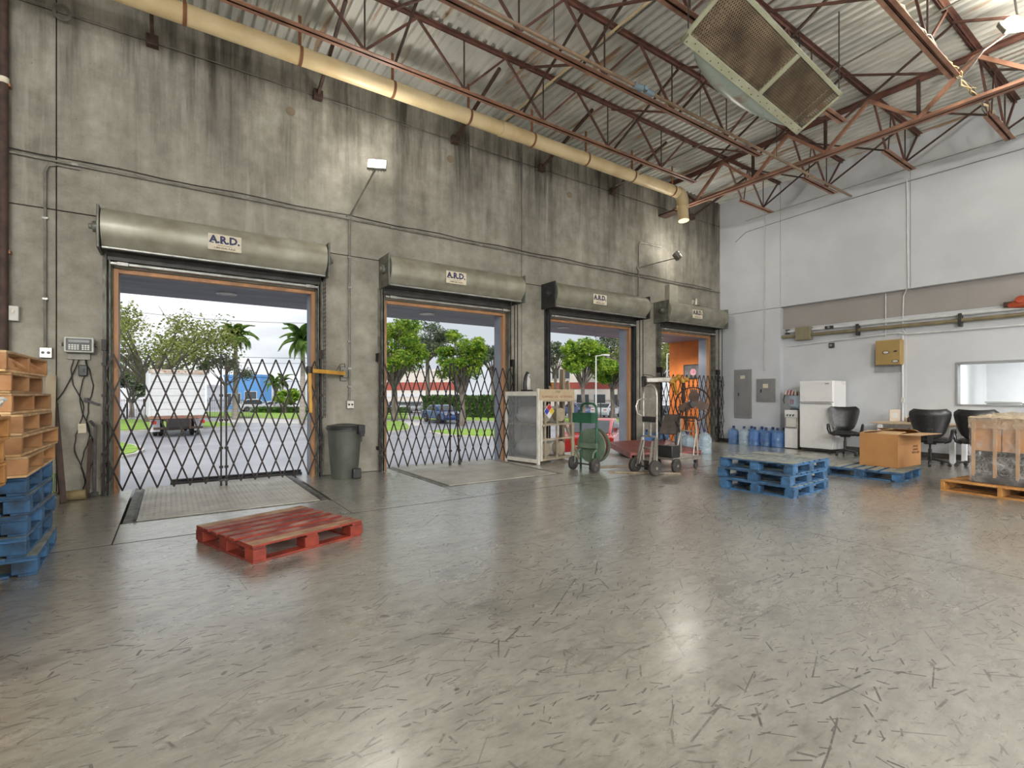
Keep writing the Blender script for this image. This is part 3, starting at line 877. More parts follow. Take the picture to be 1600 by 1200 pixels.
# ================================================================== dock doors
dname = ['first', 'second', 'third', 'fourth']
HOODX = [(-0.74, 2.02), (2.98, 5.76), (6.52, 9.42), (10.12, 12.62)]
LABELX = [0.62, 4.2, 7.73, 11.19]
M_dark = M('dark_door_slats', (0.07, 0.068, 0.062), (0.045, 0.043, 0.04), rough=0.5, metal=0.4)
M_side = [M_guide, M_guide, M('near_black_guide', (0.05, 0.052, 0.052), (0.03, 0.03, 0.03), rough=0.55, metal=0.3), M_guide]
for i, (x0, x1, zt) in enumerate(DOORS):
    hx0, hx1 = HOODX[i]
    d = struct(T('door_%d' % (i + 1), 'rolled-up steel dock door, %s from the left, with galvanised hood' % dname[i], 'door', ((x0 + x1) / 2, YD, 0)))
    cx = (x0 + x1) / 2
    # hood: curved sheet
    pr_ = [(-0.01, 3.64), (-0.26, 3.66)]
    for k in range(9):
        a = R(90 + 150 * k / 8)
        pr_.append((-0.28 + 0.235 * math.cos(a), 3.425 + 0.235 * math.sin(a)))
    pr_ += [(-0.36, 3.17), (-0.34, 3.16), (-0.01, 3.30)]
    Th = Matrix(((0, 0, 1, 0), (1, 0, 0, 0), (0, 1, 0, 0), (0, 0, 0, 1)))
    MB().prism(pr_, hx0 - cx + 0.03, hx1 - cx - 0.03, Th).build('hood', M_hood, d)
    MB().bx(hx0 - cx + 0.03, hx1 - cx - 0.03, -0.385, -0.325, 3.145, 3.172).build('hood_lip', M_galv, d, bevel=0.006)
    for s, hx in ((0, hx0), (1, hx1)):
        e_ = MB().bx(hx - cx - 0.012, hx - cx + 0.018, -0.47, 0.0, 3.13, 3.66)
        e_.lathe([(0.07, 0), (0.07, 0.05), (0.035, 0.055), (0.035, 0.09), (0, 0.09)], 16, Tz(hx - cx + (0.018 if s else -0.012), -0.28, 3.42, ry=R(90 if s else -90)))
        e_.build('end_bracket', M_side[i], d, bevel=0.008)
    # label plate with lettering
    lx = LABELX[i] - cx
    lb = MB().bx(lx - 0.2, lx + 0.2, -0.523, -0.517, 3.285, 3.50).build('label_plate', M_paper, d)
    lb['label'] = 'cream label plate lettered A.R.D.'
    tx = text('A.R.D.', 0.135, M_ink, lb, (lx, -0.5235, 3.425), (R(90), 0, 0), offset=0.006)
    sf = MB()
    wds = [(-0.147, 0.03), (-0.10, 0.03), (-0.037, 0.04), (0.02, 0.03), (0.075, 0.035)]
    for sx, sw in wds:
        sf.bx(lx + sx - sw / 2, lx + sx + sw / 2, -0.5245, -0.5235, 3.375, 3.387)
        if sx > -0.09 and sx != 0.02:
            sf.bx(lx + sx - sw / 2, lx + sx + sw / 2 - 0.006, -0.5245, -0.5235, 3.463, 3.474)
    sf.build('letter_serif', M_ink, lb, smooth=False)
    text('1-800-DIAL A.R.D.', 0.034, M_inkbrown, lb, (lx, -0.5235, 3.315), (R(90), 0, 0), offset=0.001)
    MB().bx(lx - 0.09, lx + 0.09, -0.5240, -0.5235, 3.348, 3.353).build('rule_line', M_inkbrown, lb)
    # curtain end below the hood and bottom bar
    c_ = MB()
    for k in range(3):
        c_.bx(x0 - cx - 0.05, x1 - cx + 0.05, -0.12 + 0.01 * (k % 2), -0.085, zt + 0.08 + k * 0.055, zt + 0.13 + k * 0.055)
    c_.build('curtain', M_dark, d)
    b_ = MB().bx(x0 - cx - 0.02, x1 - cx + 0.02, -0.15, -0.07, zt + 0.02, zt + 0.055)
    for sx in (x0 - cx + 0.05, x1 - cx - 0.17):
        b_.bx(sx, sx + 0.12, -0.17, -0.14, zt + 0.01, zt + 0.06)
    b_.build('bottom_bar', M_galv, d, bevel=0.005)
    # guides
    for s, gx in ((-1, x0 - cx), (1, x1 - cx)):
        g_ = MB()
        g_.bx(min(gx, gx + s * 0.11), max(gx, gx + s * 0.11), -0.012, -0.001, 0, 3.14)
        g_.bx(min(gx + s * 0.02, gx + s * 0.035), max(gx + s * 0.02, gx + s * 0.035), -0.11, -0.012, 0, 3.14)
        g_.bx(min(gx + s * 0.06, gx + s * 0.075), max(gx + s * 0.06, gx + s * 0.075), -0.11, -0.012, 0, 3.14)
        g_.build('guide_rail', M_side[i], d, bevel=0.003)
    # wooden trim and painted reveals through the wall
    tr_ = MB()
    for s, gx in ((-1, x0 - cx), (1, x1 - cx)):
        a, b2 = (gx - s * 0.055, gx)
        MB().bx(min(a, b2), max(a, b2), 0.005, 0.10, 0, zt).build('jamb_trim', M_oranged, d, bevel=0.004)
        MB().bx(min(gx - s * 0.05, gx), max(gx - s * 0.05, gx), 0.10, WT + 0.02, -0.02, zt).build('jamb_reveal', M_jambin, d, bevel=0.004)
    MB().bx(x0 - cx + 0.055, x1 - cx - 0.055, 0.005, 0.10, zt - 0.055, zt).build('head_trim', M_oranged, d, bevel=0.004)
    MB().bx(x0 - cx + 0.05, x1 - cx - 0.05, 0.10, WT + 0.02, zt - 0.03, zt).build('head_reveal', M_jambin, d)
    # hand chain at the right end
    ch = MB(); xx = x1 - cx + 0.085
    for side in (0, 1):
        z = 3.35
        yy = -0.30 + side * 0.10
        k = 0
        while z > 0.95:
            if k % 2:
                ch.bx(xx - 0.011, xx + 0.011, yy - 0.004, yy + 0.004, z - 0.034, z)
            else:
                ch.bx(xx - 0.004, xx + 0.004, yy - 0.011, yy + 0.011, z - 0.034, z)
            z -= 0.032; k += 1
    stuff(ch.build('hand_chain', M_dsteel, d, smooth=False))

# rubber lip outside the first door
lp = tag(MB().bx(-0.85, 0.95, 0, 0.20, 0, 0.10).bx(-0.85, 0.95, 0.06, 0.12, 0.10, 0.13).build('dock_bumper', M_blackp, bevel=0.015, loc=(0.85, YD + WT + 0.03, -0.06)), 'black rubber dock bumper just outside the first door sill', 'bumper')

# ================================================================== dock levellers
def plate_mat(name, c1, c2):
    m, t, b = nodes_mat(name)
    g = t.nodes.new('ShaderNodeNewGeometry'); p = g.outputs['Position']
    c = mixc(t, noise_fac(t, p, 2.5, detail=7, lo=0.35, hi=0.65), c1, c2)
    t.links.new(c, b.inputs['Base Color']); b.inputs['Roughness'].default_value = 0.42; b.inputs['Metallic'].default_value = 0.2
    return m


M_plate = plate_mat('worn_steel_tread_plate', (0.34, 0.32, 0.275), (0.50, 0.48, 0.42))
for i, (x0, x1, y0, lab) in enumerate(((-0.30, 1.54, 6.42, 'steel dock leveller plate set in the floor at the first door'), (3.30, 5.30, 6.40, 'steel dock leveller plate set in the floor at the second door'))):
    d = T('dock_leveller', lab, 'dock leveller', (x0, y0, 0))
    w, l = x1 - x0, 8.70 - y0
    MB().bx(0.012, w - 0.012, 0.012, l, -0.02, 0.012).build('deck_plate', M_plate, d, bevel=0.003)
    tr_ = MB(); k = 0
    sp_ = 0.052
    nx_, ny_ = int(w / sp_) - 1, int(l / sp_) - 1
    for a in range(nx_):
        for b_ in range(ny_):
            if (a + b_) % 2 == 0:
                px_, py_ = 0.05 + a * sp_, 0.05 + b_ * sp_
                s_ = 1 if a % 2 else -1
                tr_.add([(px_ - 0.016, py_ - 0.012 * s_, 0.012), (px_ + 0.002, py_ - 0.005, 0.0145), (px_ + 0.016, py_ + 0.012 * s_, 0.012), (px_ - 0.002, py_ + 0.005, 0.0145)], [(0, 1, 2, 3)])
    stuff(tr_.build('tread_ridges', M_plate, d, smooth=False))
    for gx in (-0.10, w + 0.004):
        MB().bx(gx, gx + 0.085, 0, l, -0.02, 0.004).build('frame_angle', M_guide, d, bevel=0.003)
    MB().bx(-0.10, w + 0.09, -0.03, 0.004, -0.02, 0.004).build('frame_angle', M_guide, d)
    if i == 0:
        MB().bx(-0.012, 0.012, 0.0, l - 0.3, -0.02, 0.03).build('side_curb', M_dsteel, d)
        MB().bx(w - 0.012, w + 0.02, 0.0, l - 0.1, -0.02, 0.02).build('side_curb', M_dsteel, d)

# red dock plate lying skewed at the third door
def quad_plate():
    t = T('dock_board', 'oxide-red steel dock board lying skewed inside the third door', 'dock board', (7.85, 7.1, 0.0))
    a = [Vector(p) for p in ((0, 0, 0.06), (1.62, -0.50, 0.05), (2.15, 0.92, 0.20), (0.58, 1.22, 0.17))]
    mb = MB(); th = Vector((0, 0, 0.05))
    mb.add([p for p in a] + [p + th for p in a], [(3, 2, 1, 0), (4, 5, 6, 7), (0, 1, 5, 4), (1, 2, 6, 5), (2, 3, 7, 6), (3, 0, 4, 7)])
    mb.build('deck_plate', M_dockred, t, bevel=0.004)
    rd = MB()
    for i in range(1, 40):
        for j in range(1, 32):
            if (i + j) % 2:
                u, v = i / 40, j / 32
                p = (a[0] * (1 - u) + a[1] * u) * (1 - v) + (a[3] * (1 - u) + a[2] * u) * v + th
                rd.add([p + Vector((-0.013, 0, 0.001)), p + Vector((0, -0.005, 0.004)), p + Vector((0.013, 0, 0.001)), p + Vector((0, 0.005, 0.004))], [(0, 1, 2, 3)])
    stuff(rd.build('tread_ridges', M_dockred, t, smooth=False))
    for p, q in ((0, 3), (1, 2)):
        MB().bar(a[p] + Vector((0, 0, 0.0)), a[q] + Vector((0, 0, 0.0)), 0.04, 0.12).build('side_flange', M_dockred, t, bevel=0.004)
    MB().bar(Vector((0.9, 1.15, 0.0)), Vector((2.0, 0.95, 0.0)), 0.1, 0.36).build('prop_block', M_darkrust, t)
    MB().bar(Vector((0.15, 0.06, 0.02)), Vector((1.5, -0.36, 0.02)), 0.05, 0.06).build('prop_block', M_darkrust, t)


quad_plate()

# ================================================================== folding scissor gates
SL = {}


def gate_leaf(label, x0, x1, n, post_l, post_r, group=None, tilt=0.0, casters=True, y=8.24, zb=0.06, zt=1.84):
    g = T('folding_gate', label, 'folding gate', (x0, y, 0), group=group)
    W = x1 - x0; w = W / n; d = (zt - zb) / 3.5
    sl = d / w
    def clip(xa, za, s):
        # line z = za + s*(x-xa); clip to the leaf
        xs = sorted([xa, xa + (zt - zb) / sl * (1 if s > 0 else -1)])
        lo, hi = max(0, xs[0]), min(W, xs[1])
        if hi - lo < 0.02:
            return None
        return (lo, za + s * (lo - xa)), (hi, za + s * (hi - xa))
    for fam in (1, -1):
        k = -4 if fam > 0 else 0
        kk = n if fam > 0 else n + 4
        for q in range(k, kk + 1):
            seg = clip(q * w, zb, fam * sl)
            if not seg:
                continue
            (xa, za), (xb, zb_) = seg
            dy = 0.006 * fam
            key = (fam, round(xb - xa, 3), round(zb_ - za, 3))
            if key in SL:
                inst(SL[key], g, (xa, dy, za))
            else:
                SL[key] = MB().bar((0, 0, 0), (xb - xa, 0, zb_ - za), 0.021, 0.007, up=(0, 1, 0)).build('slat', M_black, g, loc=(xa, dy, za), smooth=False)
    rv = MB()
    for r_ in range(8):
        for q in range(n + 1):
            xq = q * w + (w / 2 if r_ % 2 else 0)
            if xq <= W:
                rv.box((xq, -0.014, zb + r_ * d / 2), (0.014, 0.01, 0.014))
    stuff(rv.build('rivets', M_dsteel, g, smooth=False))
    for has, px_ in ((post_l, 0.0), (post_r, W)):
        if not has:
            continue
        dx = tilt if has == 'tilt' else 0
        p = MB().bar((px_ + dx, -0.004, 0.09 if has != 'wall' else 0.01), (px_, -0.004, 1.90), 0.022, 0.028, up=(0, 1, 0))
        for z in (0.28, 0.55, 0.95, 1.3, 1.7):
            p.box((px_ + dx * (1 - z / 1.9) , -0.02, z), (0.05, 0.03, 0.035))
        p.build('post', M_black, g, smooth=False)
        if has == 'wall':
            MB().box((px_, 0.05, 1.95), (0.05, 0.16, 0.14)).build('hinge_bracket', M_black, g); MB().box((px_, 0.05, 0.4), (0.04, 0.16, 0.06)).build('hinge_bracket', M_black, g)
        elif casters:
            c = MB().lathe([(0.0, -0.012), (0.04, -0.012), (0.042, 0), (0.04, 0.012), (0, 0.012)], 14, Tz(px_ + dx, -0.004, 0.042, ry=R(90)))
            c.build('caster', M_tyre, g)
            MB().box((px_ + dx, -0.004, 0.085), (0.05, 0.03, 0.03)).build('caster_fork', M_dsteel, g)
    return g


gate_leaf('black scissor gate leaf on the left of the first door', -0.70, 0.60, 7, 'wall', 'free')
gate_leaf('black scissor gate leaf on the right of the first door', 0.665, 1.97, 7, 'free', 'wall')
gate_leaf('black scissor gate leaf on the left of the second door', 2.93, 4.26, 8, 'wall', 'free')
gate_leaf('black scissor gate leaf on the right of the second door, its post leaning', 4.33, 5.68, 8, 'tilt', 'wall', tilt=0.13)
gate_leaf('black scissor gate drawn across the fourth door behind the fan', 10.22, 12.62, 13, 'wall', 'wall')
gate_leaf('bunched black scissor gate leaf folded beside the white corner', 12.66, 12.90, 2, 'wall', None)

# ================================================================== things on the dock wall
def conduit(label, pts, r=0.016, mat=None, clips=(), name='conduit', cat='conduit'):
    t = T(name, label, cat, pts[0])
    p0 = Vector(pts[0])
    MB().tube([Vector(p) - p0 for p in pts], r, 8).build('conduit_run', mat or M_conduit, t)
    for c in clips:
        MB().box(Vector(c) - p0, (r * 3.5, r * 3, r * 1.6)).build('clip', M_galv, t)
    return t


conduit('long horizontal grey conduit across the concrete wall above the doors', [(-3.0, 8.37, 4.235), (12.9, 8.37, 4.235)], 0.017,
        clips=[(x, 8.38, 4.235) for x in (-1, 0.9, 3.2, 5, 7, 9.2, 11)])
t = T('wall_cable', 'thin cable sagging just above the long conduit', 'cable', (0, 8.375, 4.29))
MB().tube([(-2.6 + k * 0.42, 0, 0.012 * math.sin(k * 1.7)) for k in range(37)], 0.007, 5).build('cable_run', M_blackp, t)
conduit('bent conduit dropping from the long run to an outlet left of the first door', [(-0.95, 8.372, 4.19), (-1.17, 8.372, 4.19), (-1.25, 8.372, 4.16), (-1.28, 8.372, 4.08), (-1.28, 8.372, 1.9)], 0.015,
        clips=[(-1.28, 8.38, z) for z in (3.5, 2.5)])
conduit('vertical conduit between first and second doors ending at an outlet', [(2.46, 8.37, 4.22), (2.46, 8.37, 1.22)], 0.016, clips=[(2.46, 8.38, z) for z in (3.6, 3.1, 2.2, 1.75, 1.45)])
conduit('vertical conduit between third and fourth doors bent towards the lamp arm', [(9.52, 8.37, 3.3), (9.52, 8.37, 5.02), (9.56, 8.36, 5.08), (10.4, 8.3, 5.08)], 0.015, clips=[(9.52, 8.38, z) for z in (3.6, 4.4)])
conduit('thin wire strung along the top of the concrete wall', [(-2.4, 8.38, 6.18), (-1.2, 8.38, 6.14), (1.9, 8.38, 6.11), (6.4, 8.38, 6.09), (11.5, 8.38, 6.07)], 0.006, M_conduit, name='wall_wire', cat='wire')
t = T('wire_coil', 'small coil of wire hung high on the left of the concrete wall', 'wire', (-1.12, 8.36, 6.1))
for k in range(4):
    MB().tube([((0.06 + 0.01 * k) * math.cos(a), -0.01 * k, (0.08 + 0.008 * k) * math.sin(a)) for a in [2 * PI * q / 20 for q in range(20)]], 0.006, 5, closed=True).build('wire_loop', M_conduit, t)
pv = T('steam_pipe', 'tall rusty brown vertical pipe at the left edge of the concrete wall', 'pipe', (-1.64, 8.33, 0))
MB().tube([(0, 0, 0), (0, 0, 6.7)], 0.045, 14).build('pipe_run', M_darkrust, pv)
for z in (1.0, 3.0, 5.0, 6.4):
    MB().bx(-0.06, 0.06, -0.01, 0.07, z, z + 0.04).build('pipe_clamp', M_strap, pv)
MB().tube([(0, 0, 5.02), (0, 0, 5.09)], 0.05, 14).build('paper_band', M_paper, pv)
sw = T('switch_box', 'small cream switch box on the wall beside the brown pipe', 'box', (-1.56, YD, 2.29))
MB().bx(-0.05, 0.05, -0.07, 0, -0.09, 0.09).build('cover', M_offwhite, sw, bevel=0.008)
MB().box((0, -0.075, 0.02), (0.02, 0.012, 0.035)).build('toggle', M_paper, sw)


def outlet(label, x, z, mat=M_galv):
    t = T('outlet_box', label, 'outlet', (x, YD, z))
    MB().bx(-0.06, 0.06, -0.055, 0, -0.065, 0.065).build('box_body', mat, t, bevel=0.008)
    MB().bx(-0.055, 0.055, -0.06, -0.055, -0.06, 0.06).build('cover_plate', M_alu, t)
    f = MB()
    for sx in (-0.026, 0.026):
        f.lathe([(0.017, 0), (0.017, 0.004), (0, 0.004)], 12, Tz(sx, -0.06, 0.0, rx=R(90)))
    f.build('sockets', M_blackp, t)
    return t


outlet('grey double outlet box on the wall above the pallets', -1.27, 1.83)
outlet('grey outlet box on the wall above the rubbish bin', 2.47, 1.15)
# scale read-out
si = T('scale_indicator', 'white framed floor scale read-out with keypad on the concrete wall', 'scale display', (-0.95, YD, 1.94))
MB().bx(-0.145, 0.145, -0.13, -0.04, -0.095, 0.095).build('housing', M_offwhite, si, bevel=0.012)
MB().bx(-0.125, 0.125, -0.134, -0.13, -0.078, 0.078).build('face', M_blackp, si)
MB().bx(-0.10, 0.10, -0.137, -0.134, 0.03, 0.06).build('display', M('lcd_grey', (0.22, 0.24, 0.22), rough=0.3), si)
for a in range(7):
    for b_ in range(3):
        x = -0.095 + a * 0.027 + (0.02 if a > 3 else 0)
        MB().box((x + 0.005, -0.136, -0.055 + b_ * 0.024), (0.019, 0.005, 0.017)).build('key', M_offwhite, si)
for s in (-1, 1):
    MB().lathe([(0.02, 0), (0.02, 0.02), (0, 0.02)], 12, Tz(s * 0.147, -0.085, 0, ry=R(90 * s))).build('knob', M_blackp, si)
MB().bx(-0.12, 0.10, -0.04, -0.0, -0.18, -0.09).build('bracket', M_conduit, si)
# adapter and dangling cables under the read-out
ad = T('power_adapter', 'black power adapter hanging below the scale read-out', 'adapter', (-0.92, YD - 0.03, 1.62))
MB().bx(-0.045, 0.045, -0.03, 0.03, -0.07, 0.07).build('body', M_blackp, ad, bevel=0.01)
MB().bx(-0.01, 0.01, -0.05, -0.03, -0.02, 0.02).build('plug', M_blackp, ad)
for k, (cx, zz, lab) in enumerate(((-1.0, 1.85, 'grey cable hanging from the left of the scale read-out'), (-0.93, 1.85, 'black cable looping down below the power adapter'),
                                   (-0.89, 1.85, 'thin cable tangling down to the floor below the scale read-out'), (-0.96, 1.85, 'slack cable hung in a loop towards the wall joint'))):
    t = T('hanging_cable', lab, 'cable', (cx, YD - 0.015, 0))
    r2 = random.Random(60 + k); pts = []
    if k == 3:
        for q in range(16):
            f = q / 15
            pts.append((-f * 0.42 + 0.02, -0.005, 1.82 - 0.72 * math.sin(f * PI * 0.62) + 0.1 * f))
    else:
        z = zz; x = 0
        while z > 0.06:
            pts.append((x + 0.04 * math.sin(z * 7 + k * 2), -0.012 * (k % 2), z)); z -= 0.07; x += r2.uniform(-0.012, 0.016)
    MB().tube(pts, 0.0065, 5).build('cable_run', M_blackp if k % 2 else M_dsteel, t)
t = T('cable_clip', 'black bracket holding the cables left of the first door', 'bracket', (-0.86, YD, 1.22))
MB().bar((-0.04, -0.03, 0.02), (0.10, -0.03, -0.04), 0.03, 0.03).bx(-0.05, -0.01, -0.05, 0, 0.0, 0.05).build('clip_arm', M_blackp, t)
t = T('cable_tag', 'pale paper tag tied to the hanging cables', 'tag', (-0.93, YD - 0.03, 0.88))
MB().bx(-0.04, 0.04, -0.004, 0.004, -0.06, 0.06).build('tag_sheet', M_paper, t)

# wall floodlights
M_glow = M('lit_led_panel', (1, 1, 1), rough=0.5, emit=((1.0, 0.97, 0.90), 30.0), rand=0)


def flood(label, base, head, yaw, watts, tilt=35, size=0.30):
    t = T('floodlight', label, 'floodlight', base)
    h = Vector(head) - Vector(base)
    MB().lathe([(0.05, 0), (0.05, 0.03), (0, 0.03)], 14, Tz(0, 0, 0, rx=R(90))).build('wall_plate', M_conduit, t)
    MB().tube([(0, 0, 0), (h.x, h.y + 0.05, h.z - 0.06)], 0.014, 8).build('arm', M_conduit, t)
    Mh = Matrix.Translation(h) @ Matrix.Rotation(R(yaw), 4, 'Z') @ Matrix.Rotation(R(-tilt), 4, 'X')
    MB().bx(-size / 2, size / 2, 0.0, 0.05, -size * 0.4, size * 0.4, Mh).build('housing', M_conduit, t, bevel=0.008)
    MB().bx(-size / 2 + 0.02, size / 2 - 0.02, -0.006, 0.0, -size * 0.4 + 0.02, size * 0.4 - 0.02, Mh).build('led_panel', M_glow, t)
    fn = MB()
    for k in range(6):
        fn.bx(-size / 2 + 0.03 + k * 0.045, -size / 2 + 0.04 + k * 0.045, 0.05, 0.08, -size * 0.35, size * 0.35, Mh)
    fn.build('cooling_fins', M_conduit, t)
    l = bpy.data.lights.new('floodlight_beam', 'POINT'); l.energy = watts; l.shadow_soft_size = 0.12; l.color = (1, 0.95, 0.86)
    lo = bpy.data.objects.new('floodlight_beam', l); col.objects.link(lo); lo.parent = t
    lo.location = h + (Mh.to_3x3() @ Vector((0, -0.16, 0)))
    return t


flood('lit floodlight on an arm high on the concrete wall between first and second doors', (2.46, YD, 4.27), (2.72, 7.78, 5.0), -25, 40)
flood('lit floodlight on an arm above the fourth door', (9.52, YD, 4.45), (10.38, 7.85, 4.78), 55, 40, size=0.26)

# box, camera dome above the fourth door
bx_ = T('junction_box', 'plain beige junction box above the fourth door hood', 'box', (10.72, YD, 3.93))
MB().bx(-0.17, 0.17, -0.14, 0, -0.22, 0.22).build('body', M('beige_box_paint', (0.38, 0.36, 0.30), rough=0.6), bx_, bevel=0.01)
MB().bx(-0.175, 0.175, -0.15, -0.14, -0.225, 0.225).build('cover', M('beige_box_paint', (0.38, 0.36, 0.30)), bx_, bevel=0.006)
cm = T('wall_sensor', 'small cone shaped sensor on the wall above the fourth door hood', 'sensor', (11.72, YD, 3.83))
MB().bx(-0.05, 0.05, -0.03, 0, -0.06, 0.06).build('base', M_offwhite, cm, bevel=0.008)
MB().lathe([(0.10, -0.13), (0.085, -0.10), (0.045, 0.02), (0.03, 0.06), (0, 0.06)], 16, Tz(0, -0.11, 0.03)).build('shade', M_alu, cm)

# swing-arm dock light with yellow arm by the first door
da = T('dock_light', 'yellow swing arm dock light fixed right of the first door', 'dock light', (2.36, YD, 1.66))
MB().bx(-0.05, 0.05, -0.05, 0, -0.12, 0.12).bx(-0.03, 0.05, -0.12, -0.05, -0.06, 0.06).build('wall_bracket', M_conduit, da, bevel=0.006)
MB().bar((0.0, -0.1, 0), (-0.62, -0.42, 0.02), 0.05, 0.06).build('arm', M_yellow, da, bevel=0.004)
MB().bar((-0.62, -0.42, 0.05), (-0.60, -0.42, -0.62), 0.05, 0.045).build('drop_arm', M_yellow, da, bevel=0.004)
MB().lathe([(0.05, -0.05), (0.05, 0.05), (0, 0.06)], 14, Tz(-0.62, -0.42, 0.03)).build('pivot', M_dsteel, da)
MB().tube([(0.02, -0.05, 0.1), (0, -0.1, 0.16), (-0.08, -0.15, 0.15), (-0.15, -0.18, 0.04)], 0.006, 6).build('cord', M_blackp, da)
db = T('dock_light', 'folded amber dock light arm left of the fourth door, behind the hand truck', 'dock light', (9.72, YD, 1.66))
MB().bx(-0.06, 0.06, -0.06, 0, -0.14, 0.12).build('wall_bracket', M_dsteel, db, bevel=0.006)
MB().bar((0, -0.08, 0.02), (0.62, -0.34, 0.04), 0.12, 0.13).build('arm', M_alu, db, bevel=0.02)
for k in range(5):
    MB().lathe([(0.0, -0.07), (0.06, -0.05), (0.075, 0), (0.06, 0.05), (0, 0.07)], 10, Tz(0.62 + 0.12 * k, -0.36 - 0.02 * k, 0.0 + 0.05 * ((k * 7) % 3), rz=k, rx=k * 1.1)).build('lamp_head', M_yellow, db)
MB().bar((0.7, -0.36, 0.0), (0.84, -0.36, -0.34), 0.07, 0.07).build('drop_arm', M_yellow, db, bevel=0.01)
MB().tube([(-0.05, -0.06, 0.08), (-0.12, -0.12, 0.16), (0.1, -0.16, 0.14), (0.25, -0.2, 0.08)], 0.008, 6).build('cord', M_blackp, db)

# rubbish bin
bn = T('rubbish_bin', 'grey-green plastic rubbish bin with a black lid against the concrete wall', 'bin', (2.28, 8.02, 0), R(10))
MB().lathe([(0.19, 0), (0.20, 0.02), (0.235, 0.45), (0.25, 0.74), (0.262, 0.75), (0.262, 0.78), (0.245, 0.78), (0.235, 0.74), (0.19, 0.03), (0, 0.03)], 28).build('body', M_plastic, bn)
MB().lathe([(0.272, 0.765), (0.278, 0.80), (0.26, 0.83), (0.10, 0.855), (0, 0.858)], 28).build('lid', M_blackp, bn)
for s in (1,):
    MB().bx(0.09, 0.2, -0.30, -0.22, 0.70, 0.84).bx(0.11, 0.18, -0.315, -0.295, 0.66, 0.74).build('lid_clip', M_blackp, bn, bevel=0.01)
MB().bx(0.02, 0.16, -0.255, -0.19, 0.0, 0.16).build('foot_recess', M_blackp, bn, bevel=0.02)
MB().bx(0.24, 0.28, -0.05, 0.05, 0.55, 0.78).build('side_handle', M_plastic, bn, bevel=0.012)
# pry bar and timber leaning by the first door
pb = T('pry_bar', 'dark steel pry bar standing against the wall left of the first door', 'pry bar', (-0.80, 8.30, 0))
MB().bar((0, 0, 0), (0.0, 0.06, 0.92), 0.03, 0.03).build('shaft', M_dsteel, pb)
MB().bar((0, 0.06, 0.90), (-0.05, 0.04, 0.98), 0.03, 0.025).build('claw', M_dsteel, pb)
MB().bx(-0.035, 0.035, -0.03, 0.02, 0, 0.06).build('foot', M_dsteel, pb)
pb = T('square_bar', 'short dark square bar leaning beside the pry bar', 'bar', (-0.87, 8.30, 0))
MB().bar((0, 0, 0), (0.02, 0.07, 0.75), 0.035, 0.035).bx(-0.03, 0.03, -0.03, 0.03, 0, 0.05).build('shaft', M_darkrust, pb)

# ================================================================== pallets
def block_pallet(label, m_top, m_side, L=1.1, W=1.0, nb=7, H=0.145, group=None, m_edge=None, gap=0.030):
    t = T('pallet', label, 'pallet', group=group)
    bw = W / nb - gap
    for k in range(nb):
        wb_ = bw * (1.35 if k in (0, nb - 1) else 0.93)
        y = -W / 2 + wb_ / 2 + (W - wb_) * k / (nb - 1)
        mat = m_edge if (m_edge and k in (0, nb - 1)) else m_top
        bd_ = MB().box((0, 0, 0), (L, wb_, 0.020)); bd_.mi = [0, 0, 1, 1, 1, 1]
        bd_.build('deck_board', [mat, m_side], t, bevel=0.003, loc=(rnd.uniform(-.004, .004), y, H - 0.010), rot=(0, 0, rnd.uniform(-.003, .003)))
    for x in (-L / 2 + 0.05, 0, L / 2 - 0.05):
        MB().box((0, 0, 0), (0.1, W, 0.018)).build('stringer_board', m_side, t, bevel=0.003, loc=(x, 0, H - 0.0295))
        for y in (-W / 2 + 0.07, 0, W / 2 - 0.07):
            MB().box((0, 0, 0), (0.11 + rnd.uniform(-.01, .02), 0.14, H - 0.058)).build('block', m_side, t, bevel=0.005, loc=(x + (0.005 if x < 0 else -0.005 if x > 0 else 0), y, (H - 0.058) / 2 + 0.0195))
    for y in (-W / 2 + 0.055, 0, W / 2 - 0.055):
        MB().box((0, 0, 0), (L - 0.01, 0.1, 0.0195)).build('bottom_board', m_side, t, bevel=0.003, loc=(0, y, 0.00975))
    for x in (-L / 2 + 0.05, L / 2 - 0.05):
        MB().box((0, 0, 0), (0.095, (W - 0.3) / 1, 0.018)).build('bottom_board', m_side, t, bevel=0.003, loc=(x, 0, 0.0105))
    return t


def stringer_pallet(label, mat, L=1.2, W=1.02, nb=7, H=0.145, group=None, m_str=None):
    t = T('pallet', label, 'pallet', group=group)
    bw = W / nb - 0.035
    for k in range(nb):
        y = -W / 2 + bw / 2 + (W - bw) * k / (nb - 1)
        MB().box((0, 0, 0), (L, bw, 0.018)).build('deck_board', mat, t, bevel=0.003, loc=(rnd.uniform(-.006, .006), y, H - 0.009))
    for x in (-L / 2 + 0.025, 0, L / 2 - 0.025):
        MB().box((0, 0, 0), (0.045, W, H - 0.036)).build('stringer', m_str or mat, t, bevel=0.003, loc=(x, 0, H / 2))
    for y in (-W / 2 + 0.055, -W / 6, W / 6, W / 2 - 0.055):
        MB().box((0, 0, 0), (L, 0.1, 0.017)).build('bottom_board', mat, t, bevel=0.003, loc=(0, y, 0.0085))
    return t


# single red pallet in the foreground
rp = block_pallet('worn red wooden pallet lying alone on the open floor', M_redtop, M_red, L=1.0, W=1.02, m_edge=M_redtopw, gap=0.048)
rp.rotation_euler = (0, 0, R(19)); rp.location = (0.83, 4.93, 0)

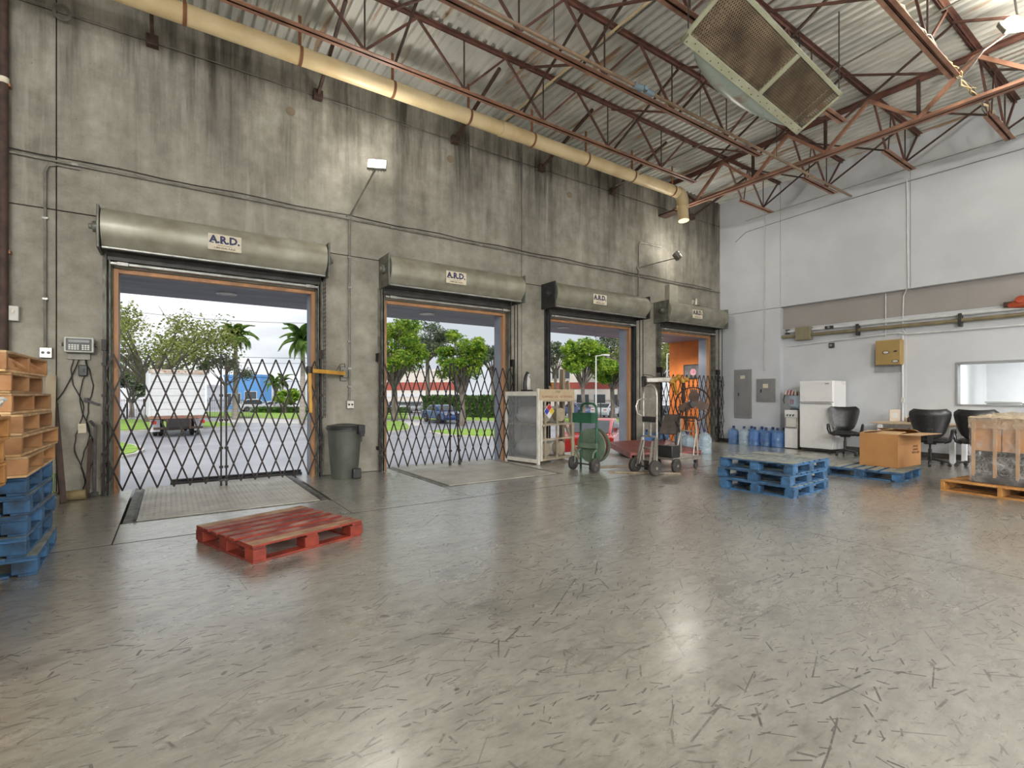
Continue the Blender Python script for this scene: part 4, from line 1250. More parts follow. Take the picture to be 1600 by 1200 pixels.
# stack of three blue pallets
b0 = block_pallet('blue pallet at the bottom of the stack of three in mid floor', M_bluetop, M_blue, L=0.98, W=1.12)
b0.rotation_euler = (0, 0, R(94)); b0.location = (6.98, 3.69, 0)
copy_tree(b0, 'blue pallet in the middle of the stack of three in mid floor', (6.97, 3.71, 0.146), R(92.5))
copy_tree(b0, 'blue pallet with scuffed bare boards on top of the stack of three', (6.985, 3.69, 0.292), R(93))
bs = copy_tree(b0, 'single blue pallet carrying the open cardboard box', (9.43, 3.42, 0), R(4))

# left stacks: tan over blue, mostly cut by the frame
proto_t = stringer_pallet('pale wooden pallet over the left blue stack, lowest of the pale ones', M_wood, m_str=M('reddish_pallet_wood', (0.47, 0.25, 0.11), (0.30, 0.14, 0.055), rough=0.75, scale=7, detail=7, bump=0.2, rand=0.2))
xs = -1.39
tanj = [(0.05, 0.0), (0.045, 0.02), (0.03, -0.02), (0.0, 0.0), (-0.035, 0.02), (-0.02, -0.03)]
words_ = ['lowest', 'second lowest', 'third lowest', 'fourth lowest', 'second from top', 'topmost']
blj = [(0.02, 0.0, 2), (-0.02, 0.0, 0), (-0.01, 0.03, -1), (-0.015, 0.02, 1), (-0.02, 0.0, 0)]
z = 0.0
for k in range(5):
    copy_tree(b0, 'blue pallet under the pale pallets at left, %s of the blue ones' % ('lowest', 'second', 'third', 'fourth', 'topmost')[k],
              (xs + blj[k][0], 5.4 + blj[k][1], z), R(90 + blj[k][2]))
    z += 0.1462
for k in range(6):
    if k == 0:
        o = proto_t
    else:
        o = copy_tree(proto_t, 'pale wooden pallet over the left blue stack, %s of the pale ones' % words_[k])
    o.location = (xs + tanj[k][0], 5.35 + tanj[k][1], z); o.rotation_euler = (0, 0, R(90 + (-1) ** k * 1.2))
    z += 0.1462
z = 0.0
proto_o = stringer_pallet('orange wooden pallet at the bottom of the nearest stack at the left edge', M_woodo)
for k in range(8):
    if k == 0:
        o = proto_o
    else:
        o = copy_tree(proto_o, 'orange wooden pallet of the nearest left edge stack, %s from its floor' % ('', 'second', 'third', 'fourth', 'fifth', 'sixth', 'seventh', 'eighth')[k])
    o.location = (-1.41 + (0.02, -0.03, -0.05, -0.01, 0.0, 0.03, 0.04, 0.05)[k], 3.84 + 0.012 * (k % 3), z); o.rotation_euler = (0, 0, R(90 + 0.8 * (-1) ** k))
    z += 0.1462
# white cord bundle on the near stack
wc = T('cord_bundle', 'crumpled white cord bundle lying on the nearest left pallet stack', 'cord', (-0.98, 4.26, z + 0.03))
r2 = random.Random(3)
for k in range(7):
    MB().tube([((0.08 + 0.02 * r2.random()) * math.cos(a) + 0.01 * k, (0.06 + 0.02 * r2.random()) * math.sin(a), -0.005 + 0.012 * k + 0.02 * r2.random()) for a in [2 * PI * q / 14 for q in range(14)]],
              0.012, 6, closed=True).build('cord_loop', M_offwhite, wc)
# timber and scrap behind the stacks
pl = T('timber_plank', 'weathered timber plank leaning on the wall behind the pallets', 'plank', (-1.20, 7.98, 0))
MB().bar((0, 0, 0), (-0.02, 0.36, 1.55), 0.10, 0.035).build('plank_body', M_woodw, pl, bevel=0.004)
MB().bar((0.0, -0.006, 0.02), (0.007, 0.074, 0.36), 0.104, 0.039).build('green_end', M('green_paint_end', (0.20, 0.27, 0.10), (0.13, 0.19, 0.07), rough=0.7), pl)['label'] = 'green painted foot of the plank'
pl2 = tag(MB().bar((0, 0, 0), (-0.12, 0.3, 1.2), 0.06, 0.05).build('timber_batten', M_darkrust, loc=(-1.07, 8.05, 0)), 'dark timber batten leaning beside the weathered plank', 'batten')
lg = T('round_log', 'round timber pole lying on the floor along the wall behind the pallets', 'log', (-1.75, 8.17, 0.062))
MB().tube([(0, 0, 0), (0.88, 0.0, 0)], 0.06, 14).build('pole', M('mossy_wood', (0.30, 0.22, 0.11), (0.16, 0.13, 0.06), rough=0.8, scale=8, bump=0.2), lg)
al = T('steel_angle', 'pale steel angle strip lying on the floor behind the left stacks', 'steel strip', (-1.05, 6.75, 0))
MB().bar((0, 0, 0.055), (-0.05, 1.25, 0.055), 0.012, 0.11).bar((-0.045, 0, 0.006), (-0.095, 1.25, 0.006), 0.09, 0.012).build('strip', M_alu, al)

# ================================================================== cylinder cage
cg = T('cylinder_cage', 'white steel gas cylinder cage with barred front beside the third door', 'cage', (5.70, 7.44, 0), R(10))
CW, CD, CH = 1.02, 0.86, 1.38
M_cage = M('white_cage_paint', (0.70, 0.68, 0.62), (0.56, 0.53, 0.46), rough=0.5, scale=6)
M_cageb = M('dusty_tan_cage_paint', (0.42, 0.36, 0.27), (0.32, 0.265, 0.19), rough=0.6, scale=6)
for x, y, mt in ((0, 0, M_cage), (CW, 0, M_cageb), (0, CD, M_cage), (CW, CD, M_cageb)):
    MB().bx(x - 0.025, x + 0.025, y - 0.025, y + 0.025, 0, CH + (0.05 if y == 0 and x == 0 else 0)).build('corner_post', mt, cg, bevel=0.004)
for z in (0.06, CH - 0.05):
    MB().bx(-0.02, 0.02, 0.025, CD - 0.025, z - 0.035, z + 0.035).build('side_rail', M_cage, cg)
    MB().bx(CW - 0.02, CW + 0.02, 0.025, CD - 0.025, z - 0.03, z + 0.03).build('side_rail', M_cageb, cg)
    MB().bx(0.025, CW - 0.025, CD - 0.02, CD + 0.02, z - 0.03, z + 0.03).build('back_rail', M_cageb, cg)
def perf():
    m, t, b = nodes_mat('perforated_sheet')
    b.inputs['Base Color'].default_value = (0.42, 0.43, 0.44, 1); b.inputs['Roughness'].default_value = 0.45; b.inputs['Metallic'].default_value = 0.3
    g = t.nodes.new('ShaderNodeTexCoord')
    v = t.nodes.new('ShaderNodeTexVoronoi'); v.inputs['Scale'].default_value = 70; v.inputs['Randomness'].default_value = 0
    t.links.new(g.outputs['Object'], v.inputs['Vector'])
    gt = t.nodes.new('ShaderNodeMath'); gt.operation = 'GREATER_THAN'; gt.inputs[1].default_value = 0.56
    t.links.new(v.outputs['Distance'], gt.inputs[0]); t.links.new(gt.outputs[0], b.inputs['Alpha'])
    return m
MPERF = perf()
MB().bx(-0.004, 0.004, 0.02, CD - 0.02, 0.09, CH - 0.08).build('perforated_panel', MPERF, cg)
for yy in (0.22, 0.43, 0.65):
    MB().bx(CW - 0.01, CW + 0.01, yy - 0.01, yy + 0.01, 0.09, CH - 0.08).build('side_bar', M_cageb, cg)
MB().bx(-0.01, CW + 0.01, 0, CD + 0.01, CH - 0.015, CH).build('roof_sheet', M_cage, cg)
for z in (0.08, 0.74):
    sh = MB()
    for k in range(5):
        sh.bx(0.02, CW - 0.02, 0.06 + k * 0.18, 0.10 + k * 0.18, z - 0.012, z + 0.012)
    sh.build('shelf_rack', M_cageb, cg)
for x in (0.17, 0.51, 0.98):
    MB().bx(x - 0.018, x + 0.018, -0.03, -0.008, 0.06, CH - 0.16).build('front_bar', M_cageb, cg)
MB().bx(0.03, 0.09, -0.03, -0.006, 0.06, CH - 0.16).build('front_bar', M_cage, cg)
for z in (0.08, 0.46, 0.74, CH - 0.18):
    MB().bx(0.03, CW, -0.026, -0.006, z - 0.018, z + 0.018).build('front_bar', M_cageb, cg)
bd = MB().bx(0.0, CW + 0.01, -0.04, -0.028, CH - 0.17, CH + 0.04).build('sign_board', M('tan_sign_board', (0.50, 0.40, 0.27), (0.42, 0.32, 0.2), rough=0.6), cg)
M_rink = M('faded_red_ink', (0.36, 0.12, 0.06), rough=0.6)
text('FLAMMABLE GAS   NO SMOKING', 0.062, M_rink, bd, (CW / 2, -0.0408, CH - 0.105), (R(90), 0, 0))
text('LP GAS', 0.045, M_inkbrown, bd, (CW / 2, -0.0408, CH - 0.01), (R(90), 0, 0))
MB().lathe([(0.03, 0), (0.03, 0.04), (0.012, 0.05), (0.012, 0.08), (0, 0.08)], 14, Tz(0.10, -0.03, 0.72, rx=R(90))).build('door_knob', M_alu, cg)
hz = MB().bx(-0.105, 0.105, -0.004, 0.004, -0.105, 0.105).build('hazard_diamond', M_offwhite, cg, loc=(0.26, -0.04, 1.0), rot=(0, R(45), 0))
hz['label'] = 'four colour hazard diamond sign'
for nm, x0, x1, z0, z1, cc in (('red_quarter', -0.1, 0, 0, 0.1, (0.55, 0.02, 0.03)), ('blue_quarter', -0.1, 0, -0.1, 0, (0.03, 0.06, 0.38)), ('yellow_quarter', 0, 0.1, 0, 0.1, (0.75, 0.6, 0.03)), ('white_quarter', 0, 0.1, -0.1, 0, (0.7, 0.7, 0.68))):
    pass
# quarters: after the 45 degree turn, local -x/+z is the top, and so on
def quarter(nm, sx, sz, cc):
    MB().bx(min(0.003 * sx, 0.098 * sx), max(0.003 * sx, 0.098 * sx), -0.0065, -0.004, min(0.003 * sz, 0.098 * sz), max(0.003 * sz, 0.098 * sz)).build(nm, M('hazard_' + nm, cc, cc, rough=0.45, rand=0), hz)
quarter('red_quarter', -1, 1, (0.50, 0.02, 0.03)); quarter('blue_quarter', -1, -1, (0.03, 0.05, 0.36)); quarter('yellow_quarter', 1, 1, (0.75, 0.55, 0.03)); quarter('white_quarter', 1, -1, (0.7, 0.7, 0.68))
text('1', 0.08, M_blackp, hz, (0.05, -0.0068, 0.05), (R(90), R(-45), 0))
ci_, si_ = math.cos(R(10)), math.sin(R(10))
for k, (x, z, lab) in enumerate(((0.28, 0.262, 'grey gas cylinder lying on the lower rack of the cage, left'), (0.72, 0.262, 'grey gas cylinder lying on the lower rack of the cage, right'),
                                 (0.28, 0.92, 'grey gas cylinder lying on the upper rack of the cage, behind the hazard sign'), (0.72, 0.92, 'grey gas cylinder lying on the upper rack of the cage, right'))):
    c = T('gas_cylinder', lab, 'gas cylinder', (5.70 + x * ci_ - 0.06 * si_, 7.44 + x * si_ + 0.06 * ci_, z), R(10), group='gas cylinders in the cage')
    Tc = Matrix.Rotation(R(-90), 4, 'X')
    MB().lathe([(0.12, 0.10), (0.162, 0.15), (0.168, 0.22), (0.168, 0.56), (0.162, 0.63), (0.12, 0.70), (0.05, 0.73), (0, 0.73)], 22, Tc).build('tank', M('pale_grey_tank_paint', (0.66, 0.66, 0.64), (0.5, 0.5, 0.48), rough=0.4, metal=0.2), c)
    MB().lathe([(0.125, 0.0), (0.135, 0.0), (0.135, 0.13), (0.125, 0.13)], 22, Tc).build('foot_ring', M_cageb, c)
    MB().lathe([(0.09, 0.68), (0.10, 0.68), (0.10, 0.78), (0.09, 0.78)], 18, Tc).lathe([(0.02, 0.73), (0.02, 0.77), (0, 0.77)], 10, Tc).build('valve_collar', M_alu, c)
jk = T('bottle_jack', 'dark bottle jack with grey canister standing on the cage', 'jack', (5.78, 7.92, CH), R(20))
MB().bx(-0.10, 0.12, -0.08, 0.08, 0, 0.035).build('base', M_blackp, jk, bevel=0.012)
MB().lathe([(0.05, 0.03), (0.055, 0.05), (0.05, 0.24), (0.03, 0.27), (0.02, 0.30), (0.045, 0.31), (0.045, 0.34), (0, 0.35)], 16, Tz(0.04, 0, 0)).build('canister', M_offwhite, jk)
MB().tube([(-0.05, 0, 0.03), (-0.07, 0, 0.15), (-0.03, 0, 0.30), (0.02, 0, 0.37), (0.06, 0, 0.36)], [0.04, 0.035, 0.03, 0.028, 0.02], 10).build('lever_arm', M_blackp, jk)
# boards standing at the third door behind the cage
for nm, p, q, w, h, lab, cat in (('wooden_post', (6.98, 8.28, 0), (7.0, 8.28, 1.87), 0.12, 0.07, 'square wooden post standing behind the cylinder cage', 'post'),
                                 ('wooden_board', (6.98, 7.72, 0), (6.62, 8.26, 1.5), 0.10, 0.03, 'slim wooden board leaning diagonally behind the cage', 'board'),
                                 ('wooden_board', (7.12, 8.05, 0), (7.16, 8.30, 1.62), 0.10, 0.03, 'grey weathered board leaning beside the wooden post', 'board'),
                                 ('wooden_offcut', (6.72, 8.30, 1.22), (6.72, 8.30, 1.58), 0.06, 0.06, 'short orange wood offcut on the left jamb of the third door', 'offcut')):
    tag(MB().bar(p, q, w, h).build(nm, M_woodw if 'offcut' not in nm else M_woodo, bevel=0.004), lab, cat)
for (nm, p, q, lab) in (('floor_batten', (6.12, 6.03, 0.012), (6.95, 5.22, 0.012), 'pale wooden batten lying on the floor before the hand truck'), ('floor_batten', (6.25, 6.6, 0.012), (7.1, 6.25, 0.012), 'thin wooden batten lying on the floor behind the hose reel')):
    tag(MB().bar(p, q, 0.09, 0.022).build(nm, M_woodw, bevel=0.003), lab, 'batten')

# ================================================================== wheels helper
def wheel(parent, c, r, w, axis='y', hub=None, name='wheel', rot=0.0):
    Tm = Matrix.Translation(c) @ Matrix.Rotation(rot, 4, 'Z') @ (Matrix.Rotation(R(90), 4, 'X') if axis == 'y' else Matrix.Rotation(R(90), 4, 'Y'))
    h = w / 2
    o = MB().lathe([(r * 0.55, -h * 0.8), (r * 0.86, -h), (r, -h * 0.6), (r, h * 0.6), (r * 0.86, h), (r * 0.55, h * 0.8)], 22, Tm).build(name, M_tyre, parent)
    hb = MB().lathe([(r * 0.56, -h * 0.75), (r * 0.5, -h * 0.45), (r * 0.2, -h * 0.4), (r * 0.2, -h * 1.1), (0, -h * 1.1)], 18, Tm)
    hb.lathe([(r * 0.56, h * 0.75), (r * 0.5, h * 0.45), (r * 0.2, h * 0.4), (r * 0.2, h * 1.1), (0, h * 1.1)], 18, Tm)
    hb.build('hub', hub or M_alu, o)
    return o


# ---- hose reel cart
hr = T('hose_reel_cart', 'green strapping reel cart with toolbox tray on two black wheels', 'reel cart', (6.02, 6.42, 0), R(10))
for s in (-1, 1):
    wheel(hr, (-0.13, 0.235 * s, 0.12), 0.12, 0.06, hub=M_alu)
    MB().tube([(0, 0.17 * s, 0.0), (0, 0.17 * s, 1.0), (0, 0.165 * s, 1.08), (0, 0.14 * s, 1.13), (0, 0.09 * s, 1.16), (0, 0, 1.165)], 0.02, 10).build('frame_rail', M_green, hr)
    MB().tube([(-0.13, 0.2 * s, 0.13), (-0.14, 0.19 * s, 0.26), (-0.10, 0.18 * s, 0.32), (0.0, 0.17 * s, 0.36)], 0.016, 8).build('wheel_brace', M_greenf, hr)
MB().tube([(-0.13, -0.23, 0.12), (-0.13, 0.23, 0.12)], 0.013, 8).build('axle', M_dsteel, hr)
MB().bx(-0.03, 0.01, -0.19, 0.19, 0.38, 0.47).build('cross_plate', M_greenf, hr, bevel=0.006)
tb = MB().bx(-0.20, -0.02, -0.2, 0.2, 0.83, 0.835).bx(-0.20, -0.195, -0.2, 0.2, 0.835, 1.0).bx(-0.025, -0.02, -0.2, 0.2, 0.835, 1.0).bx(-0.20, -0.02, -0.2, -0.195, 0.835, 1.0).bx(-0.20, -0.02, 0.195, 0.2, 0.835, 1.0)
tb.build('tool_tray', M_green, hr)
Tr = Matrix.Translation((0.17, 0, 0.42)) @ Matrix.Rotation(R(90), 4, 'Y')
MB().lathe([(0.05, -0.10), (0.30, -0.10), (0.305, -0.095), (0.305, -0.085), (0.20, -0.085), (0.17, -0.07)], 32, Tr).build('reel_flange', M_greenf, hr)
MB().lathe([(0.17, 0.03), (0.305, 0.035), (0.305, 0.05), (0.05, 0.05)], 32, Tr).build('reel_flange', M_greenf, hr)
MB().lathe([(0.16, -0.085), (0.27, -0.08), (0.28, -0.02), (0.27, 0.03), (0.16, 0.035)], 32, Tr).build('wound_strap', M('dark_red_strap', (0.10, 0.02, 0.02), (0.05, 0.012, 0.012), rough=0.5), hr)
MB().lathe([(0.16, -0.06), (0.15, -0.118), (0.06, -0.118), (0.06, -0.15), (0, -0.15)], 24, Tr).build('reel_hub', M_greenf, hr)
MB().bx(0.08, 0.26, -0.05, 0.05, 0, 0.13).build('rear_foot', M_dsteel, hr)

# ---- hand truck
ht = T('hand_truck', 'tall dull aluminium hand truck with looped handle and two wheels', 'hand truck', (6.58, 5.56, 0), R(-4))
for s in (-1, 1):
    wheel(ht, (-0.10, 0.225 * s, 0.125), 0.125, 0.085, hub=M_alu)
    MB().tube([(0.02, 0.15 * s, 0.06), (0.02, 0.15 * s, 1.28)], 0.018, 10).build('side_rail', M_alu, ht)
    MB().bar((-0.09, 0.20 * s, 0.14), (0.0, 0.165 * s, 0.60), 0.05, 0.02).build('wheel_strut', M_alu, ht)
    MB().bar((-0.11, 0.13 * s, 0.16), (-0.02, 0.10 * s, 0.55), 0.04, 0.02).build('wheel_strut', M_alu, ht)
MB().tube([(0.02, 0.15 * math.cos(a), 1.28 + 0.20 * math.sin(a)) for a in [PI * k / 12 for k in range(13)]], 0.018, 10).build('top_loop', M_alu, ht)
MB().tube([(-0.02, 0.15, 0.95), (-0.10, 0.17, 1.0), (-0.12, 0.18, 1.12), (-0.08, 0.17, 1.22), (0.0, 0.15, 1.25)], 0.014, 8).build('side_grip', M_alu, ht)
for z in (0.20, 0.42, 0.62, 0.86, 1.24):
    MB().bx(0.0, 0.04, -0.15, 0.15, z - 0.015, z + 0.015).build('cross_bar', M_alu, ht)
MB().bx(-0.01, 0.03, -0.15, 0.15, 0.86, 0.95).build('cross_plate', M_dsteel, ht, bevel=0.005)
MB().bx(0.0, 0.03, -0.025, 0.025, 0.62, 0.86).build('centre_strap', M_alu, ht)
MB().tube([(-0.10, -0.22, 0.125), (-0.10, 0.22, 0.125)], 0.014, 8).build('axle', M_dsteel, ht)
MB().bx(0.04, 0.30, -0.2, 0.2, 0.02, 0.032).build('toe_plate', M_alu, ht)
MB().bx(-0.05, 0.0, -0.07, 0.07, 0.06, 0.22).build('axle_guard', M_dsteel, ht, bevel=0.01)
# black battery crate behind it, on the cart
# ---- platform cart
pc = T('platform_cart', 'low aluminium platform cart with a tubular end handle behind the hand truck', 'cart', (7.35, 5.60, 0), R(4))
MB().bx(-0.42, 0.42, -0.22, 0.22, 0.21, 0.245).build('deck', M_alu, pc, bevel=0.006)
for s in (-1, 1):
    MB().bx(-0.42, 0.42, 0.2 * s - 0.015, 0.2 * s + 0.015, 0.175, 0.21).build('deck_rail', M_alu, pc)
    wheel(pc, (0.33, 0.17 * s, 0.06), 0.06, 0.035, hub=M_dsteel, name='caster')
    MB().bx(0.30, 0.36, 0.17 * s - 0.025, 0.17 * s + 0.025, 0.11, 0.18).build('caster_fork', M_dsteel, pc)
    wheel(pc, (-0.36, 0.20 * s - 0.03, 0.12), 0.12, 0.07, hub=M_alu)
    MB().tube([(0.39, 0.17 * s, 0.24), (0.36, 0.15 * s, 0.88)], 0.016, 8).build('handle_leg', M_alu, pc)
    MB().tube([(0.25, 0.17 * s, 0.24), (0.35, 0.155 * s, 0.62)], 0.012, 8).build('handle_brace', M_alu, pc)
MB().tube([(0.36, -0.19, 0.88), (0.36, -0.15, 0.905), (0.36, 0.15, 0.905), (0.36, 0.19, 0.88)], 0.024, 10).build('handle_grip', M_darkrust, pc)
MB().tube([(0.36, -0.155, 0.66), (0.36, 0.155, 0.66)], 0.012, 8).build('handle_bar', M_alu, pc)
bc = T('battery_crate', 'black slatted battery crate standing on the platform cart', 'crate', (7.07, 5.55, 0.247), R(4))
MB().bx(-0.12, 0.12, -0.15, 0.15, 0, 0.2).build('crate_body', M_blackp, bc, bevel=0.012)
for k in range(4):
    MB().bar((-0.124, -0.13, 0.03 + 0.03 * k), (-0.124, 0.12, 0.08 + 0.03 * k), 0.008, 0.012).build('slat', M_dsteel, bc)

# ---- pedestal fan
fn = T('pedestal_fan', 'rusty pedestal fan with open round guard before the fourth gate', 'fan', (10.62, 7.80, 0))
MB().tube([(0, 0, 0), (0, 0, 1.02)], 0.035, 12).build('pole', M_darkrust, fn)
MB().lathe([(0.28, 0), (0.28, 0.03), (0.10, 0.05), (0.05, 0.12), (0, 0.12)], 24).build('base', M_darkrust, fn)
MB().tube([(0.02, 0.1, 1.1), (0.02, 0.1, 1.62)], 0.045, 8).build('motor_bracket', M_darkrust, fn)
fy = R(-40)
Tf = Matrix.Translation((0.10, -0.12, 1.08)) @ Matrix.Rotation(fy, 4, 'Z')
for dy in (-0.05, 0.05):
    MB().tube([Tf @ Vector((0.42 * math.cos(a), dy, 0.42 * math.sin(a))) for a in [2 * PI * k / 36 for k in range(36)]], 0.012, 6, closed=True).build('guard_ring', M_darkrust, fn)
g_ = MB()
for k in range(8):
    a = 2 * PI * k / 8 + 0.2
    g_.tube([Tf @ Vector((0.42 * math.cos(a), -0.05, 0.42 * math.sin(a))), Tf @ Vector((0.42 * math.cos(a), 0.05, 0.42 * math.sin(a)))], 0.006, 5)
for a in (R(60), R(150), R(240), R(330)):
    g_.tube([Tf @ Vector((0.08 * math.cos(a), 0.05, 0.08 * math.sin(a))), Tf @ Vector((0.42 * math.cos(a), 0.05, 0.42 * math.sin(a)))], 0.007, 5)
g_.build('guard_spokes', M_darkrust, fn)
for k, a in enumerate((R(85), R(-8), R(200))):
    bl = MB(); rows = []
    for q in range(7):
        r_ = 0.07 + 0.30 * q / 6
        w_ = 0.055 + 0.05 * math.sin(PI * min(1, q / 5)) + 0.02
        tw = R(28 - 14 * q / 6)
        for s in (-1, 1):
            u = s * w_
            rows.append(Tf @ Vector((r_ * math.cos(a) - u * math.cos(tw) * math.sin(a), u * math.sin(tw), r_ * math.sin(a) + u * math.cos(tw) * math.cos(a))))
    nv = len(rows)
    offs = Tf.to_3x3() @ Vector((0, 0.006, 0))
    bl.add(rows + [p + offs for p in rows], [(2 * q, 2 * q + 1, 2 * q + 3, 2 * q + 2) for q in range(6)] + [(nv + 2 * q + 2, nv + 2 * q + 3, nv + 2 * q + 1, nv + 2 * q) for q in range(6)])
    bl.build('blade', M('brown_fan_blade', (0.13, 0.085, 0.06), (0.07, 0.045, 0.035), rough=0.5), fn)
MB().lathe([(0.075, -0.05), (0.08, 0.0), (0.075, 0.06), (0.10, 0.07), (0.10, 0.25), (0.07, 0.28), (0, 0.28)], 18, Tf @ Matrix.Rotation(R(-90), 4, 'X')).build('motor', M_blackp, fn)

# ---- water jugs
JUG = None


def jug(label, x, y, mat=M_jug, cap=True, group=None, z=0):
    global JUG
    t = T('water_jug', label, 'water jug', (x, y, z), rnd.uniform(0, 6), group=group)
    prof = [(0.0, 0.012), (0.12, 0.0), (0.134, 0.012), (0.136, 0.10), (0.129, 0.112), (0.129, 0.125), (0.136, 0.137), (0.136, 0.215), (0.129, 0.227), (0.129, 0.24), (0.136, 0.252), (0.136, 0.325),
            (0.125, 0.355), (0.075, 0.395), (0.032, 0.415), (0.029, 0.45), (0.0, 0.45)]
    key = mat.name
    if key in SL:
        inst(SL[key], t)
    else:
        SL[key] = MB().lathe(prof, 22).build('bottle', mat, t)
    if cap:
        if 'cap' in SL:
            inst(SL['cap'], t)
        else:
            SL['cap'] = MB().lathe([(0.034, 0.425), (0.036, 0.43), (0.034, 0.485), (0.018, 0.49), (0, 0.49)], 14).build('cap', M_cap, t)
    return t


for k in range(5):
    jug('blue water jug in the front row below the electrical panels, %s from left' % ('first', 'second', 'third', 'fourth', 'fifth')[k], 12.55, 7.72 - 0.295 * k,
        M_jugc if k == 1 else M_jug, True, 'front row of blue water jugs')
for k in range(4):
    jug('blue water jug in the back row against the white wall, %s from left' % ('first', 'second', 'third', 'fourth')[k], 12.80, 7.36 - 0.285 * k, M_jug, True, 'back row of blue water jugs')
for k, (x, y) in enumerate(((9.42, 6.95), (9.75, 6.72), (9.62, 7.3), (10.0, 7.5), (10.35, 7.15))):
    jug('pale clear water jug behind the red dock board, %s from left' % ('first', 'second', 'third', 'fourth', 'fifth')[k], x + 0.25, y + 0.12, M_jugc, k % 2 == 0, 'pale water jugs by the fourth door')
for k, (x, y) in enumerate(((9.45, 8.05), (9.75, 8.0), (10.05, 8.05))):
    jug('blue water jug at the fourth door pilaster behind the hand truck, %s from left' % ('first', 'second', 'third')[k], x, y, M_jug, True, 'blue water jugs by the fourth door')
# dark chair like seat leftover behind hand truck
sc_ = T('folded_cart', 'dark tube frame with a brown-grey panel parked behind the hand truck', 'cart', (9.55, 7.45, 0), R(20))
MB().tube([(-0.3, -0.2, 0.1), (0.0, -0.2, 0.75), (0.15, -0.2, 0.95), (0.3, -0.2, 0.9)], 0.02, 8).build('frame_tube', M_blackp, sc_)
MB().tube([(-0.3, 0.2, 0.1), (0.0, 0.2, 0.75), (0.15, 0.2, 0.95), (0.3, 0.2, 0.9)], 0.02, 8).build('frame_tube', M_blackp, sc_)
MB().tube([(0.25, -0.2, 0.08), (0.05, -0.2, 0.5), (-0.25, -0.2, 0.72)], 0.02, 8).tube([(0.25, 0.2, 0.08), (0.05, 0.2, 0.5), (-0.25, 0.2, 0.72)], 0.02, 8).build('cross_tube', M_blackp, sc_)
MB().bar((-0.2, 0, 0.42), (0.18, 0, 0.85), 0.38, 0.03).build('seat_fabric', M('brown_grey_fabric', (0.11, 0.085, 0.075), (0.06, 0.05, 0.045), rough=0.9), sc_)
for x, y in ((-0.3, -0.2), (-0.3, 0.2), (0.27, -0.2), (0.27, 0.2)):
    wheel(sc_, (x, y, 0.09), 0.09, 0.04)

# ================================================================== right side: panels, cooler, fridge
def epanel(label, y0, y1, z0, z1):
    t = T('electrical_panel', label, 'electrical panel', (XP, (y0 + y1) / 2, (z0 + z1) / 2))
    w, h = (y1 - y0) / 2, (z1 - z0) / 2
    MB().bx(-0.03, 0, -w, w, -h, h).build('cover', M_panelg, t, bevel=0.004)
    MB().bx(-0.042, -0.03, -w * 0.72, w * 0.72, -h * 0.88, h * 0.88).build('door', M_panelg, t, bevel=0.004)
    MB().bx(-0.052, -0.042, w * 0.38, w * 0.52, -0.06, 0.03).build('latch', M_blackp, t, bevel=0.003)
    MB().bx(-0.045, -0.042, -w * 0.30, w * 0.25, h * 0.62 if h > 0.4 else h * 0.2, h * 0.62 + 0.09 if h > 0.4 else h * 0.2 + 0.11).build('paper_label', M_paper, t)
    sc2 = MB()
    for y in (-w + 0.02, w - 0.02):
        for z in (-h * 0.92, -h * 0.3, h * 0.3, h * 0.92):
            sc2.lathe([(0.008, 0), (0.006, 0.005), (0, 0.006)], 8, Tz(-0.03, y, z, ry=R(-90)))
    sc2.build('screws', M_alu, t)


epanel('tall grey electrical panel above the blue water jugs', 7.44, 7.93, 0.68, 2.01)
epanel('square grey electrical panel right of the tall one', 6.80, 7.30, 1.13, 1.74)
wcl = T('water_cooler', 'silver-white water cooler with three taps between jugs and fridge', 'water cooler', (12.68, 6.20, 0))
MB().bx(-0.15, 0.17, -0.155, 0.155, 0.01, 0.95).build('cabinet', M_alu, wcl, bevel=0.015)
MB().bx(-0.165, -0.15, -0.15, 0.15, 0.02, 0.50).build('front_panel', M_fridge, wcl, bevel=0.008)
MB().bx(-0.168, -0.15, -0.15, 0.15, 0.76, 0.945).build('tap_panel', M_fridge, wcl, bevel=0.01)
MB().bx(-0.156, -0.149, -0.12, 0.12, 0.53, 0.75).build('alcove', M_offwhite, wcl)
MB().bx(-0.19, -0.15, -0.12, 0.12, 0.505, 0.535).build('drip_tray', M_panelg, wcl, bevel=0.006)
for y in (-0.07, 0, 0.07):
    MB().tube([(-0.165, y, 0.83), (-0.20, y, 0.83), (-0.205, y, 0.79)], 0.014, 8).build('tap', M_blackp, wcl)
MB().lathe([(0.10, 0.95), (0.10, 0.975), (0.05, 0.98), (0, 0.98)], 20, Tz(0, 0, 0)).build('bottle_collar', M_blackp, wcl)
cj = T('cooler_bottle', 'upturned pale blue water bottle on top of the water cooler', 'water bottle', (12.68, 6.20, 0.985))
MB().lathe([(0.0, 0.0), (0.05, 0.0), (0.09, 0.03), (0.132, 0.06), (0.136, 0.10), (0.130, 0.15), (0.136, 0.18), (0.136, 0.30), (0.12, 0.315), (0, 0.315)], 24).build('bottle', M_jugc, cj)
MB().bx(-0.138, -0.134, -0.06, 0.04, 0.10, 0.22).build('bottle_label', M('dull_label', (0.22, 0.24, 0.33), (0.3, 0.15, 0.15), rough=0.5, scale=14), cj)
bg = T('cloth_bag', 'red and white striped cloth thrown on the cooler bottle', 'cloth', (12.68, 6.25, 1.30))
r2 = random.Random(5)
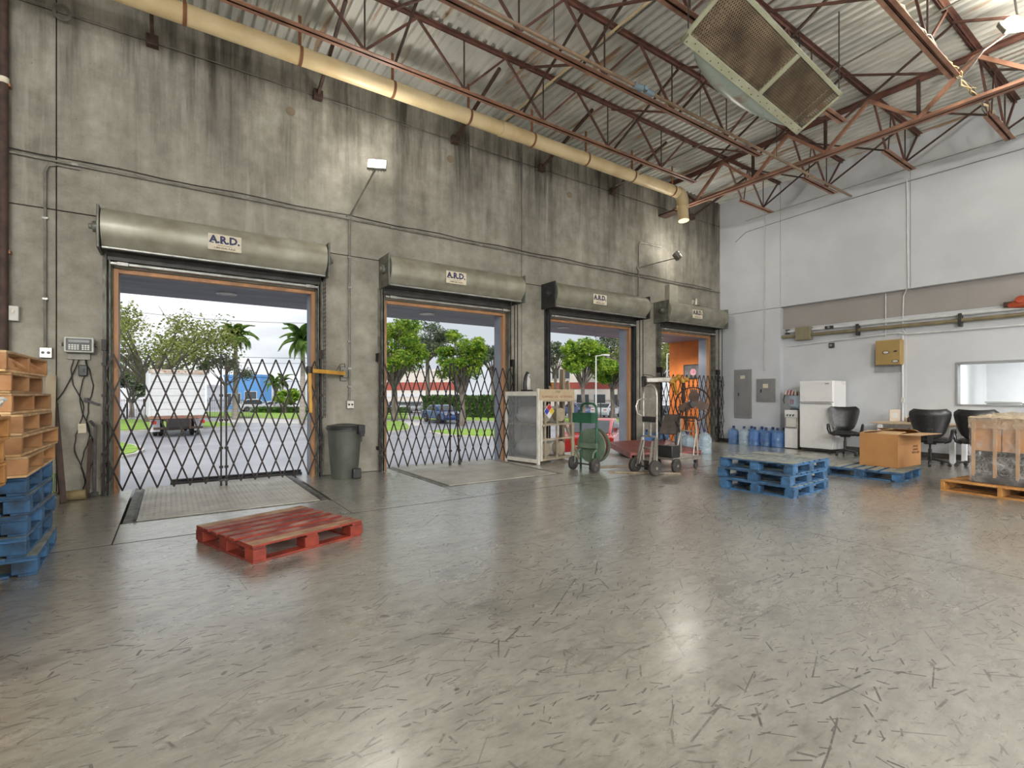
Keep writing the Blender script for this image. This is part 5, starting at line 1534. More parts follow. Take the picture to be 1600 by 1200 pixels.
for k in range(7):
    MB().tube([(-0.10 + 0.03 * r2.random(), 0.12 - 0.04 * k, 0.01), (-0.04, 0.11 - 0.036 * k, 0.09 + 0.03 * r2.random()), (0.05, 0.11 - 0.038 * k, 0.08 + 0.03 * r2.random()), (0.10, 0.12 - 0.04 * k, 0.01)],
              0.024, 8).build('cloth_fold', M('cloth_red', (0.30, 0.06, 0.05), rough=0.9) if k % 2 else M('cloth_white', (0.6, 0.58, 0.55), rough=0.9), bg)
MB().tube([(-0.1, 0.12, 0.02), (-0.12, 0.15, -0.1), (-0.1, 0.14, -0.2)], 0.012, 6).build('cloth_strap', M_dsteel, bg)
fg = T('fridge', 'white two-door fridge-freezer standing against the white wall', 'fridge', (12.36, 5.56, 0))
MB().bx(0.06, 0.68, -0.36, 0.36, 0.05, 1.64).build('cabinet', M_fridge, fg, bevel=0.012)
MB().bx(0.0, 0.055, -0.36, 0.36, 0.07, 1.13).build('fridge_door', M_fridge, fg, bevel=0.015)
MB().bx(0.0, 0.055, -0.36, 0.36, 1.15, 1.64).build('freezer_door', M_fridge, fg, bevel=0.015)
MB().bx(-0.015, 0.0, -0.34, 0.33, 1.105, 1.125).build('door_handle', M_panelg, fg, bevel=0.004)
MB().bx(-0.003, 0.0, -0.28, -0.2, 1.56, 1.585).build('badge', M_alu, fg)
MB().bx(0.02, 0.1, -0.33, 0.33, 0.015, 0.065).build('kick_grille', M_dsteel, fg)
MB().bx(0.0, 0.06, -0.30, -0.22, 1.64, 1.655).build('hinge_cap', M_offwhite, fg)
for x in (0.08, 0.62):
    for y in (-0.32, 0.32):
        MB().lathe([(0.02, 0), (0.02, 0.05), (0, 0.05)], 10, Tz(x, y, 0)).build('foot', M_blackp, fg)

# ---- office chairs
def pad(parent, name, mat, w0, w1, h, th, curve, Tm, rnd_=0.25):
    """upholstered pad: width w0 at the bottom to w1 at the top, height h, plan curve"""
    nu, nv = 12, 10
    fr_, bk = [], []
    for j in range(nv + 1):
        v = j / nv
        hw = (w0 + (w1 - w0) * math.sin(v * PI / 2)) / 2
        edge = min(v, 1 - v) / 0.22
        if edge < 1:
            hw *= 1 - rnd_ * (1 - math.sqrt(max(0, 1 - (1 - edge) ** 2)))
        for i in range(nu + 1):
            u = -1 + 2 * i / nu
            ed = (1 - abs(u) ** 6) * (1 - abs(2 * v - 1) ** 8)
            y = curve * u * u
            fr_.append((u * hw, y - th * ed / 2 - 0.006, v * h)); bk.append((u * hw, y + th * ed / 2 + 0.006, v * h))
    n_ = len(fr_)
    fs = []
    for j in range(nv):
        for i in range(nu):
            a = j * (nu + 1) + i
            fs.append((a, a + 1, a + nu + 2, a + nu + 1)); fs.append((n_ + a + nu + 1, n_ + a + nu + 2, n_ + a + 1, n_ + a))
    ring = [i for i in range(nu + 1)] + [j * (nu + 1) + nu for j in range(1, nv + 1)] + [nv * (nu + 1) + i for i in range(nu - 1, -1, -1)] + [j * (nu + 1) for j in range(nv - 1, 0, -1)]
    for k in range(len(ring)):
        a, b_ = ring[k], ring[(k + 1) % len(ring)]
        fs.append((b_, a, n_ + a, n_ + b_))
    o = MB().add(fr_ + bk, fs, Tm).build(name, mat, parent)
    return o


def office_chair(label, x, y, rz):
    # local -Y is the front of the chair
    t = T('office_chair', label, 'office chair', (x, y, 0), rz, group='black office chairs')
    for k in range(5):
        a = 2 * PI * k / 5 + 0.3
        e_ = (0.29 * math.cos(a), 0.29 * math.sin(a))
        MB().bar((0.03 * math.cos(a), 0.03 * math.sin(a), 0.115), (e_[0], e_[1], 0.075), 0.045, 0.03).build('base_leg', M_blackp, t, bevel=0.008)
        wheel(t, (e_[0], e_[1], 0.03), 0.03, 0.045, hub=M_blackp, name='caster', rot=a)
        MB().lathe([(0.012, 0.03), (0.02, 0.055), (0.012, 0.075)], 8, Tz(e_[0], e_[1], 0)).build('caster_stem', M_blackp, t)
    MB().lathe([(0.04, 0.09), (0.04, 0.13), (0.028, 0.14), (0.028, 0.30), (0.018, 0.31), (0.018, 0.41), (0, 0.41)], 16).build('gas_lift', M_blackp, t)
    MB().bx(-0.09, 0.09, -0.12, 0.12, 0.395, 0.43).build('tilt_plate', M_blackp, t, bevel=0.01)
    pad(t, 'seat', M_leather, 0.50, 0.54, 0.50, 0.09, 0.0, Matrix.Translation((0, 0.24, 0.475)) @ Matrix.Rotation(R(90), 4, 'X') @ Matrix.Rotation(0, 4, 'Z'))
    pad(t, 'backrest', M_leather, 0.36, 0.62, 0.54, 0.085, -0.10, Matrix.Translation((0, 0.30, 0.51)) @ Matrix.Rotation(R(-9), 4, 'X'))
    MB().bar((0, 0.10, 0.42), (0, 0.31, 0.44), 0.08, 0.025).bar((0, 0.31, 0.43), (0, 0.37, 0.70), 0.08, 0.025).build('back_support', M_blackp, t, bevel=0.006)
    for s in (-1, 1):
        MB().tube([(s * 0.2, 0.12, 0.43), (s * 0.28, 0.13, 0.46), (s * 0.315, 0.12, 0.56), (s * 0.32, 0.06, 0.66), (s * 0.315, -0.06, 0.675), (s * 0.31, -0.15, 0.66), (s * 0.30, -0.19, 0.58), (s * 0.27, -0.15, 0.46), (s * 0.2, -0.1, 0.43)],
                  0.017, 8).build('armrest', M_blackp, t)
    return t


office_chair('black leather office chair beside the fridge facing the room', 12.18, 4.88, R(-62))
office_chair('black leather office chair with its back to the room, right behind the cardboard box', 11.72, 3.27, R(105))
office_chair('black leather office chair half hidden by the wrapped load', 11.95, 2.66, R(100))

# ---- work table and things on it
tbl = T('work_table', 'pale wood topped work table with white legs under the window', 'table', (12.62, 3.5, 0))
MB().bx(-0.42, 0.42, -0.95, 0.90, 0.71, 0.75).build('table_top', M('pale_table_top', (0.60, 0.47, 0.33), (0.54, 0.41, 0.28), rough=0.45, stretch=(1, 0.2, 1)), tbl, bevel=0.008)
for x in (-0.36, 0.36):
    for y in (-0.42, 0.75):
        MB().bx(x - 0.04, x + 0.04, y - 0.04, y + 0.04, 0, 0.71).build('leg', M_fridge, tbl, bevel=0.006)
MB().bx(0.34, 0.38, -0.85, 0.75, 0.45, 0.70).build('modesty_panel', M_fridge, tbl)
ts = T('tissue_box', 'upright pale paper carton standing on the work table', 'carton', (12.72, 4.15, 0.75), R(20))
MB().bx(-0.06, 0.06, -0.09, 0.09, 0, 0.25).build('carton_body', M('pale_carton', (0.62, 0.54, 0.45), (0.55, 0.46, 0.38), rough=0.6), ts, bevel=0.006)
MB().bx(-0.063, -0.06, -0.05, 0.05, 0.08, 0.18).build('carton_print', M_offwhite, ts)
for k, (y, x, lab, nm) in enumerate(((3.95, 12.75, 'tan mug among the clutter on the work table', 'mug'), (3.86, 12.62, 'small brown jar among the clutter on the work table', 'jar'), (3.76, 12.70, 'black tape dispenser among the clutter on the work table', 'tape_dispenser'))):
    t = T(nm, lab, nm.replace('_', ' '), (x, y, 0.75))
    if nm == 'mug':
        MB().lathe([(0.035, 0), (0.042, 0.01), (0.042, 0.10), (0.036, 0.10), (0.034, 0.02), (0, 0.02)], 16).build('cup', M_paper, t)
        MB().tube([(0, -0.04, 0.03), (0, -0.07, 0.04), (0, -0.07, 0.07), (0, -0.04, 0.08)], 0.007, 6).build('handle', M_paper, t)
    elif nm == 'jar':
        MB().lathe([(0.03, 0), (0.04, 0.01), (0.04, 0.08), (0.025, 0.10), (0.028, 0.12), (0, 0.12)], 16).build('jar_body', M_darkrust, t)
        MB().lathe([(0.03, 0.105), (0.03, 0.125), (0, 0.126)], 16).build('lid', M_alu, t)
    else:
        MB().prism([(-0.08, 0), (0.08, 0), (0.09, 0.03), (0.05, 0.09), (-0.01, 0.08), (-0.07, 0.03)], -0.03, 0.03, Tz(0, 0, 0, rx=R(90))).build('dispenser_body', M_blackp, t)
        MB().lathe([(0.02, -0.02), (0.04, -0.02), (0.04, 0.02), (0.02, 0.02)], 16, Tz(0.03, 0, 0.08, rx=R(90))).build('tape_roll', M_cream, t)

# ---- open cardboard box on the single pallet
bxo = T('cardboard_box', 'large open brown cardboard box on the single blue pallet', 'box', (9.93, 3.30, 0.1465), R(-3))
w, l, h, th = 0.43, 0.27, 0.53, 0.006
MB().bx(-w, w, -l, -l + th, 0, h).build('side_panel', M_card, bxo)
MB().bx(-w, w, l - th, l, 0, h).build('side_panel', M_card, bxo)
MB().bx(-w, -w + th, -l + th, l - th, 0, h).build('side_panel', M_card, bxo)
MB().bx(w - th, w, -l + th, l - th, 0, h).build('side_panel', M_card, bxo)
MB().bx(-w, w, -l, l, 0, th).build('box_floor', M_cardin, bxo)
def flap(p0, p1, dx, dy, dz, nm='flap'):
    a = Vector(p0); b_ = Vector(p1); d = Vector((dx, dy, dz)); up = Vector((0, 0, th))
    vs_ = [a, b_, b_ + d, a + d]
    MB().add(vs_ + [v + up for v in vs_], [(3, 2, 1, 0), (4, 5, 6, 7), (0, 1, 5, 4), (1, 2, 6, 5), (2, 3, 7, 6), (3, 0, 4, 7)]).build(nm, M_cardin, bxo)
flap((-w, -l, h), (w, -l, h), 0.03, -0.27, 0.0)
flap((w, -l, h), (w, l, h), -0.25, -0.0, 0.06)
flap((-w, l, h), (w, l, h), 0, -0.24, 0.05)
flap((-w, -l, h), (-w, l, h), 0.30, 0.0, 0.03)
pt = MB().bx(-0.05, 0.09, -l - 0.0012, -l, 0.27, 0.275)
ptx = text('FRAGILE\nHANDLE\nWITH CARE', 0.052, M_inkbrown, bxo, (0.22, -l - 0.0012, 0.27), (R(90), 0, 0), name='box_print')

# ---- wrapped load on a wooden pallet at the right edge
wp = stringer_pallet('orange-brown wooden pallet under the film wrapped load', M_woodo, L=1.22, W=1.05)
wp.rotation_euler = (0, 0, R(84)); wp.location = (9.17, 1.66, 0)
ld_ = T('wrapped_load', 'film wrapped load of cartons and springs at the right edge', 'wrapped load', (9.32, 1.42, 0.1465), R(-6))
W2, L2, H2 = 0.52, 0.56, 0.86
MB().bx(-W2, W2, -L2, L2, 0, 0.10).build('dark_base', M_blackp, ld_, bevel=0.01)
for j in range(4):
    for i in range(2):
        y0 = -L2 + 0.02 + j * (2 * L2 - 0.04) / 4
        MB().bx(-W2 + 0.03 + i * 0.5, -W2 + 0.5 + i * 0.5, y0 + 0.005, y0 + (2 * L2 - 0.04) / 4 - 0.005, 0.42, 0.82).build('carton', M_card, ld_, bevel=0.006)
for j in range(6):
    y0 = -L2 + j * (2 * L2 - 0.032) / 5
    MB().bx(-W2 - 0.004, -W2 + 0.03, y0, y0 + 0.032, 0.08, 0.84).build('corner_board', M('pale_corner_board', (0.50, 0.31, 0.16), (0.43, 0.25, 0.12), rough=0.75), ld_)
cs = MB(); r2 = random.Random(12)
for j in range(60):
    y = r2.uniform(-L2 + 0.05, L2 - 0.05); z = r2.uniform(0.13, 0.40); x = -W2 + r2.uniform(0.04, 0.18)
    a0 = r2.uniform(0, 3)
    cs.tube([(x + 0.02 * math.sin(k * 0.9), y + 0.035 * math.cos(k * 0.9 + a0) + 0.006 * k, z + 0.035 * math.sin(k * 0.9 + a0)) for k in range(14)], 0.005, 4)
stuff(cs.build('coil_springs', M_galv, ld_))
MB().bx(-W2 + 0.2, W2 - 0.03, -L2 + 0.03, L2 - 0.03, 0.10, 0.41).build('inner_block', M_dsteel, ld_)
# film: a wrinkled skin with a crumpled cap
def film_mat(name, tint, alpha, bump):
    m, t, b = nodes_mat(name)
    g = t.nodes.new('ShaderNodeTexCoord')
    f = noise_fac(t, g.outputs['Object'], 9, stretch=(1, 1.2, 1), detail=5, lo=0.45, hi=0.75, rot=(0.5, 0.2, 0.3))
    b.inputs['Base Color'].default_value = (*tint, 1)
    b.inputs['Roughness'].default_value = 0.18
    mr = t.nodes.new('ShaderNodeMapRange'); mr.inputs['To Min'].default_value = alpha; mr.inputs['To Max'].default_value = min(1, alpha + 0.28)
    t.links.new(f, mr.inputs['Value']); t.links.new(mr.outputs[0], b.inputs['Alpha'])
    bp = t.nodes.new('ShaderNodeBump'); bp.inputs['Strength'].default_value = bump; bp.inputs['Distance'].default_value = 0.02
    t.links.new(noise_fac(t, g.outputs['Object'], 14, stretch=(1, 0.6, 1.6), detail=4, lo=0.2, hi=0.8, rot=(0.7, 0, 0)), bp.inputs['Height']); t.links.new(bp.outputs[0], b.inputs['Normal'])
    return m


def skin(z0, z1, nz_, nseg, off, amp, seed):
    vv = []; fs = []
    per = []
    for k in range(nseg):
        f = k / nseg * 4; e_ = int(f); q = f - e_
        c4 = [(-W2, -L2), (W2, -L2), (W2, L2), (-W2, L2)]
        a, b_ = c4[e_ % 4], c4[(e_ + 1) % 4]
        per.append((a[0] + (b_[0] - a[0]) * q, a[1] + (b_[1] - a[1]) * q))
    for j in range(nz_ + 1):
        z_ = z0 + (z1 - z0) * j / nz_
        for k, (x_, y_) in enumerate(per):
            s_ = 1 + off + amp * mnoise.noise(Vector((x_ * 7 + seed, y_ * 7, z_ * 9)))
            vv.append((x_ * s_, y_ * s_, z_))
    for j in range(nz_):
        for k in range(nseg):
            fs.append((j * nseg + k, j * nseg + (k + 1) % nseg, (j + 1) * nseg + (k + 1) % nseg, (j + 1) * nseg + k))
    return vv, fs


vv, fs = skin(0.005, 0.85, 14, 64, 0.03, 0.02, 1)
MB().add(vv, fs).build('film_wrap', film_mat('clear_stretch_film', (0.85, 0.85, 0.85), 0.10, 0.8), ld_)
vv, fs = skin(0.72, 0.86, 5, 64, 0.045, 0.03, 5)
MB().add(vv, fs).build('film_wrap', film_mat('tan_stretch_film', (0.68, 0.54, 0.38), 0.35, 0.9), ld_)
cp = []; N_ = 22
for j in range(N_ + 1):
    for i in range(N_ + 1):
        x_ = -W2 * 1.06 + 2.12 * W2 * i / N_; y_ = -L2 * 1.06 + 2.12 * L2 * j / N_
        ed = min(i, j, N_ - i, N_ - j) / 3
        z_ = 0.85 + min(1, ed) * 0.04 + 0.045 * abs(mnoise.noise(Vector((x_ * 9, y_ * 9, 2)))) + 0.03 * abs(mnoise.noise(Vector((x_ * 22, y_ * 22, 7))))
        cp.append((x_, y_, z_))
MB().add(cp, [(j * (N_ + 1) + i, j * (N_ + 1) + i + 1, (j + 1) * (N_ + 1) + i + 1, (j + 1) * (N_ + 1) + i) for j in range(N_) for i in range(N_)]).build('film_cap', film_mat('crumpled_tan_film', (0.66, 0.53, 0.36), 0.8, 1.0), ld_)

# ---- pipes, boxes and alarms on the white wall
yp = T('fire_main', 'green-brown steel pipe run along the white wall below the taupe band', 'pipe', (XR - 0.09, 0, 2.80))
M_mainp = M('olive_brown_pipe', (0.26, 0.22, 0.13), (0.18, 0.15, 0.09), rough=0.5)
MB().tube([(0, 6.66, 0), (0, -6, 0)], 0.04, 14).build('pipe_run', M_mainp, yp)
for y in (4.95, 3.15, 1.5):
    MB().bx(-0.05, 0.085, y - 0.025, y + 0.025, -0.12, 0.14).build('pipe_hanger', M_dsteel, yp, bevel=0.004)
wp2 = conduit('white conduit running just above the olive pipe', [(XR - 0.05, 6.6, 2.93), (XR - 0.05, -4, 2.93)], 0.035, M_wconduit, name='wall_conduit')
conduit('thin white conduit running below the olive pipe', [(XR - 0.03, 6.55, 2.56), (XR - 0.03, 4.35, 2.66), (XR - 0.03, 4.2, 2.66), (XR - 0.03, 4.05, 2.62), (XR - 0.03, -4, 2.58)], 0.018, M_wconduit, name='wall_conduit')
conduit('white conduit dropping from the roof to the tan box, left', [(XR - 0.03, 4.43, 3.56), (XR - 0.03, 4.43, 2.62)], 0.012, M_wconduit, name='wall_conduit')
conduit('white conduit dropping down the upper wall to the tan box, right', [(XP - 0.02, 4.0, 5.9), (XP - 0.02, 3.98, 3.62), (XR - 0.04, 4.10, 3.45), (XR - 0.04, 4.12, 2.72), (XR - 0.04, 4.06, 2.64)], 0.012, M_wconduit, name='wall_conduit')
conduit('white conduit down the pilaster into the electrical panels', [(XP - 0.02, 7.0, 6.2), (XP - 0.02, 7.08, 6.15), (XP - 0.02, 7.08, 1.95)], 0.013, M_wconduit, name='wall_conduit')
conduit('thin grey wire swung along the upper white wall below the joist ends', [(XP - 0.02, 7.9, 5.55), (XP - 0.02, 7.6, 5.75), (XP - 0.02, 5.7, 5.82), (XP - 0.02, 3.9, 5.85), (XP - 0.02, 1.0, 5.83)], 0.007, M_conduit, name='wall_wire', cat='wire')
conduit('second grey wire higher on the upper white wall', [(XP - 0.02, 7.6, 6.05), (XP - 0.02, 4.2, 6.12), (XP - 0.02, 0.5, 6.10)], 0.006, M_conduit, name='wall_wire', cat='wire')
jb = T('junction_box', 'olive junction box on the pipe below the taupe band', 'box', (XR - 0.04, 6.13, 2.84))
MB().bx(-0.12, 0.03, -0.18, 0.18, -0.16, 0.16).build('body', M('olive_box_paint', (0.25, 0.22, 0.14), (0.2, 0.175, 0.11), rough=0.5), jb, bevel=0.01)
MB().bx(-0.128, -0.12, -0.17, 0.17, -0.15, 0.15).build('cover', M('olive_box_paint', (0.25, 0.22, 0.14)), jb)
tb_ = T('tan_control_box', 'tan control box with two oval stickers hung on the white wall', 'control box', (XR - 0.03, 4.33, 2.24))
MB().bx(-0.18, 0.03, -0.23, 0.23, -0.27, 0.27).build('body', M('tan_box_paint', (0.40, 0.27, 0.10), (0.35, 0.235, 0.085), rough=0.5), tb_, bevel=0.012)
MB().bx(-0.19, -0.18, -0.225, 0.225, -0.265, 0.265).build('door', M('tan_box_paint', (0.40, 0.27, 0.10)), tb_, bevel=0.006)
for y, z in ((0.03, 0.0), (-0.14, -0.20)):
    e_ = MB().lathe([(0.06, 0), (0.06, 0.003), (0, 0.003)], 20, Matrix.Translation((-0.19, y, z)) @ Matrix.Rotation(R(-90), 4, 'Y') @ Matrix.Diagonal((0.6, 1.1, 1, 1))).build('oval_sticker', M_blackp, tb_)
    MB().lathe([(0.05, 0), (0.05, 0.005), (0, 0.005)], 20, Matrix.Translation((-0.19, y, z)) @ Matrix.Rotation(R(-90), 4, 'Y') @ Matrix.Diagonal((0.5, 1.0, 1, 1))).build('sticker_centre', M_offwhite, e_)
MB().bx(-0.21, -0.19, -0.17, -0.12, 0.0, 0.03).build('latch', M_dsteel, tb_)
bp_ = tag(MB().bx(0, 0.012, -0.25, 0.25, -0.27, 0.25).build('shadow_plate', M('grey_shadow_tone', (0.40, 0.41, 0.42), rough=0.6), loc=(XR - 0.013, 4.40, 2.08)), 'grey plate drawn as the shadow of the tan control box', 'board')  # offset grey plate stands in for the box's cast shadow
for k, (y, z, lab) in enumerate(((6.55, 2.93, 'small dark alarm bell beside the olive junction box'), (5.55, 2.93, 'small black sensor on the white conduit below the band'), (5.52, 2.50, 'small grey relay under the olive pipe'))):
    t = T('wall_sensor', lab, 'sensor', (XR - 0.02, y, z))
    MB().bx(-0.10 if k == 1 else -0.05, 0.02, -0.09 if k == 1 else -0.05, 0.09 if k == 1 else 0.05, -0.03 if k == 1 else -0.06, 0.035 if k == 1 else 0.06).build('body', M_blackp if k != 2 else M_dsteel, t, bevel=0.01)
    MB().lathe([(0.03, 0), (0.03, 0.02), (0.015, 0.03), (0, 0.03)], 12, Tz(-0.10 if k == 1 else -0.05, 0, 0, ry=R(-90))).build('lens', M_panelg, t)
vl = T('pipe_valve', 'orange-red valve on the pipe at the right edge of the wall', 'valve', (XR - 0.10, 2.18, 3.03))
MB().tube([(0, 0.28, -0.04), (0, 0.1, -0.02), (0, -0.3, -0.02)], [0.04, 0.09, 0.09], 12).build('valve_body', M('orange_red_paint', (0.55, 0.10, 0.04), (0.4, 0.07, 0.03), rough=0.5), vl)
MB().lathe([(0.08, 0), (0.08, 0.02), (0.03, 0.03), (0, 0.03)], 14, Tz(-0.05, 0.1, 0.04, ry=R(-60))).build('hand_wheel', M('orange_red_paint', (0.55, 0.10, 0.04)), vl)
MB().bx(-0.03, 0.06, 0.22, 0.34, -0.06, 0.03).build('end_cap', M_darkrust, vl, bevel=0.01)
vd = T('drain_pipe', 'slim vertical pipe beside the dividing strip under the tan box', 'pipe', (XR - 0.03, 4.12, 0.1))
MB().tube([(0, 0, 0), (0, 0, 2.5)], 0.018, 8).build('pipe_run', M_wconduit, vd)
MB().bx(-0.02, 0.03, -0.03, 0.03, 1.05, 1.15).build('pipe_clamp', M_offwhite, vd)

# ================================================================== lamps added behind the camera, and the roof floodlight
def fill_lamp(label, x, y, z=5.7, w=None, spot=False):  # unseen lamp added behind the camera to brighten the room
    t = T('added_bay_lamp', label, 'lamp', (x, y, z), group='added fill lamps behind the camera')
    MB().tube([(0, 0, 0.35), (0, 0, CZ - z)], 0.012, 6).build('rod', M_dsteel, t)
    MB().lathe([(0.07, 0.35), (0.10, 0.30), (0.11, 0.12), (0.09, 0.11), (0, 0.11)], 18).build('ballast', M_alu, t)
    MB().lathe([(0.10, 0.10), (0.14, 0.05), (0.22, -0.02), (0.225, -0.025), (0.215, -0.02), (0.13, 0.05), (0.09, 0.095)], 24).build('reflector', M_alu, t)
    l = bpy.data.lights.new('added_bay_light', 'SPOT' if spot else 'POINT'); l.energy = w or LAMP_W; l.shadow_soft_size = 0.3; l.color = (1.0, 0.985, 0.95)
    if spot:
        l.spot_size = R(spot); l.spot_blend = 0.35
    lo = bpy.data.objects.new('added_bay_light', l); col.objects.link(lo); lo.parent = t; lo.location = (0, 0, -0.42)
for k, (x, y) in enumerate(((-6.2, -1.5), (-3.0, -7.0), (2.6, -8.2), (8.2, -7.6), (-6, -9.5), (2.6, -4.2), (11.0, -4.6))):
    fill_lamp('added fill lamp hanging behind the camera, number %d from the left wall' % (k + 1) if False else ('added fill lamp over the left bay', 'added fill lamp over the left rear bay', 'added fill lamp over the middle rear bay', 'added fill lamp over the right rear bay',
            'added fill lamp at the far back left', 'added fill lamp at the far back middle', 'added fill lamp at the far back right')[k], x, y, w=(660, 1200, 1950, 1600, 1300, 180, 950)[k], spot=(0, 0, 168, 166, 0, 0, 162)[k])
# lit floodlight under the roof at the upper right
fl_ = T('floodlight', 'lit floodlight hung under the roof at the upper right, aimed at the white wall', 'floodlight', (9.2, 1.65, 6.2))
MB().tube([(0, 0, 0.08), (0, 0.05, CZ - 6.2)], 0.012, 6).build('hanger', M_dsteel, fl_)
Mh = Matrix.Rotation(R(-50), 4, 'Z') @ Matrix.Rotation(R(-35), 4, 'X')
MB().bx(-0.17, 0.17, 0.0, 0.06, -0.13, 0.13, Mh).build('housing', M_conduit, fl_, bevel=0.01)
MB().bx(-0.15, 0.15, -0.006, 0.0, -0.11, 0.11, Mh).build('led_panel', M_glow, fl_)
MB().lathe([(0.10, 0), (0.12, 0.05), (0.06, 0.12), (0, 0.12)], 16, Tz(0, 0.06, -0.02)).build('globe', M_glow, fl_)
l = bpy.data.lights.new('floodlight_beam', 'POINT'); l.energy = 160; l.shadow_soft_size = 0.10; l.color = (1, 0.92, 0.78)
lo = bpy.data.objects.new('floodlight_beam', l); col.objects.link(lo); lo.parent = fl_; lo.location = (-0.05, -0.20, -0.16)
MB().tube([(0, 0.02, -0.05), (-0.15, 0.3, -0.25), (0.1, 0.5, -0.30), (0.4, 0.7, -0.27)], 0.007, 5).build('cord', M_offwhite, fl_)

# ================================================================== outside
GZ = -0.9
struct(MB().bx(-70, 130, YD + WT, 160, GZ - 0.2, GZ).build('floor_parking_lot', M_asphalt, smooth=False), 'wet grey asphalt parking lot outside', 'asphalt')


def lawn(label, pts, z=0.09, curb=True, name='lawn'):
    t = T(name, label, 'lawn', (pts[0][0], pts[0][1], GZ))
    c = Vector((sum(p[0] for p in pts) / len(pts), sum(p[1] for p in pts) / len(pts)))
    loc = [(p[0] - pts[0][0], p[1] - pts[0][1]) for p in pts]
    cl = c - Vector(pts[0])
    ins = [tuple(cl + (Vector(p) - cl) * (1 - 0.25 / max(0.6, (Vector(p) - cl).length))) for p in loc]
    area = sum(loc[i - 1][0] * loc[i][1] - loc[i][0] * loc[i - 1][1] for i in range(len(loc)))
    if area < 0:
        loc.reverse(); ins.reverse()
    MB().prism(loc, -0.02, z).build('curb', M_curb, t)
    MB().prism(ins, 0, z + 0.03).build('turf', M_grass, t)
    # ragged grass blades along the turf
    return t


def P4(*a):
    return [at(px, d) for px, d in a]


lawn('small curbed grass island at the left of the first door view', P4((60, 17.5), (120, 17.0), (190, 17.4), (214, 18.3), (226, 19.6), (218, 21.2), (190, 22.5), (100, 24)))
lawn('bright lawn strip behind the white truck on the left', P4((-150, 27), (150, 29), (250, 31.5), (345, 34), (372, 36), (352, 39.5), (250, 44), (-150, 46)))
lawn('wide lawn across the lot in front of the blue building', P4((300, 50), (470, 45), (640, 45), (640, 60), (300, 64)))
lawn('grass strip left of the blue car', P4((560, 29), (610, 29.5), (640, 31), (644, 34), (630, 41), (560, 42)))
lawn('grass island under the round tree in the second door view', P4((668, 29.5), (690, 27.2), (760, 25.6), (800, 26), (800, 31), (740, 31.5), (690, 31)))
lawn('far grass verge behind the blue car', P4((640, 44), (860, 40), (1000, 38), (1000, 46), (860, 48), (640, 50)))
# pale concrete path
pth = struct(MB().prism([tuple(Vector(p)) for p in P4((340, 41), (480, 38.5), (660, 36.0), (660, 40.5), (480, 44), (340, 49))][::1], GZ, GZ + 0.03).build('floor_path', M('pale_path_concrete', (0.62, 0.60, 0.58), rough=0.8), smooth=False), 'pale concrete path before the wide lawn', 'path')
# painted parking lines
for k, (a, b_) in enumerate((((255, 21.5), (330, 23.0)), ((250, 18.6), (345, 20.0)), ((215, 14.2), (250, 14.5)), ((395, 19), (470, 20.2)), ((625, 24.5), (655, 25.5)))):
    p, q = at(*a), at(*b_)
    t = T('parking_line', 'worn white parking line on the asphalt, %s seen from the docks' % ('beside the truck rear', 'nearer the first door', 'nearest the first door sill', 'right of the gate post', 'before the blue car')[k], 'road marking', (p[0], p[1], GZ))
    MB().bar((0, 0, 0.003), (q[0] - p[0], q[1] - p[1], 0.003), 0.10, 0.006).build('paint_strip', M('worn_white_paint', (0.6, 0.6, 0.62), (0.3, 0.3, 0.33), rough=0.7, scale=9), t)


# ---- trees
def leaves(mb, c, rx, ry, rz, n, size, r_, shell=0.55, flat=0.0):
    for _ in range(n):
        while True:
            v = Vector((r_.uniform(-1, 1), r_.uniform(-1, 1), r_.uniform(-1, 1)))
            l_ = v.length
            if 0.05 < l_ <= 1:
                break
        v *= (shell + (1 - shell) * r_.random()) / max(l_, 0.2) * min(1, l_ + 0.3)
        p = Vector(c) + Vector((v.x * rx, v.y * ry, v.z * rz))
        s = size * r_.uniform(0.6, 1.3)
        a = Vector((r_.uniform(-1, 1), r_.uniform(-1, 1), r_.uniform(-0.6, 0.6))).normalized() * s
        b_ = Vector((r_.uniform(-1, 1), r_.uniform(-1, 1), r_.uniform(-0.6, 0.6)))
        b_ = (b_ - a * (b_.dot(a) / a.dot(a))).normalized() * s * 0.55
        mb.add([p - a, p + b_, p + a, p - b_], [(0, 1, 2, 3)])


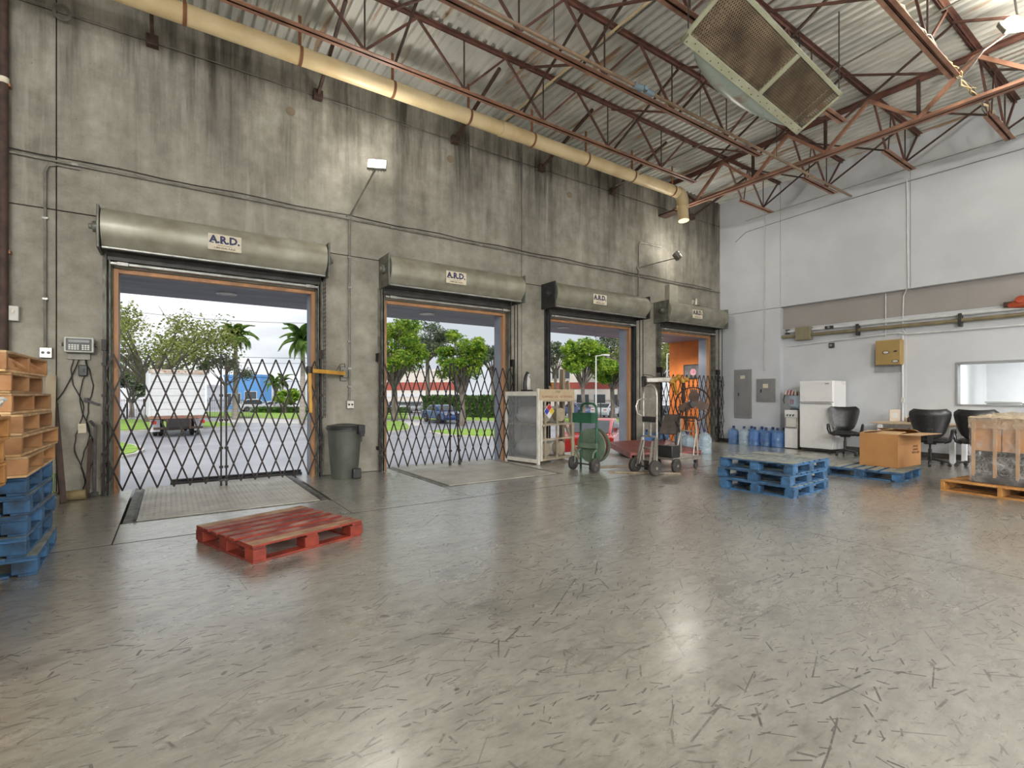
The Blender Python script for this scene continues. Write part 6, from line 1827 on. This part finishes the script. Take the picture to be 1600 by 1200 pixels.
def tree(label, px, d, h, cr, cz, mat, seed, nleaf=5000, size=0.17, trunk_r=0.2, clumps=12, sparse=False, spread=1.0, zs=0.75):
    """h total height, cr crown radius, cz crown centre height"""
    r_ = random.Random(seed)
    x, y = at(px, d)
    t = T('tree', label, 'tree', (x, y, GZ))
    tr = MB()
    fork = cz - cr * zs * 0.9
    fork = max(fork, 1.0)
    tr.tube([(0, 0, -0.1), (0.05, 0.02, fork * 0.5), (0, 0.05, fork)], [trunk_r * 1.25, trunk_r, trunk_r * 0.9], 10)
    cl = []
    for k in range(clumps):
        a = 2 * PI * k / clumps * 2.4 + r_.uniform(-.4, .4)
        rr = cr * math.sqrt(r_.uniform(0.08, 0.85)) * spread
        zz = cz + cr * zs * r_.uniform(-0.55, 0.75) * (1 - 0.35 * rr / cr)
        p = Vector((rr * math.cos(a), rr * math.sin(a), zz))
        cl.append(p)
        mid = Vector((p.x * 0.45, p.y * 0.45, fork + (zz - fork) * 0.55 - 0.1))
        m2 = Vector((p.x * 0.75, p.y * 0.75, fork + (zz - fork) * 0.85))
        tr.tube([(0, 0.05, fork - 0.15), mid, m2, p], [trunk_r * 0.55, trunk_r * 0.3, trunk_r * 0.18, trunk_r * 0.06], 6)
        for q in range(3):
            e_ = p + Vector((r_.uniform(-1, 1), r_.uniform(-1, 1), r_.uniform(-.3, .8))) * cr * 0.32
            tr.tube([m2, (m2 + e_) / 2 + Vector((0, 0, 0.1)), e_], [trunk_r * 0.12, trunk_r * 0.08, 0.012], 5)
    tr.build('trunk', M_bark, t)
    fo = MB()
    for p in cl:
        k = r_.uniform(0.30, 0.46) * cr
        leaves(fo, p, k, k, k * 0.75, nleaf // clumps, size, r_, shell=0.3 if sparse else 0.5)
    stuff(fo.build('foliage', mat, t, smooth=False))
    return t


tree('spreading sparse olive tree behind the white truck', 232, 40, 9.0, 5.6, 6.2, M_leafo, 1, 9000, 0.14, 0.27, 24, True, 1.05, 0.6)
tree('thin grey-green tree between the truck and the palm', 352, 44, 6.6, 2.1, 4.6, M_leafd, 2, 1700, 0.11, 0.12, 12, True)
tree('dark bushy tree at the left edge of the first door view', 205, 52, 6, 2.6, 3.2, M_leafd, 3, 2200, 0.2, 0.2, 9)
tree('big bright green tree at the left of the second door view', 616, 41, 8.6, 2.6, 6.1, M_leafb, 4, 11000, 0.13, 0.24, 34, False, 1.0, 1.35)
tree('round bright green tree in the middle of the second door view', 722, 36, 7.2, 1.6, 4.85, M_leafb, 5, 11000, 0.105, 0.2, 34, False, 1.0, 1.75)
tree('dark grey-green tree behind the round bright tree', 770, 56, 8.6, 2.6, 6.4, M_leafd, 6, 5000, 0.16, 0.22, 12)
tree('tall grey-green tree between the two bright trees of the second door', 668, 58, 10.2, 3.2, 8.4, M_leafd, 7, 6000, 0.16, 0.24, 14, True)
tree('bright green tree with pale forked trunk in the third door view', 911, 36, 7.6, 1.5, 4.75, M_leafb, 8, 9500, 0.11, 0.15, 30, False, 1.0, 1.4)
tree('olive tree leaning in from the right of the third door view', 957, 38, 7.0, 1.8, 4.0, M_leafb, 9, 6500, 0.12, 0.17, 20)
tree('thin dark tree at the left of the third door view', 868, 44, 7.6, 2.2, 5.6, M_leafd, 10, 2400, 0.14, 0.14, 10, True)
tree('tall grey-green tree at the back of the third door view', 968, 55, 10.4, 3.4, 8.0, M_leafd, 11, 5000, 0.17, 0.24, 13)
tree('grey-green tree seen through the fourth door', 1030, 46, 8.6, 3.6, 6.0, M_leafo, 12, 4500, 0.2, 0.2, 13)
tree('bushy green tree behind the palms', 446, 60, 4.2, 1.5, 2.0, M_leafb, 13, 1600, 0.22, 0.16, 9)

FR = None


def palm(label, px, d, h, fl_, n=13, seed=1, r0=0.2):
    global FR
    r_ = random.Random(seed)
    x, y = at(px, d)
    t = T('palm_tree', label, 'palm tree', (x, y, GZ))
    MB().tube([(0, 0, 0), (0.03, 0, h * 0.3), (0.06, 0.0, h * 0.7), (0.05, 0, h * 0.86)], [r0 * 1.25, r0 * 1.05, r0 * 0.85, r0 * 0.72], 12).build('trunk', M_palmbark, t)
    MB().tube([(0.05, 0, h * 0.85), (0.05, 0, h * 0.93), (0.05, 0, h)], [r0 * 0.8, r0 * 0.7, r0 * 0.3], 12).build('crown_shaft', M_leafp, t)
    if FR is None:
        mb = MB(); N = 16
        pts = []
        for q in range(N + 1):
            f = q / N
            pts.append(Vector((f * 0.92, 0, 0.34 * math.sin(f * 2.1) - 0.50 * f * f)))
        mb.tube(pts, [0.012 * (1 - 0.8 * q / N) for q in range(N + 1)], 4)
        for q in range(1, N + 1):
            for s in (-1, 1):
                for hh in range(2):
                    f = (q - 0.5 * hh) / N
                    p = Vector((f * 0.92, 0, 0.34 * math.sin(f * 2.1) - 0.50 * f * f))
                    ll = 0.26 * math.sin(PI * min(1, f * 0.85 + 0.12))
                    e_ = p + Vector((0.08, s * ll * 0.82, -ll * 0.55))
                    wv = Vector((0.046, 0, 0.008))
                    mb.add([p - wv, p + wv, e_ + wv * 0.2, e_ - wv * 0.2], [(0, 1, 2, 3)])
        FR = mb.build('frond', M_leafp, t, loc=(0.05, 0, h), smooth=False)
        FR.scale = (fl_, fl_, fl_)
        start = 1
    else:
        start = 0
    for k in range(start, n):
        a = 2 * PI * k / n + r_.uniform(-.15, .15)
        inst(FR, t, (0.05, 0, h - 0.05), (0, R((-46, -12, 22, 40)[k % 4] + r_.uniform(-8, 8)), a), (fl_ * r_.uniform(.85, 1.1),) * 3)
    return t


palm('tall royal palm left of the gate posts in the first door view', 367, 45, 7.7, 1.95, 21, 1)
palm('tall royal palm at the right of the first door view', 472, 38, 6.5, 2.0, 21, 2)
palm('small far palm behind the lawn, left of the pair', 428, 62, 3.9, 1.5, 13, 3, 0.12)
palm('small far palm behind the lawn, right of the pair', 441, 64, 4.1, 1.5, 13, 4, 0.12)


# ---- box truck
def truck():
    x, y = at(279, 26.6)
    t = T('box_truck', 'white box truck parked with its rust-stained rear to the docks', 'truck', (x, y, GZ), R(3))
    M_tw = M('white_truck_panel', (0.80, 0.81, 0.82), (0.70, 0.71, 0.72), rough=0.4, scale=2)
    W_ = 1.30; z0 = 1.02; z1 = 3.55
    MB().bx(-W_, W_, 0.02, 6.0, z0, z1).build('cargo_box', M_tw, t, bevel=0.03)
    MB().bx(-W_ + 0.1, W_ - 0.1, -0.01, 0.02, z0 + 0.12, z1 - 0.22).build('roller_shutter', M('off_white_shutter', (0.72, 0.73, 0.74), (0.66, 0.67, 0.68), rough=0.45), t)
    for k in range(6):
        MB().bx(-W_ + 0.1, W_ - 0.1, -0.018, -0.01, z0 + 0.45 + k * 0.36, z0 + 0.462 + k * 0.36).build('shutter_joint', M_panelg, t)
    for a in ((-W_, -W_ + 0.1, z0, z1), (W_ - 0.1, W_, z0, z1)):
        MB().bx(a[0], a[1], -0.03, 0.03, a[2], a[3]).build('rear_post', M_tw, t, bevel=0.01)
    MB().bx(-W_, W_, -0.03, 0.03, z1 - 0.2, z1 + 0.02).build('rear_header', M('rusty_cream_header', (0.62, 0.58, 0.52), (0.35, 0.25, 0.18), rough=0.6, scale=4), t, bevel=0.01)
    MB().bx(-W_, W_, -0.08, 0.06, z0 - 0.06, z0 + 0.1).build('rear_sill', M('rust_brown_sill', (0.30, 0.16, 0.11), (0.2, 0.1, 0.07), rough=0.7), t, bevel=0.015)
    for k in range(5):
        MB().bx(-0.6 + 0.3 * k - 0.04, -0.6 + 0.3 * k + 0.04, -0.045, -0.03, z1 - 0.1, z1 - 0.06).build('marker_light', M('amber_lens', (0.5, 0.12, 0.03), rough=0.3), t)
    for s in (-1, 1):
        MB().bx(s * 1.08 - 0.11, s * 1.08 + 0.11, -0.05, 0.0, 0.70, 0.88).build('tail_light', M('red_lens', (0.5, 0.03, 0.02), rough=0.3), t, bevel=0.01)
        MB().bx(s * 1.0 - 0.22, s * 1.0 + 0.22, 0.9, 0.93, 0.25, 0.9).build('mud_flap', M_fridge, t)
        for yy in (1.5, 5.7):
            for q in (0, 1):
                wheel(t, (s * (0.98 if q else 0.72), yy, 0.45), 0.45, 0.22, axis='x', hub=M_panelg)
        MB().bx(s * 0.42 - 0.04, s * 0.42 + 0.04, 0, 7.5, 0.72, 0.92).build('chassis_rail', M_darkrust, t)
    MB().bx(-0.45, 0.45, -0.25, -0.02, 0.5, 0.98).build('lift_gate_frame', M_blackp, t)
    for s in (-1, 1):
        MB().bx(s * 0.5 - 0.05, s * 0.5 + 0.05, -0.3, 0.05, 0.42, 0.98).build('gate_arm', M_darkrust, t, bevel=0.01)
    MB().bx(-1.1, 1.1, -0.2, -0.1, 0.42, 0.54).build('rear_bumper', M_darkrust, t, bevel=0.015)
    MB().prism([(6.1, 0.6), (8.0, 0.6), (8.0, 1.35), (7.2, 1.5), (6.9, 2.35), (6.1, 2.4)], -1.05, 1.05, Matrix(((0, 0, 1, 0), (1, 0, 0, 0), (0, 1, 0, 0), (0, 0, 0, 1)))).build('cab', M_tw, t, bevel=0.04)
    for s in (-1, 1):
        MB().bx(s * 1.18, s * 1.42 if s > 0 else s * 1.42, 6.9, 6.95, 1.5, 2.0).build('wing_mirror', M_blackp, t) if s > 0 else MB().bx(-1.42, -1.18, 6.9, 6.95, 1.5, 2.0).build('wing_mirror', M_blackp, t)
    for s in (-1, 1):
        MB().bx(min(s * 1.05, s * 1.06), max(s * 1.05, s * 1.06), 6.2, 6.85, 1.55, 2.2).build('side_window', M('car_glass', (0.05, 0.06, 0.07), rough=0.08), t)


truck()


def car(label, px, d, heading, colr, kind='sedan', group=None):
    """side profile along local X (front +X)"""
    x, y = at(px, d)
    nm = 'car_paint_%d_%d_%d' % tuple(int(c * 100) for c in colr)
    m = M(nm, colr, tuple(c * 0.9 for c in colr), rough=0.22, coat=0.6, rand=0)
    t = T('car', label, 'car', (x, y, GZ), R(heading), group=group)
    Tp = Matrix(((1, 0, 0, 0), (0, 0, -1, 0), (0, 1, 0, 0), (0, 0, 0, 1)))
    H_ = 1.45 if kind == 'sedan' else 1.72
    def arch(cx):
        return [(cx + 0.40 * math.cos(a), 0.34 + 0.40 * math.sin(a)) for a in [PI * k / 8 for k in range(9)]]
    lower = [(-2.2, 0.32)] + [(-1.35 - 0.4, 0.25)] + arch(-1.35)[::-1] + arch(1.4)[::-1] + [(2.15, 0.25), (2.28, 0.45), (2.22, 0.72), (1.15, 0.96), (-1.6, 1.0), (-2.2, 0.95), (-2.3, 0.6)]
    MB().prism(lower, -0.88, 0.88, Tp).build('body', m, t, bevel=0.05)
    rear = -1.5 if kind == 'sedan' else -2.05
    cab = [(1.15, 0.94), (0.35, H_ - 0.04), (-0.2, H_), (rear + 0.7, H_ - 0.03), (rear - 0.2 if kind == 'sedan' else rear, 0.98)]
    MB().prism(cab, -0.72, 0.72, Tp).build('cabin', m, t, bevel=0.05)
    gl = M('car_glass', (0.05, 0.06, 0.07), rough=0.08)
    sidew = [(0.98, 0.98), (0.32, H_ - 0.12), (-0.2, H_ - 0.08), (rear + 0.75, H_ - 0.12), (rear + 0.1, 0.98)]
    MB().prism(sidew, -0.735, 0.735, Tp).build('side_glass', gl, t)
    n1 = Vector((0.35 - 1.15, 0, H_ - 0.04 - 0.94)); 
    def screen(nm_, a, b_, o_):
        a = Vector((a[0], 0, a[1])); b_ = Vector((b_[0], 0, b_[1])); o_ = Vector((o_[0], 0, o_[1]))
        p, q = a + (b_ - a) * 0.1 + o_, a + (b_ - a) * 0.9 + o_
        MB().add([p + Vector((0, -0.66, 0)), p + Vector((0, 0.66, 0)), q + Vector((0, 0.62, 0)), q + Vector((0, -0.62, 0))], [(0, 1, 2, 3)]).build(nm_, gl, t)
    screen('windscreen', cab[0], cab[1], (0.012, 0.012)); screen('rear_glass', cab[4], cab[3], (-0.014, 0.012))
    for s in (-1, 1):
        for wx in (-1.35, 1.4):
            wheel(t, (wx, 0.80 * s, 0.33), 0.33, 0.2, hub=M_alu)
        MB().box((2.16, 0.62 * s, 0.66), (0.12, 0.34, 0.12)).build('headlight', M_offwhite, t, bevel=0.02)
        MB().box((-2.2, 0.62 * s, 0.78), (0.1, 0.34, 0.16)).build('tail_light', M('red_lens', (0.5, 0.03, 0.02), rough=0.3), t, bevel=0.02)
        MB().box((0.85, 0.86 * s, 1.0), (0.12, 0.16, 0.10)).build('wing_mirror', m, t, bevel=0.02)
    MB().box((-2.27, 0, 0.62), (0.03, 0.5, 0.12)).build('number_plate', M_offwhite, t)
    return t


car('blue car parked on the lot in the second door view', 690, 41, 268, (0.03, 0.09, 0.32))
car('red car close outside the third door', 929, 17.2, 38, (0.55, 0.03, 0.02))
car('silver car parked beyond the red car', 948, 50, 25, (0.55, 0.58, 0.62))
car('blue-grey car parked left of the silver car', 903, 52, 265, (0.10, 0.14, 0.30))
car('white car parked before the blue building, left of the row', 400, 69, 8, (0.75, 0.75, 0.76), 'suv')
car('silver car parked before the blue building, middle of the row', 427, 68, 8, (0.5, 0.52, 0.55))
car('white car parked before the blue building, right of the row', 452, 67, 8, (0.75, 0.75, 0.76))
car('dark blue car parked far left in the second door view', 617, 66, 245, (0.06, 0.10, 0.22))
car('white car parked far in the second door view beside the dark blue one', 633, 65, 245, (0.7, 0.71, 0.72))
car('grey car parked far in the second door view before the hedge', 650, 64, 245, (0.3, 0.31, 0.34))
car('white car parked right of the round tree trunk', 750, 56, 258, (0.75, 0.75, 0.76), 'suv')
car('silver car glimpsed through the fourth gate', 1040, 30, 30, (0.5, 0.53, 0.56), 'suv')


# ---- buildings
def building(label, pxa, da, pxb, db, depth, h, mat, wins=(), bands=(), wz=None):
    a = Vector((*at(pxa, da), 0)); b_ = Vector((*at(pxb, db), 0))
    u = (b_ - a); L_ = u.length; u.normalize()
    t = T('building', label, 'building', (a.x, a.y, GZ), math.atan2(u.y, u.x))
    MB().bx(0, L_, 0, depth, 0, h).build('wall', mat, t, bevel=0.02)
    MB().bx(-0.1, L_ + 0.1, -0.1, depth + 0.1, h - 0.25, h + 0.12).build('parapet', mat, t)
    for z0, z1, m in bands:
        MB().bx(0, L_, -0.06, 0.0, z0, z1).build('wall_band', m, t)
    for x0, x1, z0, z1 in wins:
        w_ = MB().bx(x0 * L_, x1 * L_, -0.08, 0.02, z0, z1).build('window', M_offwhite, t)
        MB().bx(x0 * L_ + 0.08, x1 * L_ - 0.08, -0.095, -0.08, z0 + 0.08, z1 - 0.08).build('pane', M('car_glass', (0.05, 0.06, 0.07), rough=0.08), w_)
    return t


M_bluew = M('bright_blue_wall', (0.13, 0.36, 0.70), (0.10, 0.28, 0.6), rough=0.7)
M_whitew = M('white_render_wall', (0.75, 0.76, 0.78), (0.68, 0.69, 0.72), rough=0.7)
M_creamw = M('pale_cream_wall', (0.74, 0.68, 0.60), (0.66, 0.60, 0.53), rough=0.7)
M_redw = M('brick_red_band', (0.40, 0.09, 0.06), (0.32, 0.07, 0.05), rough=0.7)
building('bright blue building with dark windows behind the lawn', 350, 82, 406, 81, 3, 5.5, M_bluew, [(0.1, 0.22, 0.6, 2.6), (0.35, 0.48, 0.6, 2.6), (0.58, 0.92, 0.5, 2.9)])
building('long white building right of the blue one', 408, 88, 560, 87, 3, 5.0, M_whitew, [(0.15, 0.22, 0.6, 2.4), (0.3, 0.36, 0.6, 2.4), (0.5, 0.58, 0.6, 2.4)])
building('pale building with a brick-red band in the second door view', 565, 92, 720, 90, 4, 6.8, M_creamw, [], [(3.2, 4.6, M_redw), (1.9, 2.6, M_whitew)])
building('cream two storey building behind the trees of the third door', 850, 62, 1010, 58, 12, 7.2, M_creamw, [(0.08, 0.16, 4.2, 5.6), (0.2, 0.27, 4.2, 5.6), (0.33, 0.46, 0.9, 2.4), (0.5, 0.62, 0.9, 2.4), (0.66, 0.76, 0.9, 2.4), (0.8, 0.95, 4.2, 5.6)], [(3.0, 3.8, M_redw)])
building('white far building at the left of the first door view', 120, 80, 300, 82, 12, 4.0, M_whitew, [(0.2, 0.3, 0.6, 2.4), (0.6, 0.7, 0.6, 2.4)])


# ---- hedges and fences
def hedge(label, pxa, da, pxb, db, h, w=1.2, seed=1, n=2600):
    r_ = random.Random(seed)
    a = Vector((*at(pxa, da), 0)); b_ = Vector((*at(pxb, db), 0)); u = b_ - a; L_ = u.length
    t = T('hedge', label, 'hedge', (a.x, a.y, GZ), math.atan2(u.y, u.x))
    MB().bx(0.1, L_ - 0.1, -w / 2 + 0.15, w / 2 - 0.15, 0, h - 0.15).build('inner_twigs', M_hedge, t)
    mb = MB()
    for _ in range(n):
        p = Vector((r_.uniform(0, L_), r_.choice((-1, 1)) * w / 2 * r_.uniform(0.7, 1.05), r_.uniform(0, h))) if r_.random() < 0.65 else Vector((r_.uniform(0, L_), r_.uniform(-w / 2, w / 2), h * r_.uniform(0.9, 1.05)))
        s = 0.16 * r_.uniform(0.6, 1.3)
        a2 = Vector((r_.uniform(-1, 1), r_.uniform(-1, 1), r_.uniform(-1, 1))).normalized() * s
        b2 = a2.cross(Vector((r_.uniform(-1, 1), r_.uniform(-1, 1), r_.uniform(-1, 1)))).normalized() * s * 0.6
        mb.add([p - a2, p + b2, p + a2, p - b2], [(0, 1, 2, 3)])
    stuff(mb.build('foliage', M_hedge, t, smooth=False))


hedge('clipped green hedge behind the blue car', 664, 52, 800, 46, 2.1, seed=1, n=3500)
hedge('low dark hedge behind the wide lawn', 395, 61, 640, 60, 0.75, seed=2, n=3000)


def fence(label, pxa, da, pxb, db, h=1.9, step=0.16):
    a = Vector((*at(pxa, da), 0)); b_ = Vector((*at(pxb, db), 0)); u = b_ - a; L_ = u.length
    t = T('iron_fence', label, 'fence', (a.x, a.y, GZ), math.atan2(u.y, u.x))
    for z in (0.15, h - 0.2):
        MB().bx(0, L_, -0.02, 0.02, z, z + 0.04).build('rail', M_dsteel, t)
    mb = MB(); x_ = 0
    while x_ < L_:
        mb.bx(x_ - 0.011, x_ + 0.011, -0.011, 0.011, 0, h); x_ += step
    stuff(mb.build('pickets', M_dsteel, t, smooth=False))
    x_ = 0
    while x_ <= L_:
        MB().bx(-0.035, 0.035, -0.035, 0.035, 0, h + 0.1).build('fence_post', M_dsteel, t, loc=(x_, 0, 0)); x_ += 2.6


fence('black iron picket fence behind the truck', -60, 47, 395, 47)
fence('black iron picket fence behind the cars of the third door', 850, 46, 1075, 42)
fence('black iron picket fence along the far verge of the second door view', 570, 54, 860, 50, 1.6)


def lamp_post(label, px, d, h):
    x, y = at(px, d)
    t = T('lamp_post', label, 'lamp post', (x, y, GZ))
    MB().tube([(0, 0, 0), (0, 0, h)], [0.07, 0.045], 8).build('pole', M_offwhite, t)
    MB().bar((0, 0, h), (0.8, 0, h + 0.1), 0.05, 0.05).bx(0.6, 1.2, -0.12, 0.12, h + 0.05, h + 0.16).build('lamp_arm', M_offwhite, t)


lamp_post('pale lamp post among the trees of the third door view', 931, 34, 4.9)
lamp_post('pale lamp post seen through the fourth door', 1042, 36, 5.2)
for k, (z0, z1, lab) in enumerate(((7.3, 6.6, 'highest power line crossing the sky of the first door'), (5.6, 5.6, 'middle power line crossing behind the palms'), (4.9, 5.1, 'lowest power line crossing behind the palms'))):
    a = Vector((*at(150, 52), z0 + 3.2 if k == 0 else z0 + 0.9)); b_ = Vector((*at(560, 50), z1 + 1.9 if k == 0 else z1 - 0.5))
    t = T('power_line', lab, 'power line', a, group='power lines')
    MB().tube([(b_ - a) * (q / 12) - Vector((0, 0, 0.5 * math.sin(PI * q / 12))) for q in range(13)], 0.022, 5).build('wire', M_blackp, t)
